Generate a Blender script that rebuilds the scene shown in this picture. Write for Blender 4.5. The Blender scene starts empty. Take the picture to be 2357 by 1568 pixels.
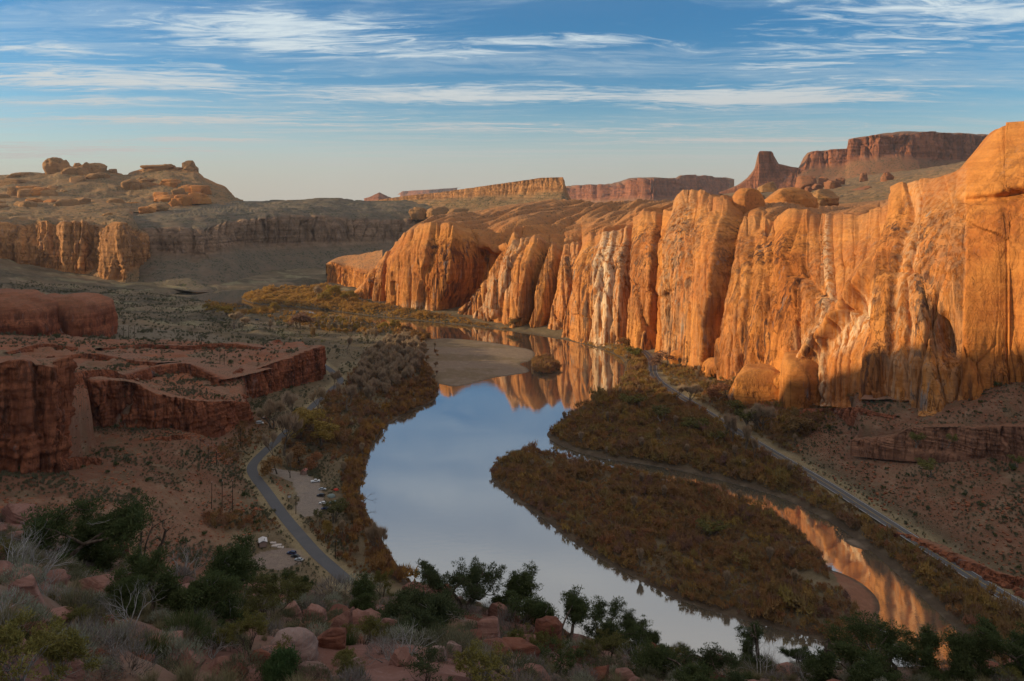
import bpy, math, random
import numpy as np

# ------------------------------------------------------------------ camera, sky, sun
scene = bpy.context.scene
COL = scene.collection
F = 28.0 / 36.0 * 1024.0          # focal length in picture columns
HZ = 195.0                        # row of the horizon
CAMZ = 185.0                      # metres above the river
cam_d = bpy.data.cameras.new('camera')
cam = bpy.data.objects.new('camera', cam_d)
COL.objects.link(cam)
cam.location = (0, 0, CAMZ)
cam.rotation_euler = (math.radians(90), 0, 0)
cam_d.lens = 28.0
cam_d.sensor_width = 36.0
cam_d.shift_y = -(340.5 - HZ) / 1024.0
cam_d.clip_start = 0.3
cam_d.clip_end = 60000.0
scene.camera = cam

SUN_EL, SUN_AZ = 11.0, -86.0       # degrees; azimuth from +Y clockwise
world = bpy.data.worlds.new('World')
scene.world = world
world.use_nodes = True
sun_d = bpy.data.lights.new('sun', 'SUN')
sun_d.energy = 4.0
sun_d.angle = math.radians(0.55)
sun_d.color = (1.0, 0.77, 0.44)
sun = bpy.data.objects.new('sun', sun_d)
COL.objects.link(sun)
sun.rotation_euler = (math.radians(90 - SUN_EL), 0, math.radians(180 - SUN_AZ))
scene.view_settings.view_transform = 'Standard'
scene.view_settings.look = 'None'
scene.view_settings.exposure = 0.4
scene.view_settings.gamma = 1.0
scene.view_settings.use_curve_mapping = False
scene.cycles.max_bounces = 5
scene.cycles.diffuse_bounces = 3
scene.cycles.glossy_bounces = 3
scene.cycles.transparent_max_bounces = 4


class NT:
    """small helper round a node tree"""
    def __init__(self, tree):
        self.t = tree
        tree.nodes.clear()

    def n(self, kind, props=None, **ins):
        nd = self.t.nodes.new(kind)
        for k, v in (props or {}).items():
            setattr(nd, k, v)
        for k, v in ins.items():
            key = int(k[1:]) if k[0] == 'i' and k[1:].isdigit() else k.replace('_', ' ')
            self.set(nd.inputs[key], v)
        return nd

    def set(self, sock, v):
        if isinstance(v, bpy.types.NodeSocket):
            self.t.links.new(v, sock)
        elif isinstance(v, bpy.types.Node):
            self.t.links.new(v.outputs[0], sock)
        elif isinstance(v, (tuple, list)) and len(v) == 3 and sock.type == 'RGBA':
            sock.default_value = (*v, 1.0)
        else:
            sock.default_value = v

    def m(self, op, a, b=0.0, c=0.0, clamp=False):
        nd = self.t.nodes.new('ShaderNodeMath')
        nd.operation = op
        nd.use_clamp = clamp
        for i, v in enumerate((a, b, c)):
            self.set(nd.inputs[i], v)
        return nd.outputs[0]

    def mix(self, fac, a, b, blend='MIX'):
        nd = self.t.nodes.new('ShaderNodeMix')
        nd.data_type = 'RGBA'
        nd.blend_type = blend
        self.set(nd.inputs[0], fac)
        self.set(nd.inputs[6], a)
        self.set(nd.inputs[7], b)
        return nd.outputs[2]

    def vec(self, v, scale, loc=(0, 0, 0), rot=(0, 0, 0)):
        nd = self.t.nodes.new('ShaderNodeMapping')
        self.set(nd.inputs[0], v)
        nd.inputs[1].default_value = loc
        nd.inputs[2].default_value = rot
        nd.inputs[3].default_value = scale
        return nd.outputs[0]

    def noise(self, v, scale=1.0, detail=4.0, rough=0.55, dist=0.0):
        nd = self.t.nodes.new('ShaderNodeTexNoise')
        self.set(nd.inputs['Vector'], v)
        nd.inputs['Scale'].default_value = scale
        nd.inputs['Detail'].default_value = detail
        nd.inputs['Roughness'].default_value = rough
        nd.inputs['Distortion'].default_value = dist
        return nd.outputs[0]

    def ss(self, v, a, b, to0=0.0, to1=1.0):
        nd = self.t.nodes.new('ShaderNodeMapRange')
        nd.interpolation_type = 'SMOOTHSTEP'
        self.set(nd.inputs[0], v)
        nd.inputs[1].default_value = a
        nd.inputs[2].default_value = b
        nd.inputs[3].default_value = to0
        nd.inputs[4].default_value = to1
        return nd.outputs[0]


def disp_uv(x, y):
    """a point of the 2357-wide view of the photograph as picture column and row"""
    return np.asarray(x, float) * (1024 / 2357), np.asarray(y, float) * (681 / 1568)


def build_world():
    w = NT(world.node_tree)
    sky = w.n('ShaderNodeTexSky', dict(sky_type='NISHITA', sun_disc=False))
    sky.sun_elevation = math.radians(SUN_EL)
    sky.sun_rotation = math.radians(SUN_AZ)
    sky.altitude = 1200
    sky.air_density = 1.0
    sky.dust_density = 0.6
    sky.ozone_density = 3.0
    hs = w.n('ShaderNodeHueSaturation')
    hs.inputs['Saturation'].default_value = 1.30
    w.set(hs.inputs['Color'], sky)
    tc = w.n('ShaderNodeTexCoord')
    sep = w.n('ShaderNodeSeparateXYZ', None, i0=tc.outputs['Generated'])
    dz = w.m('MAXIMUM', w.m('ADD', sep.outputs[2], 0.012), 0.012)
    px = w.m('DIVIDE', sep.outputs[0], dz)
    py = w.m('DIVIDE', sep.outputs[1], dz)
    p = w.n('ShaderNodeCombineXYZ', None, i0=px, i1=py)
    # soft warps so that no streak is straight
    wa = w.noise(w.vec(p, (0.35, 0.35, 1)), 1.0, 3, 0.5)
    pw = w.n('ShaderNodeCombineXYZ', None, i0=px, i1=w.m('ADD', py, w.m('MULTIPLY', w.m('SUBTRACT', wa, 0.5), 1.6)))
    streak = w.noise(w.vec(pw, (0.22, 1.25, 1), rot=(0, 0, 0.06)), 1.0, 8, 0.62, 0.5)
    fibre = w.noise(w.vec(pw, (2.4, 5.5, 1), rot=(0, 0, -0.50)), 1.0, 7, 0.65, 1.1)
    tex = w.m('ADD', w.m('MULTIPLY', streak, 0.50), w.m('MULTIPLY', fibre, 0.50))
    # the cloud banks of the afternoon, as soft patches on the cloud layer: centre, half size, strength
    banks = [((1120, 215), 480, 30, 0.36), ((1700, 222), 400, 34, 0.37), ((280, 180), 420, 50, 0.33), ((660, 75), 330, 60, 0.30),
             ((1300, 95), 300, 24, 0.25), ((2080, 60), 420, 110, 0.27), ((1830, 145), 160, 18, 0.20), ((560, 270), 700, 22, 0.18),
             ((150, 345), 500, 22, 0.2), ((1500, 300), 800, 36, 0.13), ((420, 272), 420, 14, .26), ((1050, 290), 380, 14, .2), ((1750, 320), 420, 18, .2), ((480, 318), 260, 7, .24), ((250, 232), 240, 8, .2), ((90, 110), 130, 30, 0.2), ((960, 120), 240, 16, 0.22)]
    tot = None
    for (cx, cy), hw, hh, s in banks:
        u, v = disp_uv(cx, cy)
        z = (HZ - v) / F + 0.012
        X, Y = (u - 512) / F / z, 1 / z
        sx = hw * 0.4345 / F / z
        v2 = v - hh * 0.4345
        sy = abs(1 / ((HZ - v2) / F + 0.012) - Y)
        gx = w.m('DIVIDE', w.m('SUBTRACT', px, float(X)), float(sx))
        gy = w.m('DIVIDE', w.m('SUBTRACT', w.m('ADD', py, w.m('MULTIPLY', w.m('SUBTRACT', wa, 0.5), 0.7)), float(Y)), float(sy))
        r2 = w.m('ADD', w.m('MULTIPLY', gx, gx), w.m('MULTIPLY', gy, gy))
        g = w.m('MULTIPLY', w.m('EXPONENT', w.m('MULTIPLY', r2, -1.0)), s)
        tot = g if tot is None else w.m('MAXIMUM', tot, g)
    dens = w.m('ADD', w.m('ADD', w.m('MULTIPLY', w.m('SUBTRACT', tex, 0.5), 1.5), 0.5), tot)
    cl = w.ss(dens, 0.55, 0.88)
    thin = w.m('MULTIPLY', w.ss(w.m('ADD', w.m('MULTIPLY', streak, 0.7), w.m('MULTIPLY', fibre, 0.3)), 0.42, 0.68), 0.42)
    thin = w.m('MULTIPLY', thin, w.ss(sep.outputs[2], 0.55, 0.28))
    thin = w.m('ADD', thin, w.m('MULTIPLY', w.ss(w.noise(w.vec(pw, (0.5, 0.9, 1)), 1.0, 3, 0.5), 0.15, 0.65, 0.35, 1.0), w.ss(sep.outputs[2], 0.19, 0.50, 0.0, 0.80)))  # veil overhead, out of view, thickened to brighten ambient light and water
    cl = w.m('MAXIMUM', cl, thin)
    # long low veil near the horizon
    veil = w.m('MULTIPLY', w.ss(sep.outputs[2], 0.115, 0.0), 0.80)
    cl = w.m('ADD', w.m('MULTIPLY', cl, w.ss(sep.outputs[2], 0.0, 0.06)), veil, clamp=True)
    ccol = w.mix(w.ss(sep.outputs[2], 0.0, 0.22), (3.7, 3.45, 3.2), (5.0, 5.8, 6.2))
    ccol = w.mix(w.ss(sep.outputs[2], 0.22, 0.55), ccol, (5.6, 5.2, 4.7))  # unseen overhead cloud warmed to make the ambient light less blue
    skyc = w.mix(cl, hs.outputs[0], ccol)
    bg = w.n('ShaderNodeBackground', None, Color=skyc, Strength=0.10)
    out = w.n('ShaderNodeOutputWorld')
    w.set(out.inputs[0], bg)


build_world()

# ------------------------------------------------------------------ numbers
rng = np.random.RandomState(7)
random.seed(7)
_perm = np.random.RandomState(3).permutation(256).astype(np.int32)
_perm = np.concatenate([_perm, _perm, _perm])
_g = np.random.RandomState(5).normal(size=(256, 3))
_g = (_g / np.linalg.norm(_g, axis=1, keepdims=True)).astype(np.float32) * 1.5


def pn(x, y, z=0.0):
    """gradient noise, about -1..1"""
    x, y, z = np.broadcast_arrays(np.asarray(x, np.float32), np.asarray(y, np.float32), np.asarray(z, np.float32))
    xi, yi, zi = np.floor(x).astype(np.int32), np.floor(y).astype(np.int32), np.floor(z).astype(np.int32)
    xf, yf, zf = x - xi, y - yi, z - zi
    u, v, w = (t * t * t * (t * (t * 6 - 15) + 10) for t in (xf, yf, zf))
    xi &= 255; yi &= 255; zi &= 255
    res = 0
    for dx in (0, 1):
        wx = u if dx else 1 - u
        a = _perm[xi + dx]
        for dy in (0, 1):
            wy = v if dy else 1 - v
            b = _perm[a + yi + dy]
            for dz in (0, 1):
                ww = w if dz else 1 - w
                g = _g[_perm[b + zi + dz]]
                res = res + wx * wy * ww * (g[..., 0] * (xf - dx) + g[..., 1] * (yf - dy) + g[..., 2] * (zf - dz))
    return res


def fbm(x, y, z=0.0, octv=5, gain=0.5, lac=2.03):
    a, f, s = 1.0, 1.0, 0
    for i in range(octv):
        s = s + a * pn(np.asarray(x) * f + 17.3 * i, np.asarray(y) * f + 9.1 * i, np.asarray(z) * f + 3.7 * i)
        a *= gain
        f *= lac
    return s


def ridged(x, y, z=0.0, octv=4, gain=0.5):
    a, f, s = 1.0, 1.0, 0
    for i in range(octv):
        s = s + a * (1 - np.abs(pn(np.asarray(x) * f + 5.3 * i, np.asarray(y) * f + 2.9 * i, np.asarray(z) * f + 1.7 * i)) * 1.6)
        a *= gain
        f *= 2.1
    return s / 1.9


def voronoi(x, y, seed=0):
    """cells: two random numbers of the nearest cell, offset from its centre, distance to its edge"""
    r = np.random.RandomState(seed)
    tab = r.uniform(0, 1, (256, 4)).astype(np.float32)
    x, y = np.broadcast_arrays(np.asarray(x, np.float32), np.asarray(y, np.float32))
    xi, yi = np.floor(x).astype(np.int32), np.floor(y).astype(np.int32)
    d1 = np.full(x.shape, 1e9, np.float32); d2 = d1.copy()
    ra, rb, ox, oy = (np.zeros(x.shape, np.float32) for _ in range(4))
    for i in (-1, 0, 1):
        for j in (-1, 0, 1):
            h = _perm[_perm[(xi + i) & 255] + ((yi + j) & 255)]
            t = tab[h]
            dx, dy = x - (xi + i + t[..., 0]), y - (yi + j + t[..., 1])
            d = dx * dx + dy * dy
            c = d < d1
            d2 = np.where(c, d1, np.minimum(d2, d))
            d1 = np.where(c, d, d1)
            ra, rb, ox, oy = np.where(c, t[..., 2], ra), np.where(c, t[..., 3], rb), np.where(c, dx, ox), np.where(c, dy, oy)
    return ra, rb, ox, oy, np.sqrt(d2) - np.sqrt(d1)


def sstep(x, a, b):
    t = np.clip((np.asarray(x, float) - a) / (b - a), 0, 1)
    return t * t * (3 - 2 * t)


def at(x, y, z):
    """plan position of the place that the photograph shows at (x, y), standing at height z"""
    u, v = disp_uv(x, y)
    D = (CAMZ - np.asarray(z, float)) * F / (v - HZ)
    return (u - 512) / F * D, D


def atD(x, y, D):
    u, v = disp_uv(x, y)
    D = np.asarray(D, float)
    return (u - 512) / F * D, D, CAMZ - (v - HZ) / F * D


# ------------------------------------------------------------------ meshes
def tag(o, label=None, cat=None, group=None, kind=None):
    if label:
        o['label'] = label
    if cat:
        o['category'] = cat
    if group:
        o['group'] = group
    if kind:
        o['kind'] = kind
    return o


def link(name, me, parent=None, loc=None):
    o = bpy.data.objects.new(name, me)
    COL.objects.link(o)
    if parent:
        o.parent = parent
    if loc is not None:
        o.location = loc
    return o


def raw_mesh(name, V, loops, starts, mat=None, smooth=True):
    me = bpy.data.meshes.new(name)
    V = np.ascontiguousarray(V, np.float32)
    me.vertices.add(len(V))
    me.vertices.foreach_set('co', V.ravel())
    me.loops.add(len(loops))
    me.loops.foreach_set('vertex_index', np.ascontiguousarray(loops, np.int32))
    me.polygons.add(len(starts))
    me.polygons.foreach_set('loop_start', np.ascontiguousarray(starts, np.int32))
    me.polygons.foreach_set('use_smooth', np.full(len(starts), smooth))
    me.update(calc_edges=True)
    if mat:
        me.materials.append(mat)
    return me


def poly_mesh(name, V, Fc, mat=None, smooth=True):
    """faces as an (n, k) array"""
    Fc = np.asarray(Fc, np.int32)
    k = Fc.shape[1]
    return raw_mesh(name, V, Fc.ravel(), np.arange(len(Fc)) * k, mat, smooth)


def mixed_mesh(name, V, faces, mat=None, smooth=False):
    loops = [i for f in faces for i in f]
    st, a = [], 0
    for f in faces:
        st.append(a)
        a += len(f)
    return raw_mesh(name, np.array(V, float), loops, st, mat, smooth)


def set_attr(me, name, vals):
    vals = np.asarray(vals, np.float32)
    if vals.ndim == 1:
        at_ = me.attributes.new(name, 'FLOAT', 'POINT')
        at_.data.foreach_set('value', vals)
    else:
        if vals.shape[1] == 3:
            vals = np.concatenate([vals, np.ones((len(vals), 1), np.float32)], 1)
        at_ = me.attributes.new(name, 'FLOAT_COLOR', 'POINT')
        at_.data.foreach_set('color', np.ascontiguousarray(vals).ravel())


def grid_faces(na, nb, flip=False, wrap=False):
    i = np.arange(na if wrap else na - 1)[:, None]
    j = np.arange(nb - 1)[None, :]
    i2 = (i + 1) % na
    a, b, c, d = i * nb + j, i2 * nb + j, i2 * nb + j + 1, i * nb + j + 1
    q = np.stack([a, b, c, d], -1).reshape(-1, 4)
    return q[:, ::-1] if flip else q


def grid_mesh(name, P, mat, attrs=None, flip=False, wrap=False):
    na, nb = P.shape[:2]
    me = poly_mesh(name, P.reshape(-1, 3), grid_faces(na, nb, flip, wrap), mat)
    for k, v in (attrs or {}).items():
        set_attr(me, k, v.reshape(na * nb, -1) if v.ndim == 3 else v.ravel())
    return me


# ------------------------------------------------------------------ materials
def new_mat(name):
    m = bpy.data.materials.new(name)
    m.use_nodes = True
    return m, NT(m.node_tree)


def finish(w, col, rough=0.9, normal=None, spec=0.2):
    b = w.n('ShaderNodeBsdfPrincipled')
    w.set(b.inputs['Base Color'], col)
    w.set(b.inputs['Roughness'], rough)
    b.inputs['Specular IOR Level'].default_value = spec
    if normal is not None:
        w.set(b.inputs['Normal'], normal)
    o = w.n('ShaderNodeOutputMaterial')
    w.set(o.inputs[0], b)
    return b


def rock_mat(name, c1, c2, top, varnish=(0.12, 0.055, 0.032), pale=(0.72, 0.50, 0.32), strata=0.25, streak=0.6, grain=1.0, bump=1.0, vegf=0.8):
    """sandstone: mask attribute r = streaked face, g = pale wash, b = weathered top"""
    mt, w = new_mat(name)
    pos = w.n('ShaderNodeNewGeometry').outputs['Position']
    msk = w.n('ShaderNodeSeparateColor', None, i0=w.n('ShaderNodeAttribute', dict(attribute_name='mask')).outputs['Color'])
    face, pal, tp = msk.outputs[0], msk.outputs[1], msk.outputs[2]
    big = w.noise(pos, 0.018 * grain, 5, 0.6)
    col = w.mix(w.ss(big, 0.35, 0.65), c1, c2)
    mid = w.noise(pos, 0.16 * grain, 6, 0.65)
    col = w.mix(w.ss(mid, 0.3, 0.75, 0.0, 0.35), col, tuple(min(1, a * 1.45) for a in c1))
    # bedding
    bed = w.noise(w.vec(pos, (0.006 * grain, 0.006 * grain, 0.28 * grain)), 1.0, 6, 0.65, 0.3)
    col = w.mix(w.ss(bed, 0.38, 0.62, 0.0, strata), col, tuple(a * 0.55 for a in c2))
    # desert varnish and pale washes run down the face
    st = w.noise(w.vec(pos, (0.16 * grain, 0.16 * grain, 0.010 * grain)), 1.0, 7, 0.65, 0.4)
    patch = w.noise(w.vec(pos, (0.034 * grain, 0.034 * grain, 0.007 * grain), loc=(7, 3, 1)), 1.0, 4, 0.6)
    vf = w.m('MULTIPLY', w.m('MULTIPLY', w.ss(st, 0.47, 0.58), w.ss(patch, 0.40, 0.56)), w.m('MULTIPLY', face, streak))
    col = w.mix(vf, col, varnish)
    brown = w.noise(w.vec(pos, (0.05 * grain, 0.05 * grain, 0.008 * grain), loc=(17, 3, 5)), 1.0, 6, 0.65, 0.5)
    col = w.mix(w.m('MULTIPLY', w.ss(brown, 0.48, 0.60), w.m('MULTIPLY', w.m('MINIMUM', face, 1.0), 0.62)), col, tuple(a * 0.52 for a in c2))
    st2 = w.noise(w.vec(pos, (0.30 * grain, 0.30 * grain, 0.005 * grain), loc=(31, 5, 2)), 1.0, 5, 0.6, 0.3)
    gp = w.noise(w.vec(pos, (0.055 * grain, 0.055 * grain, 0.012 * grain), loc=(3, 9, 4)), 1.0, 5, 0.65)
    grey = w.m('MULTIPLY', w.m('MULTIPLY', w.ss(gp, 0.58, 0.66), w.ss(st2, 0.42, 0.6)), w.m('MULTIPLY', face, streak * 0.9))
    col = w.mix(grey, col, (0.20, 0.17, 0.16))
    jt = w.noise(w.vec(pos, (0.11 * grain, 0.11 * grain, 0.013 * grain), loc=(11, 2, 6)), 1.0, 4, 0.6, 0.8)
    jl = w.ss(w.m('ABSOLUTE', w.m('SUBTRACT', jt, 0.5)), 0.016, 0.003)
    jt2 = w.noise(w.vec(pos, (0.03 * grain, 0.03 * grain, 0.12 * grain), loc=(4, 8, 1)), 1.0, 4, 0.6, 0.8)
    jl = w.m('MAXIMUM', jl, w.m('MULTIPLY', w.ss(w.m('ABSOLUTE', w.m('SUBTRACT', jt2, 0.5)), 0.014, 0.003), 0.22))
    col = w.mix(w.m('MULTIPLY', jl, w.m('MULTIPLY', w.m('MINIMUM', face, 1.0), 0.55)), col, tuple(a * 0.30 for a in c2))
    pf = w.m('MULTIPLY', pal, w.ss(st2, 0.40, 0.56, 0.04, 1.0))
    col = w.mix(pf, col, pale)
    n2 = w.noise(pos, 0.05 * grain, 6, 0.7)
    tf = w.m('MULTIPLY', tp, w.ss(n2, 0.25, 0.6, 0.55, 1.0))
    col = w.mix(tf, col, top)
    spots = w.noise(pos, 0.33 * grain, 3, 0.7)
    veg = w.m('MULTIPLY', w.m('MULTIPLY', w.ss(spots, 0.52, 0.60), w.ss(n2, 0.44, 0.52)), w.m('MULTIPLY', tp, vegf))
    col = w.mix(veg, col, (0.05, 0.055, 0.028))
    h = w.m('ADD', w.m('MULTIPLY', mid, 0.8), w.m('ADD', w.m('MULTIPLY', st, w.m('MULTIPLY', face, 0.9)), w.m('MULTIPLY', bed, 0.5)))
    h = w.m('ADD', h, w.m('MULTIPLY', w.noise(pos, 0.7 * grain, 6, 0.65), 0.45))
    h = w.m('SUBTRACT', h, w.m('MULTIPLY', jl, w.m('MULTIPLY', face, 0.5)))
    bp = w.n('ShaderNodeBump', None, Strength=1.0, Distance=1.5 / grain * bump, Height=h)
    finish(w, col, 0.92, bp, 0.12)
    return mt


MAT_WALL = rock_mat('red_sandstone_face', (0.59, 0.240, 0.060), (0.43, 0.135, 0.034), (0.38, 0.180, 0.080), varnish=(0.10, 0.042, 0.026), pale=(0.76, 0.54, 0.34), strata=0.22, streak=0.95)
MAT_FAR = rock_mat('far_sandstone', (0.52, 0.240, 0.090), (0.38, 0.175, 0.072), (0.235, 0.148, 0.078), strata=0.4, streak=0.5, grain=0.55, vegf=1.0)
MAT_SLOPE = rock_mat('shade_toned_slope_rock', (0.30, 0.185, 0.115), (0.22, 0.135, 0.085), (0.150, 0.118, 0.084), strata=0.45, streak=0.4, grain=0.55, vegf=1.0)  # darker than the far sandstone: scrub, and the slope's shade put into the colour
MAT_MESA = rock_mat('mesa_sandstone', (0.36, 0.13, 0.062), (0.29, 0.105, 0.055), (0.24, 0.12, 0.065), strata=0.45, streak=0.6, grain=0.35)
MAT_BAND = rock_mat('banded_brown_sandstone', (0.36, 0.175, 0.100), (0.27, 0.125, 0.075), (0.23, 0.118, 0.072), varnish=(0.10, 0.05, 0.035), strata=0.6, streak=0.4, grain=2.0)
MAT_BENCH = rock_mat('dark_red_sandstone', (0.38, 0.135, 0.065), (0.27, 0.090, 0.045), (0.28, 0.150, 0.095), varnish=(0.07, 0.032, 0.022), strata=0.45, streak=0.8, grain=2.0)

# ------------------------------------------------------------------ outlines of water and land (places on the photograph, standing at river level)
def plan(pts, z=0.0):
    a = np.array(pts, float)
    X, Y = at(a[:, 0], a[:, 1], a[:, 2] if a.shape[1] > 2 else z)
    return np.stack([X, Y], 1)


def smooth_closed(P, n=4, it=2):
    for _ in range(it):
        Q = np.roll(P, -1, 0)
        P = np.stack([P * 0.75 + Q * 0.25, P * 0.25 + Q * 0.75], 1).reshape(-1, 2)
    return P


def inside(P, X, Y):
    r = np.zeros(X.shape, bool)
    n = len(P)
    for i in range(n):
        x1, y1 = P[i]
        x2, y2 = P[(i + 1) % n]
        if y1 == y2:
            continue
        c = ((y1 > Y) != (y2 > Y)) & (X < (x2 - x1) * (Y - y1) / (y2 - y1) + x1)
        r ^= c
    return r


def seg_dist(P, X, Y, closed=True):
    """distance to a polyline; also the fraction along it"""
    d = np.full(X.shape, 1e9)
    n = len(P)
    arc = 0.0
    sa = np.zeros(X.shape)
    for i in range(n if closed else n - 1):
        a, b = P[i], P[(i + 1) % n]
        e = b - a
        L2 = max(e @ e, 1e-9)
        t = np.clip(((X - a[0]) * e[0] + (Y - a[1]) * e[1]) / L2, 0, 1)
        q = np.hypot(X - a[0] - t * e[0], Y - a[1] - t * e[1])
        k = q < d
        d = np.where(k, q, d)
        sa = np.where(k, arc + t * math.sqrt(L2), sa)
        arc += math.sqrt(L2)
    return d, sa


RIVER = plan([(1560, 1640), (1200, 1560), (1060, 1440), (990, 1370), (945, 1340), (918, 1305), (895, 1272), (874, 1230), (845, 1180), (824, 1135),
              (843, 1070), (862, 1012), (892, 975), (950, 945), (1003, 925), (1012, 890), (1008, 840), (1003, 800), (998, 777), (930, 760), (870, 746),
              (800, 728), (700, 722), (630, 716), (560, 707), (480, 697), (440, 690), (380, 684), (392, 676), (440, 670), (520, 667), (620, 662),
              (700, 655), (730, 652), (748, 658), (700, 663), (600, 668), (562, 678), (556, 687), (568, 697), (610, 702), (670, 706), (740, 712), (830, 725),
              (900, 732), (960, 738), (1060, 748), (1150, 758), (1250, 773), (1330, 789), (1400, 809), (1436, 829), (1440, 852), (1426, 882),
              (1416, 906), (1390, 908), (1340, 936), (1292, 968), (1272, 985), (1255, 1000), (1270, 1016), (1310, 1035), (1380, 1056), (1460, 1066),
              (1560, 1082), (1684, 1112), (1798, 1145), (1882, 1184), (1974, 1242), (2056, 1312), (2126, 1380), (2196, 1444), (2256, 1515), (2275, 1640)])
ISLAND = plan([(1128, 1080), (1142, 1062), (1200, 1040), (1262, 1042), (1330, 1062), (1420, 1086), (1500, 1100), (1600, 1120), (1700, 1150), (1762, 1178),
               (1830, 1218), (1885, 1268), (1908, 1312), (1935, 1318), (1990, 1345), (2030, 1388), (2017, 1432), (2040, 1480), (2060, 1600), (1960, 1560), (1900, 1474),
               (1800, 1452), (1700, 1424), (1600, 1397), (1500, 1352), (1440, 1318), (1390, 1292), (1362, 1272), (1300, 1237), (1268, 1208), (1230, 1178),
               (1165, 1140), (1132, 1105)])
BAR = plan([(990, 880), (1022, 886), (1046, 892), (1085, 884), (1130, 871), (1180, 864), (1222, 858), (1215, 846), (1190, 838), (1225, 832), (1238, 808), (1182, 796), (1100, 783),
            (1003, 776), (960, 794)])
ISLET = plan([(1222, 835), (1230, 858), (1258, 864), (1286, 856), (1292, 842), (1270, 826), (1240, 822)])
SPITB = plan([(1965, 1238), (1990, 1250), (2005, 1268), (1985, 1266), (1955, 1256), (1935, 1240)])
RIVER, ISLAND, BAR, ISLET, SPITB = (smooth_closed(p) for p in (RIVER, ISLAND, BAR, ISLET, SPITB))

ROAD_R = plan([(1455, 795), (1478, 806), (1494, 818), (1503, 838), (1502, 860), (1520, 882), (1555, 905), (1620, 945), (1700, 995), (1800, 1055), (1900, 1112),
               (2000, 1176), (2100, 1240), (2200, 1305), (2300, 1366), (2380, 1412), (2500, 1480)], 6.0)
ROAD_L = plan([(800, 1340), (770, 1312), (730, 1278), (690, 1232), (650, 1185), (612, 1130), (586, 1098), (577, 1078), (590, 1058), (615, 1035), (665, 990), (700, 955),
               (730, 925), (768, 893), (788, 878), (772, 860), (735, 835), (700, 815)], 5.0)


def smooth_open(P, it=3):
    for _ in range(it):
        Q = np.stack([P[:-1] * 0.75 + P[1:] * 0.25, P[:-1] * 0.25 + P[1:] * 0.75], 1).reshape(-1, 2)
        P = np.concatenate([P[:1], Q, P[-1:]])
    return P


ROAD_R, ROAD_L = smooth_open(ROAD_R), smooth_open(ROAD_L)

LOT_CAMP = plan([(655, 1082), (700, 1088), (735, 1110), (745, 1150), (740, 1185), (700, 1190), (672, 1180), (690, 1150), (672, 1110), (630, 1092), (600, 1082), (618, 1076)], 5)
LOT_CAR = plan([(580, 1300), (570, 1285), (600, 1268), (660, 1258), (705, 1258), (715, 1275), (690, 1295), (640, 1310)], 6)
LANE = plan([(622, 1165), (650, 1172), (690, 1178), (700, 1190), (660, 1188), (632, 1178)], 5)
LOT_NEAR = plan([(690, 1300), (760, 1300), (775, 1316), (720, 1330), (680, 1315)], 6)

# benches above the low ground
BENCH = np.array([(-330, 384), (-231, 407), (-249, 478), (-288, 508), (-250, 524), (-214, 538), (-208, 576), (-203, 612), (-225, 680), (-219, 700), (-191, 771),
                  (-196, 800), (-232, 850), (-294, 905), (-420, 985), (-560, 1050), (-900, 1100), (-900, 384)], float)
_tb = np.array([(1960, 1018, 27), (2040, 1026, 29), (2100, 1030, 31), (2200, 1034, 34), (2357, 1040, 38), (2480, 1046, 42)], float)
TERR_EDGE = plan(_tb)
TERRACE = np.concatenate([TERR_EDGE + np.array([2.0, 2.0]), np.array([(460, 430), (460, 620), (262, 620), (252, 600)], float)])


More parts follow.
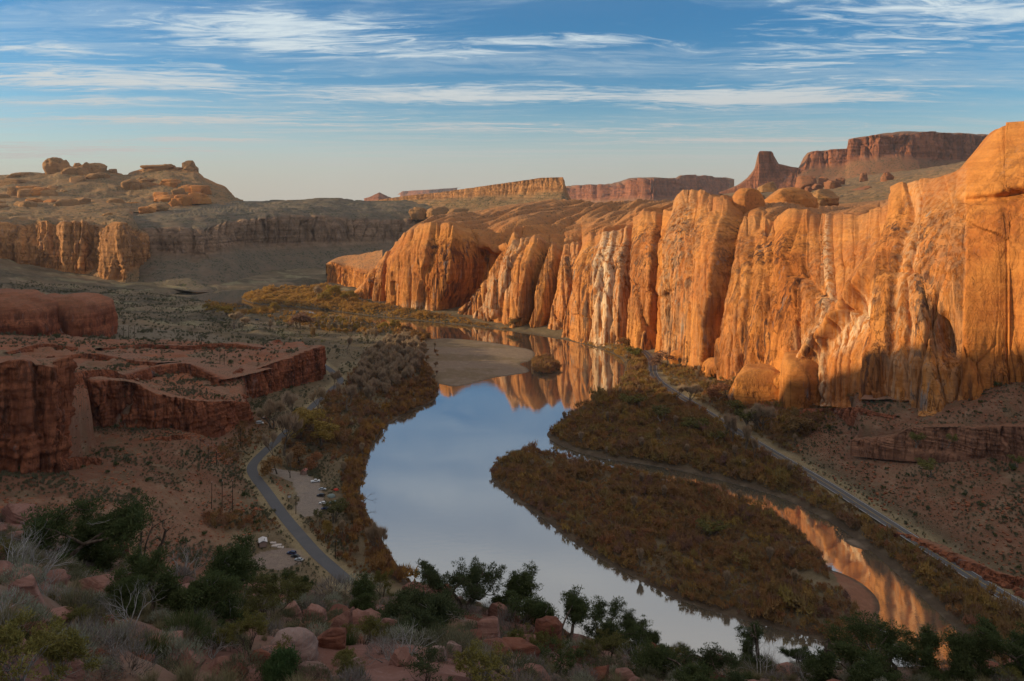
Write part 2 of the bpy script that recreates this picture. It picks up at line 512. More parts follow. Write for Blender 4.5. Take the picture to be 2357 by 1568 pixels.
# control heights of the smooth ground (x, y on the photograph, z)
LOWC = [(130, 1010, 38), (300, 1000, 33), (450, 1005, 27), (590, 972, 13), (500, 1100, 19), (350, 1100, 31), (250, 1150, 39), (0, 1090, 48), (120, 1120, 46),
        (560, 1150, 9), (480, 1200, 14), (600, 1105, 5), (577, 1078, 5), (640, 1170, 5), (690, 1232, 5), (770, 1312, 5), (640, 1270, 6), (560, 1290, 9), (450, 1230, 16),
        (400, 1260, 22), (330, 1230, 34), (700, 1100, 4), (760, 1150, 3.5), (800, 1250, 3.5), (860, 1290, 3), (700, 1000, 4.5), (640, 1010, 5.5), (610, 950, 8), (780, 1050, 3.5), (830, 1000, 3), (850, 950, 3.2),
        (900, 880, 3.4), (960, 840, 3.2), (800, 880, 4.5), (790, 820, 5), (900, 800, 3.2), (740, 765, 4), (850, 765, 3), (650, 760, 7), (620, 735, 4), (500, 720, 7), (430, 705, 6), (300, 690, 8),
        (200, 665, 12), (100, 640, 22), (0, 640, 30), (300, 650, 9), (300, 720, 14), (400, 745, 15), (500, 770, 16), (620, 790, 12), (700, 790, 6),
        (770, 905, 6), (700, 640, 4), (560, 655, 4), (450, 662, 5), (620, 690, 3), (700, 690, 3), (760, 690, 5), (820, 705, 6), (880, 715, 6),
        (1478, 806, 6), (1502, 850, 6), (1555, 905, 6), (1620, 945, 6), (1700, 995, 6), (1800, 1055, 6), (1900, 1112, 6), (2000, 1176, 6), (2100, 1240, 6), (2200, 1305, 6),
        (2300, 1366, 6), (2400, 1425, 6), (1000, 742, 4), (1100, 750, 4), (1200, 766, 4), (1300, 784, 4), (1400, 800, 4.5), (1440, 812, 5),
        (1400, 985, 3), (1500, 1010, 3), (1600, 1050, 3.2), (1450, 920, 3.5), (1700, 1080, 3.5), (1850, 1150, 3.5), (1950, 1215, 3.8), (2100, 1350, 3.8), (2250, 1470, 3.8),
        (1250, 1100, 1.8), (1400, 1150, 2), (1550, 1200, 2.1), (1700, 1300, 2.2), (1850, 1400, 2.1), (1500, 1280, 1.8),
        (2200, 1034, 30), (2357, 1040, 35), (2100, 1030, 26), (1990, 1020, 24), (2100, 1150, 16), (2250, 1200, 19), (2357, 1150, 26), (2357, 1300, 12), (1900, 1010, 15), (1800, 960, 14),
        (1700, 900, 12), (1650, 880, 12), (1600, 850, 11), (1900, 940, 22), (2000, 945, 30), (1820, 925, 19)]
WORLDC = [(0, 30, 160), (-60, 60, 158), (60, 60, 156), (0, 120, 108), (-90, 130, 112), (90, 130, 100), (0, 190, 58), (-110, 200, 64), (110, 190, 54), (0, 245, 12), (120, 240, 8), (-90, 270, 20), (-200, 300, 58), (-300, 320, 90), (60, 262, 3), (150, 262, 4), (260, 250, 12),
          (400, 300, 40), (330, 420, 55), (300, 480, 50), (400, 560, 60), (240, 650, 22), (200, 790, 14), (180, 900, 9), (-330, 380, 60), (-420, 500, 70), (-560, 760, 60), (-620, 900, 40), (-760, 1150, 30),
          (-1000, 1500, 40), (-1200, 1800, 45), (-600, 1900, 6), (0, 1900, 8), (500, 1200, 60), (600, 1900, 60), (1000, 1900, 80), (-320, 1500, 5), (-1500, 1300, 80), (-60, 1300, 10)]
BENCHC = [(130, 885, 67), (230, 880, 62), (300, 900, 60), (380, 925, 52), (450, 935, 45), (600, 927, 25), (620, 850, 31), (690, 825, 34), (740, 800, 36), (500, 830, 38), (400, 850, 45), (300, 830, 45), (100, 825, 50), (200, 800, 45),
          (300, 790, 36), (450, 800, 33), (600, 800, 34), (680, 785, 33), (350, 765, 24), (500, 772, 20), (0, 790, 52), (-120, 800, 60), (240, 770, 24)]
BWORLD = [(-230, 407, 96), (-300, 400, 98), (-300, 470, 74), (-420, 450, 100), (-420, 600, 62), (-600, 600, 80), (-800, 800, 60), (-420, 985, 18), (-560, 1050, 24), (-800, 1100, 30), (-294, 905, 13), (-232, 852, 22), (-900, 500, 90)]


def rbf_fit(c, wc):
    a = np.array(c, float)
    X, Y = at(a[:, 0], a[:, 1], a[:, 2])
    b = np.array(wc, float)
    X, Y, Z = np.concatenate([X, b[:, 0]]), np.concatenate([Y, b[:, 1]]), np.concatenate([a[:, 2], b[:, 2]])
    P = np.stack([X / np.maximum(Y, 60) * 1.1, np.log(np.maximum(Y, 15))], 1)
    R = np.sqrt(((P[:, None] - P[None]) ** 2).sum(-1) + 0.0009)
    n = len(P)
    A = np.zeros((n + 1, n + 1))
    A[:n, :n] = R - np.eye(n) * 0.004
    A[:n, n] = A[n, :n] = 1
    w = np.linalg.solve(A, np.concatenate([Z, [0]]))
    return P, w


_low, _bench = rbf_fit(LOWC, WORLDC), rbf_fit(BENCHC, BWORLD)


def rbf_eval(m, X, Y):
    P, w = m
    p, q = (X / np.maximum(Y, 60) * 1.1).ravel(), np.log(np.maximum(Y, 15)).ravel()
    out = np.full(p.shape, w[-1])
    for i in range(len(P)):
        out += w[i] * np.sqrt((p - P[i, 0]) ** 2 + (q - P[i, 1]) ** 2 + 0.0009)
    return out.reshape(X.shape)


def water_sd(X, Y):
    """metres from the shoreline: positive on land"""
    best = None
    d, _ = seg_dist(RIVER, X, Y)
    sd = np.where(inside(RIVER, X, Y), -d, d)
    for P in (ISLAND, BAR, ISLET, SPITB):
        d, _ = seg_dist(P, X, Y)
        sd = np.maximum(sd, np.where(inside(P, X, Y), d, -d))
    return sd


def ground_z(X, Y, full=False):
    X, Y = np.asarray(X, float), np.asarray(Y, float)
    z = np.maximum(rbf_eval(_low, X, Y), 1.5)
    amp = sstep(z, 4, 30)
    z = z + amp * (fbm(X * 0.02, Y * 0.02, 0.3, 5) * 3.0 + (ridged(X * 0.05, Y * 0.05, 1.3, 3) - 0.5) * 1.6) + fbm(X * 0.06, Y * 0.06, 5.0, 3) * 0.35
    mound = fbm(X * 0.012 + 3, Y * 0.012, 8.0, 4)
    z = z + np.clip(mound, 0, 1) * 9 * sstep(Y, 820, 980) * sstep(-X, 130, 300)
    # terrace on the right
    ti = inside(TERRACE, X, Y)
    td, _ = seg_dist(TERRACE, X, Y)
    k = np.where(ti, sstep(td, 0, 5), 0)
    z = z + k * (15 - 0.0 * td) * sstep(td, -1, 3)
    # left bench
    bi = inside(BENCH, X, Y)
    bd, _ = seg_dist(BENCH, X, Y)
    bz = rbf_eval(_bench, X, Y)
    warp = fbm(X * 0.013, Y * 0.02, 2.2, 4)
    step = 5.0
    q = (bz + warp * 8) / step
    fl = np.floor(q)
    bz = bz + ((fl + sstep(q - fl, 0.62, 1.0)) * step - q * step) * 0.85 + warp * 3.0 + fbm(X * 0.07, Y * 0.07, 7.7, 4) * 0.8
    kb = np.where(bi, sstep(bd, 0, 5), 0)
    z = z * (1 - kb) + np.maximum(bz, z - 6) * kb
    for P, h in ((LOT_CAMP, 5.0), (LOT_CAR, 5.3), (LANE, 5.0)):
        d, _ = seg_dist(P, X, Y)
        k = np.where(inside(P, X, Y), 1.0, sstep(d, 8, 0))
        z = z * (1 - k) + h * k
    # roads lie in a smooth bed
    rd, _ = seg_dist(ROAD_R, X, Y, False)
    k = sstep(rd, 16, 7)
    z = z * (1 - k) + 6.0 * k
    rl, _ = seg_dist(ROAD_L, X, Y, False)
    k = sstep(rl, 11, 4.8)
    z = z * (1 - k) + 5.0 * k
    sd = water_sd(X, Y)
    bank = np.clip(sd * 0.16, -2.5, 0.5) + np.clip((sd - 3) * 0.3, 0, 3.0)
    z = np.where(sd < 0, np.maximum(sd * 0.2, -2.5), bank * (1 - sstep(sd, 6, 30)) + z * sstep(sd, 6, 30))
    # the sand bars stay low and flat
    for P in (BAR, SPITB):
        d, _ = seg_dist(P, X, Y)
        ins = inside(P, X, Y)
        z = np.where(ins, np.clip(d * 0.06, 0, 0.7) + fbm(X * 0.03, Y * 0.03, 1.0, 3) * 0.12 * sstep(d, 0, 8), z)
    if full:
        return z, sd, rd, rl, kb, k
    return z


def sample_ground(X, Y):
    return ground_z(np.atleast_1d(X), np.atleast_1d(Y))


# ground sheet: a fan of cells, finer where it shows larger
_v = np.concatenate([np.linspace(271, 690, 452)])
_D = np.concatenate([CAMZ * F / (_v - HZ), np.geomspace(292, 72, 30)])
_u = np.linspace(-150, 1180, 600)
GX = ((_u[:, None] - 512) / F) * _D[None, :]
GY = np.repeat(_D[None, :], len(_u), 0)
GZ, GSD, GRD, GRL, GKB, _ = ground_z(GX, GY, True)
# under the hillside in front the sheet dips out of the way
GZ = GZ - 6 * sstep(GY, 150, 90)


def ground_colors(X, Y, Z, sd, rd, rl, kb):
    n = X.size
    c = np.zeros(X.shape + (3,))
    def lay(mask, col):
        m = np.clip(mask, 0, 1)[..., None]
        c[:] = c * (1 - m) + np.array(col) * m
    n1 = fbm(X * 0.015, Y * 0.015, 3.0, 5)
    n2 = fbm(X * 0.06, Y * 0.06, 6.0, 4)
    n3 = fbm(X * 0.006, Y * 0.022, 9.0, 4)
    lay(np.ones(X.shape), (0.185, 0.135, 0.080))
    lay(sstep(n2, 0.0, 0.5) * 0.7, (0.15, 0.125, 0.075))
    lay(sstep(n1, 0.1, 0.5) * 0.6, (0.27, 0.215, 0.125))
    # grey sage flats upstream on the left
    fl = sstep(Y, 880, 1000) * sstep(-X, 60, 200)
    lay(fl * 0.85, (0.175, 0.130, 0.082))
    lay(fl * sstep(n3, 0.0, 0.25) * 0.85, (0.095, 0.078, 0.052))
    lay(fl * sstep(n1, 0.25, 0.5) * 0.7, (0.30, 0.255, 0.145))
    lay(fl * sstep(n3, -0.2, -0.45) * 0.7, (0.27, 0.19, 0.12))
    # red talus
    tl = sstep(Z, 7, 15) * (X < 0) * sstep(Y, 720, 640)
    lay(tl, (0.205, 0.098, 0.060))
    tr = sstep(Z, 7.5, 15) * (X > 0)
    lay(tr, (0.225, 0.112, 0.068))
    lay((tl + tr) * sstep(n2, 0.05, 0.4) * 0.6, (0.16, 0.115, 0.068))
    lay((tl + tr) * sstep(n1, 0.1, 0.4) * 0.5, (0.31, 0.175, 0.11))
    # slickrock bench
    lay(kb, (0.28, 0.150, 0.095))
    lay(kb * sstep(n3, 0.0, 0.3) * 0.7, (0.24, 0.115, 0.068))
    lay(kb * sstep(n1 + n2 * 0.5, 0.2, 0.5) * 0.6, (0.19, 0.145, 0.085))
    lay(kb * sstep(-X, 230, 330) * sstep(Y, 830, 900) * 0.8, (0.20, 0.175, 0.125))
    # sand at the water, wet at the edge
    sandy = np.zeros(X.shape)
    for P in (BAR, SPITB):
        sandy = np.maximum(sandy, inside(P, X, Y) * 1.0)
    tip = inside(plan([(1915, 1315), (1990, 1335), (2040, 1390), (2020, 1440), (1990, 1450), (1960, 1400), (1930, 1360)]), X, Y) * (sd > 0)
    lay(np.where(sd > 0, sstep(sd, 9, 4), 0) * 0.9, (0.13, 0.09, 0.06))
    lay(sandy, (0.27, 0.20, 0.145))
    lay(sandy * sstep(n3 + 0.4 * n2, 0.02, 0.3) * 0.7, (0.20, 0.145, 0.085))
    lay(tip, (0.30, 0.14, 0.085))
    lay(np.where(sd > 0, sstep(sd, 3.5, 1.0), 0) * 0.8, (0.11, 0.078, 0.055))
    lay(sd < 0, (0.09, 0.075, 0.055))
    for P in (LOT_CAMP, LOT_CAR, LANE):
        lay(inside(P, X, Y), (0.30, 0.245, 0.205))
    lay(inside(LOT_CAR, X, Y), (0.29, 0.22, 0.18))
    for r, wd in ((rd, 9.0), (rl, 6.5)):
        lay(sstep(r, wd + 3.5, wd - 0.5) * (0.55 + 0.4 * (n2 > -0.1)), (0.33, 0.255, 0.145))
    return c


GC = ground_colors(GX, GY, GZ, GSD, GRD, GRL, GKB)


def soil_mat():
    mt, w = new_mat('desert_soil')
    pos = w.n('ShaderNodeNewGeometry').outputs['Position']
    a = w.n('ShaderNodeAttribute', dict(attribute_name='tint')).outputs['Color']
    n1 = w.noise(pos, 0.45, 6, 0.7)
    n2 = w.noise(pos, 0.11, 5, 0.65)
    col = w.mix(w.ss(n1, 0.35, 0.7, 0.0, 0.55), a, w.mix(0.5, a, (0.05, 0.04, 0.025)))
    col = w.mix(w.ss(n2, 0.45, 0.75, 0.0, 0.45), col, w.mix(0.6, a, (0.42, 0.33, 0.22)))
    h = w.m('ADD', w.m('MULTIPLY', n1, 0.7), w.noise(pos, 1.6, 4, 0.6))
    finish(w, col, 0.95, w.n('ShaderNodeBump', None, Strength=0.8, Distance=0.8, Height=h), 0.1)
    return mt


MAT_SOIL = soil_mat()
ground = link('ground', grid_mesh('ground', np.stack([GX, GY, GZ], -1), MAT_SOIL, {'tint': GC}))
tag(ground, kind='structure')
# bare slickrock of the bench shows its own rock
_b = (GKB > 0.5) & (fbm(GX * .02, GY * .03, 4.4, 4) < 0.22) & (GY < 860)
_fb = _b[:-1, :-1] & _b[1:, 1:]
ground.data.materials.append(MAT_BENCH)
ground.data.polygons.foreach_set('material_index', _fb.ravel().astype(np.int32))
_k = np.clip(GKB, 0, 1)
set_attr(ground.data, 'mask', np.stack([0 * _k, 0 * _k, 0.35 + 0.5 * np.clip(fbm(GX * .03, GY * .05, 1.4, 4) + 0.5, 0, 1)], -1).reshape(-1, 3))


def water_mat():
    mt, w = new_mat('river_water')
    pos = w.n('ShaderNodeNewGeometry').outputs['Position']
    rip = w.noise(w.vec(pos, (0.10, 0.35, 1)), 1.0, 5, 0.6, 0.4)
    big = w.noise(w.vec(pos, (0.010, 0.016, 1)), 1.0, 4, 0.6, 0.6)
    calm = w.ss(big, 0.35, 0.65, 0.25, 1.0)
    bp = w.n('ShaderNodeBump', None, Strength=w.m('MULTIPLY', calm, 0.065), Distance=0.35, Height=rip)
    d = w.n('ShaderNodeBsdfDiffuse', None, Color=(0.12, 0.11, 0.085))
    g = w.n('ShaderNodeBsdfGlossy', None, Color=(0.93, 0.93, 0.93), Roughness=0.03, Normal=bp)
    fr = w.n('ShaderNodeFresnel', None, IOR=1.9, Normal=bp)
    ms = w.n('ShaderNodeMixShader', None, i0=w.m('ADD', w.m('MULTIPLY', fr, 0.8), 0.42, clamp=True), i1=d, i2=g)
    o = w.n('ShaderNodeOutputMaterial')
    w.set(o.inputs[0], ms)
    return mt


wx = np.array([(-1300, 60), (700, 60), (700, 2000), (-1300, 2000)], float)
river = link('river_water', poly_mesh('river_water', np.concatenate([wx, np.zeros((4, 1))], 1), [[0, 1, 2, 3]], water_mat(), False))
tag(river, kind='structure')


# ------------------------------------------------------------------ roads
def road_mat():
    mt, w = new_mat('worn_asphalt')
    pos = w.n('ShaderNodeNewGeometry').outputs['Position']
    n = w.noise(pos, 0.5, 6, 0.7)
    n2 = w.noise(pos, 0.05, 4, 0.6)
    col = w.mix(n, (0.085, 0.085, 0.092), (0.125, 0.122, 0.125))
    col = w.mix(w.ss(n2, 0.45, 0.7, 0, 0.5), col, (0.15, 0.14, 0.135))
    finish(w, col, 0.85)
    return mt


def paint_mat(name, c):
    mt, w = new_mat(name)
    pos = w.n('ShaderNodeNewGeometry').outputs['Position']
    n = w.noise(pos, 1.2, 5, 0.7)
    finish(w, w.mix(w.ss(n, 0.5, 0.7, 0, 0.6), c, (0.14, 0.13, 0.12)), 0.7)
    return mt


def strip(P, off, wd, z, step=4.0):
    """a flat strip of width wd running along P at an offset"""
    seg = np.hypot(*np.diff(P, axis=0).T)
    s = np.concatenate([[0], np.cumsum(seg)])
    t = np.arange(0, s[-1], step)
    Q = np.stack([np.interp(t, s, P[:, 0]), np.interp(t, s, P[:, 1])], 1)
    T = np.gradient(Q, axis=0)
    T /= np.linalg.norm(T, axis=1, keepdims=True)
    N = np.stack([-T[:, 1], T[:, 0]], 1)
    return np.stack([np.concatenate([Q + N * (off + k * wd), np.full((len(Q), 1), z)], 1) for k in (-0.5, 0.5)], 1)


MAT_ROAD = road_mat()
MAT_YEL, MAT_WHT = paint_mat('yellow_road_paint', (0.55, 0.36, 0.05)), paint_mat('white_road_paint', (0.72, 0.72, 0.70))
for P, wd, z in ((ROAD_R, 8.6, 6.0), (ROAD_L, 6.6, 5.0)):
    S = strip(P, 0, wd, z + 0.16)
    low = S[:, [0, 0]].copy(); low[:, 0, 2] -= 0.5
    rd = link('road', grid_mesh('road', S, MAT_ROAD, flip=True))
    tag(rd, kind='structure')
    if wd > 8:
        for off, lw, mt in ((-0.16, 0.14, MAT_YEL), (0.16, 0.14, MAT_YEL), (3.7, 0.20, MAT_WHT), (-3.7, 0.20, MAT_WHT)):
            tag(link('road_marking', grid_mesh('road_marking', strip(P, off, lw, z + 0.166), mt, flip=True)), kind='structure')


# ------------------------------------------------------------------ rock walls as lofts
def line(pts):
    """(x, y on the photograph, distance) -> x, X, Y, Z"""
    a = np.array(pts, float)
    X, Y, Z = atD(a[:, 0], a[:, 1], a[:, 2])
    return np.stack([a[:, 0], X, Y, Z], 1)


def pchip(xs, xp, fp):
    """monotone cubic through the points"""
    h = np.diff(xp)
    d = np.diff(fp) / h
    m = np.zeros(len(xp))
    m[0], m[-1] = d[0], d[-1]
    for i in range(1, len(xp) - 1):
        m[i] = 0 if d[i - 1] * d[i] <= 0 else 2 * d[i - 1] * d[i] / (d[i - 1] + d[i])
    k = np.clip(np.searchsorted(xp, xs) - 1, 0, len(h) - 1)
    t = (xs - xp[k]) / h[k]
    t2, t3 = t * t, t * t * t
    return (2 * t3 - 3 * t2 + 1) * fp[k] + (t3 - 2 * t2 + t) * h[k] * m[k] + (-2 * t3 + 3 * t2) * fp[k + 1] + (t3 - t2) * h[k] * m[k + 1]


def loft(lines, xs, counts, eases=None):
    """sheet through the lines; returns positions (ns, nt, 3) and the running line number t"""
    L = []
    for ln in lines:
        xp = ln[:, 0]
        x2 = np.clip(xs, xp[0], xp[-1])
        L.append(np.stack([pchip(x2, xp, ln[:, k]) for k in (1, 2, 3)], -1))
    P, T = [], []
    for i, c in enumerate(counts):
        t = np.linspace(0, 1, c + 1)
        if i < len(counts) - 1:
            t = t[:-1]
        e = (eases or {}).get(i)
        for tt in t:
            h, zf = e(tt) if e else (tt, tt)
            A, B = L[i], L[i + 1]
            q = A + (B - A) * h
            q[:, 2] = A[:, 2] + (B[:, 2] - A[:, 2]) * zf
            P.append(q)
            T.append(i + tt)
    return np.stack(P, 1), np.array(T)


def outward(P, row, k=25):
    """horizontal direction out of the face, from the smoothed line 'row'"""
    Q = P[:, row, :2]
    w = np.ones(k) / k
    Q = np.stack([np.convolve(np.pad(Q[:, i], k // 2, mode='edge'), w, 'valid')[:len(P)] for i in (0, 1)], 1)
    T = np.gradient(Q, axis=0)
    T /= np.linalg.norm(T, axis=1, keepdims=True) + 1e-9
    return np.stack([T[:, 1], -T[:, 0]], 1)


def arc_len(P, row):
    d = np.linalg.norm(np.diff(P[:, row], axis=0), axis=1)
    return np.concatenate([[0], np.cumsum(d)])


# the great wall on the right bank: foot, rim, slickrock top
W_BASE = [(790, 690, 1400), (825, 693, 1362), (900, 700, 1322), (1000, 715, 1246), (1100, 728, 1190), (1200, 750, 1105), (1300, 763, 1055), (1400, 785, 985), (1480, 802, 930),
          (1560, 820, 865), (1640, 856, 775), (1720, 882, 722), (1810, 905, 664), (1900, 916, 625), (2000, 925, 580), (2100, 932, 536), (2200, 930, 518), (2357, 920, 505), (2500, 915, 470)]
W_RIM = [(790, 690, 1412), (825, 665, 1378), (860, 618, 1368), (915, 562, 1340), (960, 532, 1305), (1040, 520, 1252), (1075, 548, 1225), (1110, 560, 1205), (1150, 555, 1170), (1190, 546, 1140),
         (1230, 553, 1115), (1270, 562, 1098), (1330, 560, 1068), (1370, 542, 1040), (1400, 535, 1018), (1440, 528, 1000), (1470, 500, 985), (1530, 490, 945), (1558, 474, 915), (1590, 449, 900), (1620, 446, 880), (1655, 446, 850),
         (1690, 462, 825), (1720, 490, 800), (1780, 500, 760), (1830, 490, 730), (1900, 502, 700), (1960, 496, 672), (2045, 482, 640), (2062, 448, 635), (2110, 428, 620), (2200, 395, 612),
         (2235, 360, 612), (2290, 296, 618), (2357, 284, 605), (2500, 275, 560)]
W_TOP = [(790, 689, 1440), (825, 662, 1420), (870, 606, 1430), (915, 556, 1430), (960, 520, 1440), (1040, 490, 1480), (1100, 484, 1500), (1200, 468, 1560), (1310, 461, 1640), (1400, 470, 1500),
         (1480, 463, 1400), (1560, 461, 1200), (1620, 446, 960), (1660, 445, 920), (1720, 470, 960), (1800, 470, 920), (1900, 485, 860), (2000, 476, 800), (2060, 452, 760), (2110, 425, 740), (2200, 392, 730), (2290, 300, 720), (2357, 286, 700), (2500, 280, 650)]
W_BACK = [(790, 700, 1520), (1040, 500, 1650), (1310, 470, 1900), (1480, 472, 1800), (1560, 470, 1600), (1660, 464, 1350), (1800, 460, 1300), (1900, 470, 1250), (2000, 464, 1150), (2110, 450, 1050), (2290, 380, 900), (2500, 380, 850)]

# blocks of the wall: left edge at the foot, left edge at the rim, how far the block stands out, pale wash
PANELS = [(780, 780, 0, 0), (826, 832, 5, 0), (846, 858, -2, 0), (852, 872, 6, .1), (878, 896, -7, 0), (903, 915, 14, .05), (985, 1012, 8, 0), (1024, 1056, -30, 0),
          (1062, 1186, 8, .1), (1110, 1205, 13, .4), (1150, 1222, 9, .1), (1206, 1246, -8, 0), (1218, 1262, 4, .1), (1244, 1282, -9, 0), (1258, 1296, 2, .2), (1298, 1330, -9, 0), (1316, 1342, 11, .1), (1384, 1396, 12, .75), (1404, 1412, 10, 1.0), (1418, 1426, 6, .4),
          (1434, 1450, -7, 0), (1446, 1462, 3, .1), (1496, 1514, -5, 0), (1508, 1528, 2, 0), (1545, 1562, 10, .25), (1585, 1612, 7, .15), (1606, 1650, 9, .1), (1640, 1684, -4, 0), (1668, 1712, 5, .1), (1716, 1752, 2, .05), (1780, 1800, 5, 0), (1846, 1862, 2, .1), (1893, 1888, 4, .15), (1916, 1902, 5.5, .5), (1934, 1914, 4, .1),
          (2020, 2050, 8, .05), (2070, 2086, 4, .3), (2124, 2120, 6, .15), (2210, 2220, 7, 0), (2600, 2600, 7, 0)]
_bx = np.array(W_BASE, float)
W_RIM = [(x, y, np.interp(x, _bx[:, 0], _bx[:, 2]) + np.interp(x, [800, 900, 1400, 1600, 2000, 2150, 2300], [1, 1.5, 1.7, 1.7, 1.6, 1.1, 1.0]) * (d - np.interp(x, _bx[:, 0], _bx[:, 2])) + np.interp(x, [820, 900, 2050, 2200], [0, 14, 20, 0])) for x, y, d in W_RIM]
_rx = np.array(W_RIM, float)
W_TOP = [(x, y, max(d, np.interp(x, _rx[:, 0], _rx[:, 2]) + 45)) for x, y, d in W_TOP]

wxs = np.concatenate([np.linspace(790, 2357, 1290), np.linspace(2361, 2500, 36)])
NF = 150


def face_ease(t):
    return 0.24 * t + 0.76 * t ** 3.4, t


WP, WT = loft([line([(x, y + 14, d - 4) for x, y, d in W_BASE]), line(W_BASE), line(W_RIM), line(W_TOP), line(W_BACK)], wxs, [3, NF, 64, 14], {1: face_ease})
row_b = 3
out = outward(WP, row_b, 81)
arc = arc_len(WP, row_b)
A2 = np.repeat(arc[:, None], len(WT), 1)
X3, Y3, Z3 = WP[..., 0], WP[..., 1], WP[..., 2]
f = np.clip(WT[None, :] - 1, 0, 1) * np.ones((len(wxs), 1))            # 0 at the foot, 1 at the rim
on_top = np.clip(WT[None, :] - 2, 0, 2) * np.ones((len(wxs), 1))
warp = fbm(A2 * 0.02, Z3 * 0.02, 4.0, 4) * 6 + fbm(A2 * 0.006, Z3 * 0.012, 1.0, 3) * 7
xsw = wxs[:, None] + warp
dpan = np.full(f.shape, float(PANELS[0][2]))
pale = np.zeros(f.shape)
prev_off, prev_p = PANELS[0][2], 0
cu = np.zeros(f.shape)
vpan = np.ones(f.shape)
for i, (xb, xt, off, pl) in enumerate(PANELS[1:], 1):
    edge = xb + (xt - xb) * f ** 0.9
    wd = 2.2 if off > prev_off else 2.6
    k = sstep(xsw, edge - wd, edge + wd)
    dpan += k * (off - prev_off)
    pale += k * (pl - prev_p)
    vpan = vpan * (1 - k) + k * (0.35 + 1.1 * ((i * 0.618) % 1.0))
    prev_off, prev_p = off, pl
    nx = PANELS[i + 1] if i + 1 < len(PANELS) else (2600, 2600)
    e2 = nx[0] + (nx[1] - nx[0]) * f ** 0.9
    tt = np.clip((xsw - edge) / np.maximum(e2 - edge, 4), 0, 1)
    ins = (xsw >= edge) & (xsw < e2)
    cu = np.where(ins, (4 * tt * (1 - tt)) * np.minimum(2.8, 0.07 * (e2 - edge)), cu)
fade_top = 1 - 0.75 * sstep(on_top, 0.0, 0.35)
small = sstep(wxs, 800, 930)[:, None]
d = (np.where(dpan < 0, dpan * 2.2, dpan * 1.6) + cu) * fade_top * (0.4 + 0.6 * small)
smooth_zone = sstep(xsw, 2125, 2190) * sstep(Z3, 70, 110)
rough_a = (1 - 0.85 * smooth_zone) * (1 - sstep(on_top, 0, .2) * 0.9)
wz = fbm(A2 * 0.02, Z3 * 0.006, 2, 4)
kk = np.interp(wxs, [790, 1300, 1560, 2000], [1.0, 1.0, 0.62, 0.5])[:, None]
bil = np.minimum(1, np.abs(pn(A2 * kk * 0.030 + 0.35 * wz, Z3 * 0.0035, 3.0)) * 2.6) ** 0.5
bil2 = np.minimum(1, np.abs(pn(A2 * kk * 0.08 + 0.5 * wz, Z3 * 0.007, 9.0)) * 2.6) ** 0.5
crack = np.clip((0.22 - np.abs(pn(A2 * 0.05 + 0.4 * wz, Z3 * 0.004 + 3, 7.0))) / 0.22, 0, 1) ** 5
cut = sstep(fbm(A2 * 0.02, Z3 * 0.03, 15.0, 2), -0.25, 0.25)
d += ((bil - 0.75) * np.interp(wxs, [1400, 1700], [1.6, 1.6])[:, None] + (bil2 - 0.75) * 1.2 * cut) * rough_a - crack * 5.0 * rough_a
nf = (1 - 0.75 * smooth_zone) * (1 - sstep(on_top, 0, .12))
d += fbm(A2 * 0.05, Z3 * 0.012, 1.5, 6, 0.55) * 1.3 * nf
bedz = pn(A2 * 0.004, 0.0, Z3 * 0.11) + 0.6 * pn(A2 * 0.01, 2.0, Z3 * 0.27)
d += np.clip(bedz, -0.6, 0.6) * (0.6 + 0.8 * smooth_zone) * (1 - sstep(on_top, 0, .1))
d += (ridged(A2 * 0.22, Z3 * 0.045, 4.0, 3) - 0.5) * 0.8 * nf + fbm(A2 * 0.3, Z3 * 0.22, 8.0, 3) * 0.25 * nf
# joint-bounded slabs: flat plates, each set in or out and turned a little
for cw, chh, am, tl, sd_ in ((30, 110, 6.0, 6.0, 1), (12, 46, 2.0, 2.4, 2), (4.5, 16, 0.6, 0.7, 3)):
    wv = fbm(A2 * 0.3 / cw, Z3 * 0.3 / chh, 3.0 + sd_, 3)
    ra, rb, ox, oy, ed = voronoi(A2 * kk ** 0.5 / cw + 0.25 * wv, Z3 / chh + 0.2 * wv + A2 * 0.002, sd_)
    d += ((ra - 0.5) * am + (rb - 0.5) * tl * ox * 2 - (1 - sstep(ed, 0.0, 0.07)) * am * 0.35) * nf
# the ramp-like buttress of the right part and the cave beside it
rx = 1832 + (2052 - 1832) * np.clip((Z3 - 34) / 115, 0, 1.2) ** 0.85
ramp = np.exp(-((xsw - rx) / np.where(xsw < rx, 22, 12)) ** 2) * sstep(Z3, 150, 118) * sstep(Z3, 18, 32)
d += ramp * 12
shadow_side = np.exp(-((xsw - rx - 42) / 26) ** 2) * sstep(Z3, 125, 100) * sstep(Z3, 55, 75)
d -= shadow_side * 5
pale = np.clip(pale, 0, 1)
pale = np.maximum(pale, shadow_side * 0.9)
cave = np.exp(-(((wxs[:, None] - 2178 + (Z3 - 100) * 0.5) / 22) ** 2 + ((Z3 - 92) / 16) ** 2))
d -= cave * 15
apron = sstep(wxs, 1940, 2080)[:, None] * sstep(Z3, 84, 70) * sstep(2340 - wxs, -60, 60)[:, None]
d += apron * 4
alc = np.exp(-(((wxs[:, None] - 2085) / 26) ** 2 + ((f - 0.86) / 0.10) ** 2))
d -= alc * 15
alc2 = np.exp(-(((wxs[:, None] - 1692) / 17) ** 2 + ((f - 0.84) / 0.13) ** 2))
d -= alc2 * 16
# long crease under the upper block at the right edge
crz = 180 + (wxs[:, None] - 2210) * 0.035
d -= np.exp(-((Z3 - crz) / 3.0) ** 2) * 6 * sstep(wxs, 2195, 2230)[:, None] * (1 - sstep(on_top, 0, .1))
d += sstep(Z3, crz, crz + 6) * 7 * sstep(wxs, 2195, 2230)[:, None] * (1 - sstep(on_top, 0, .1))
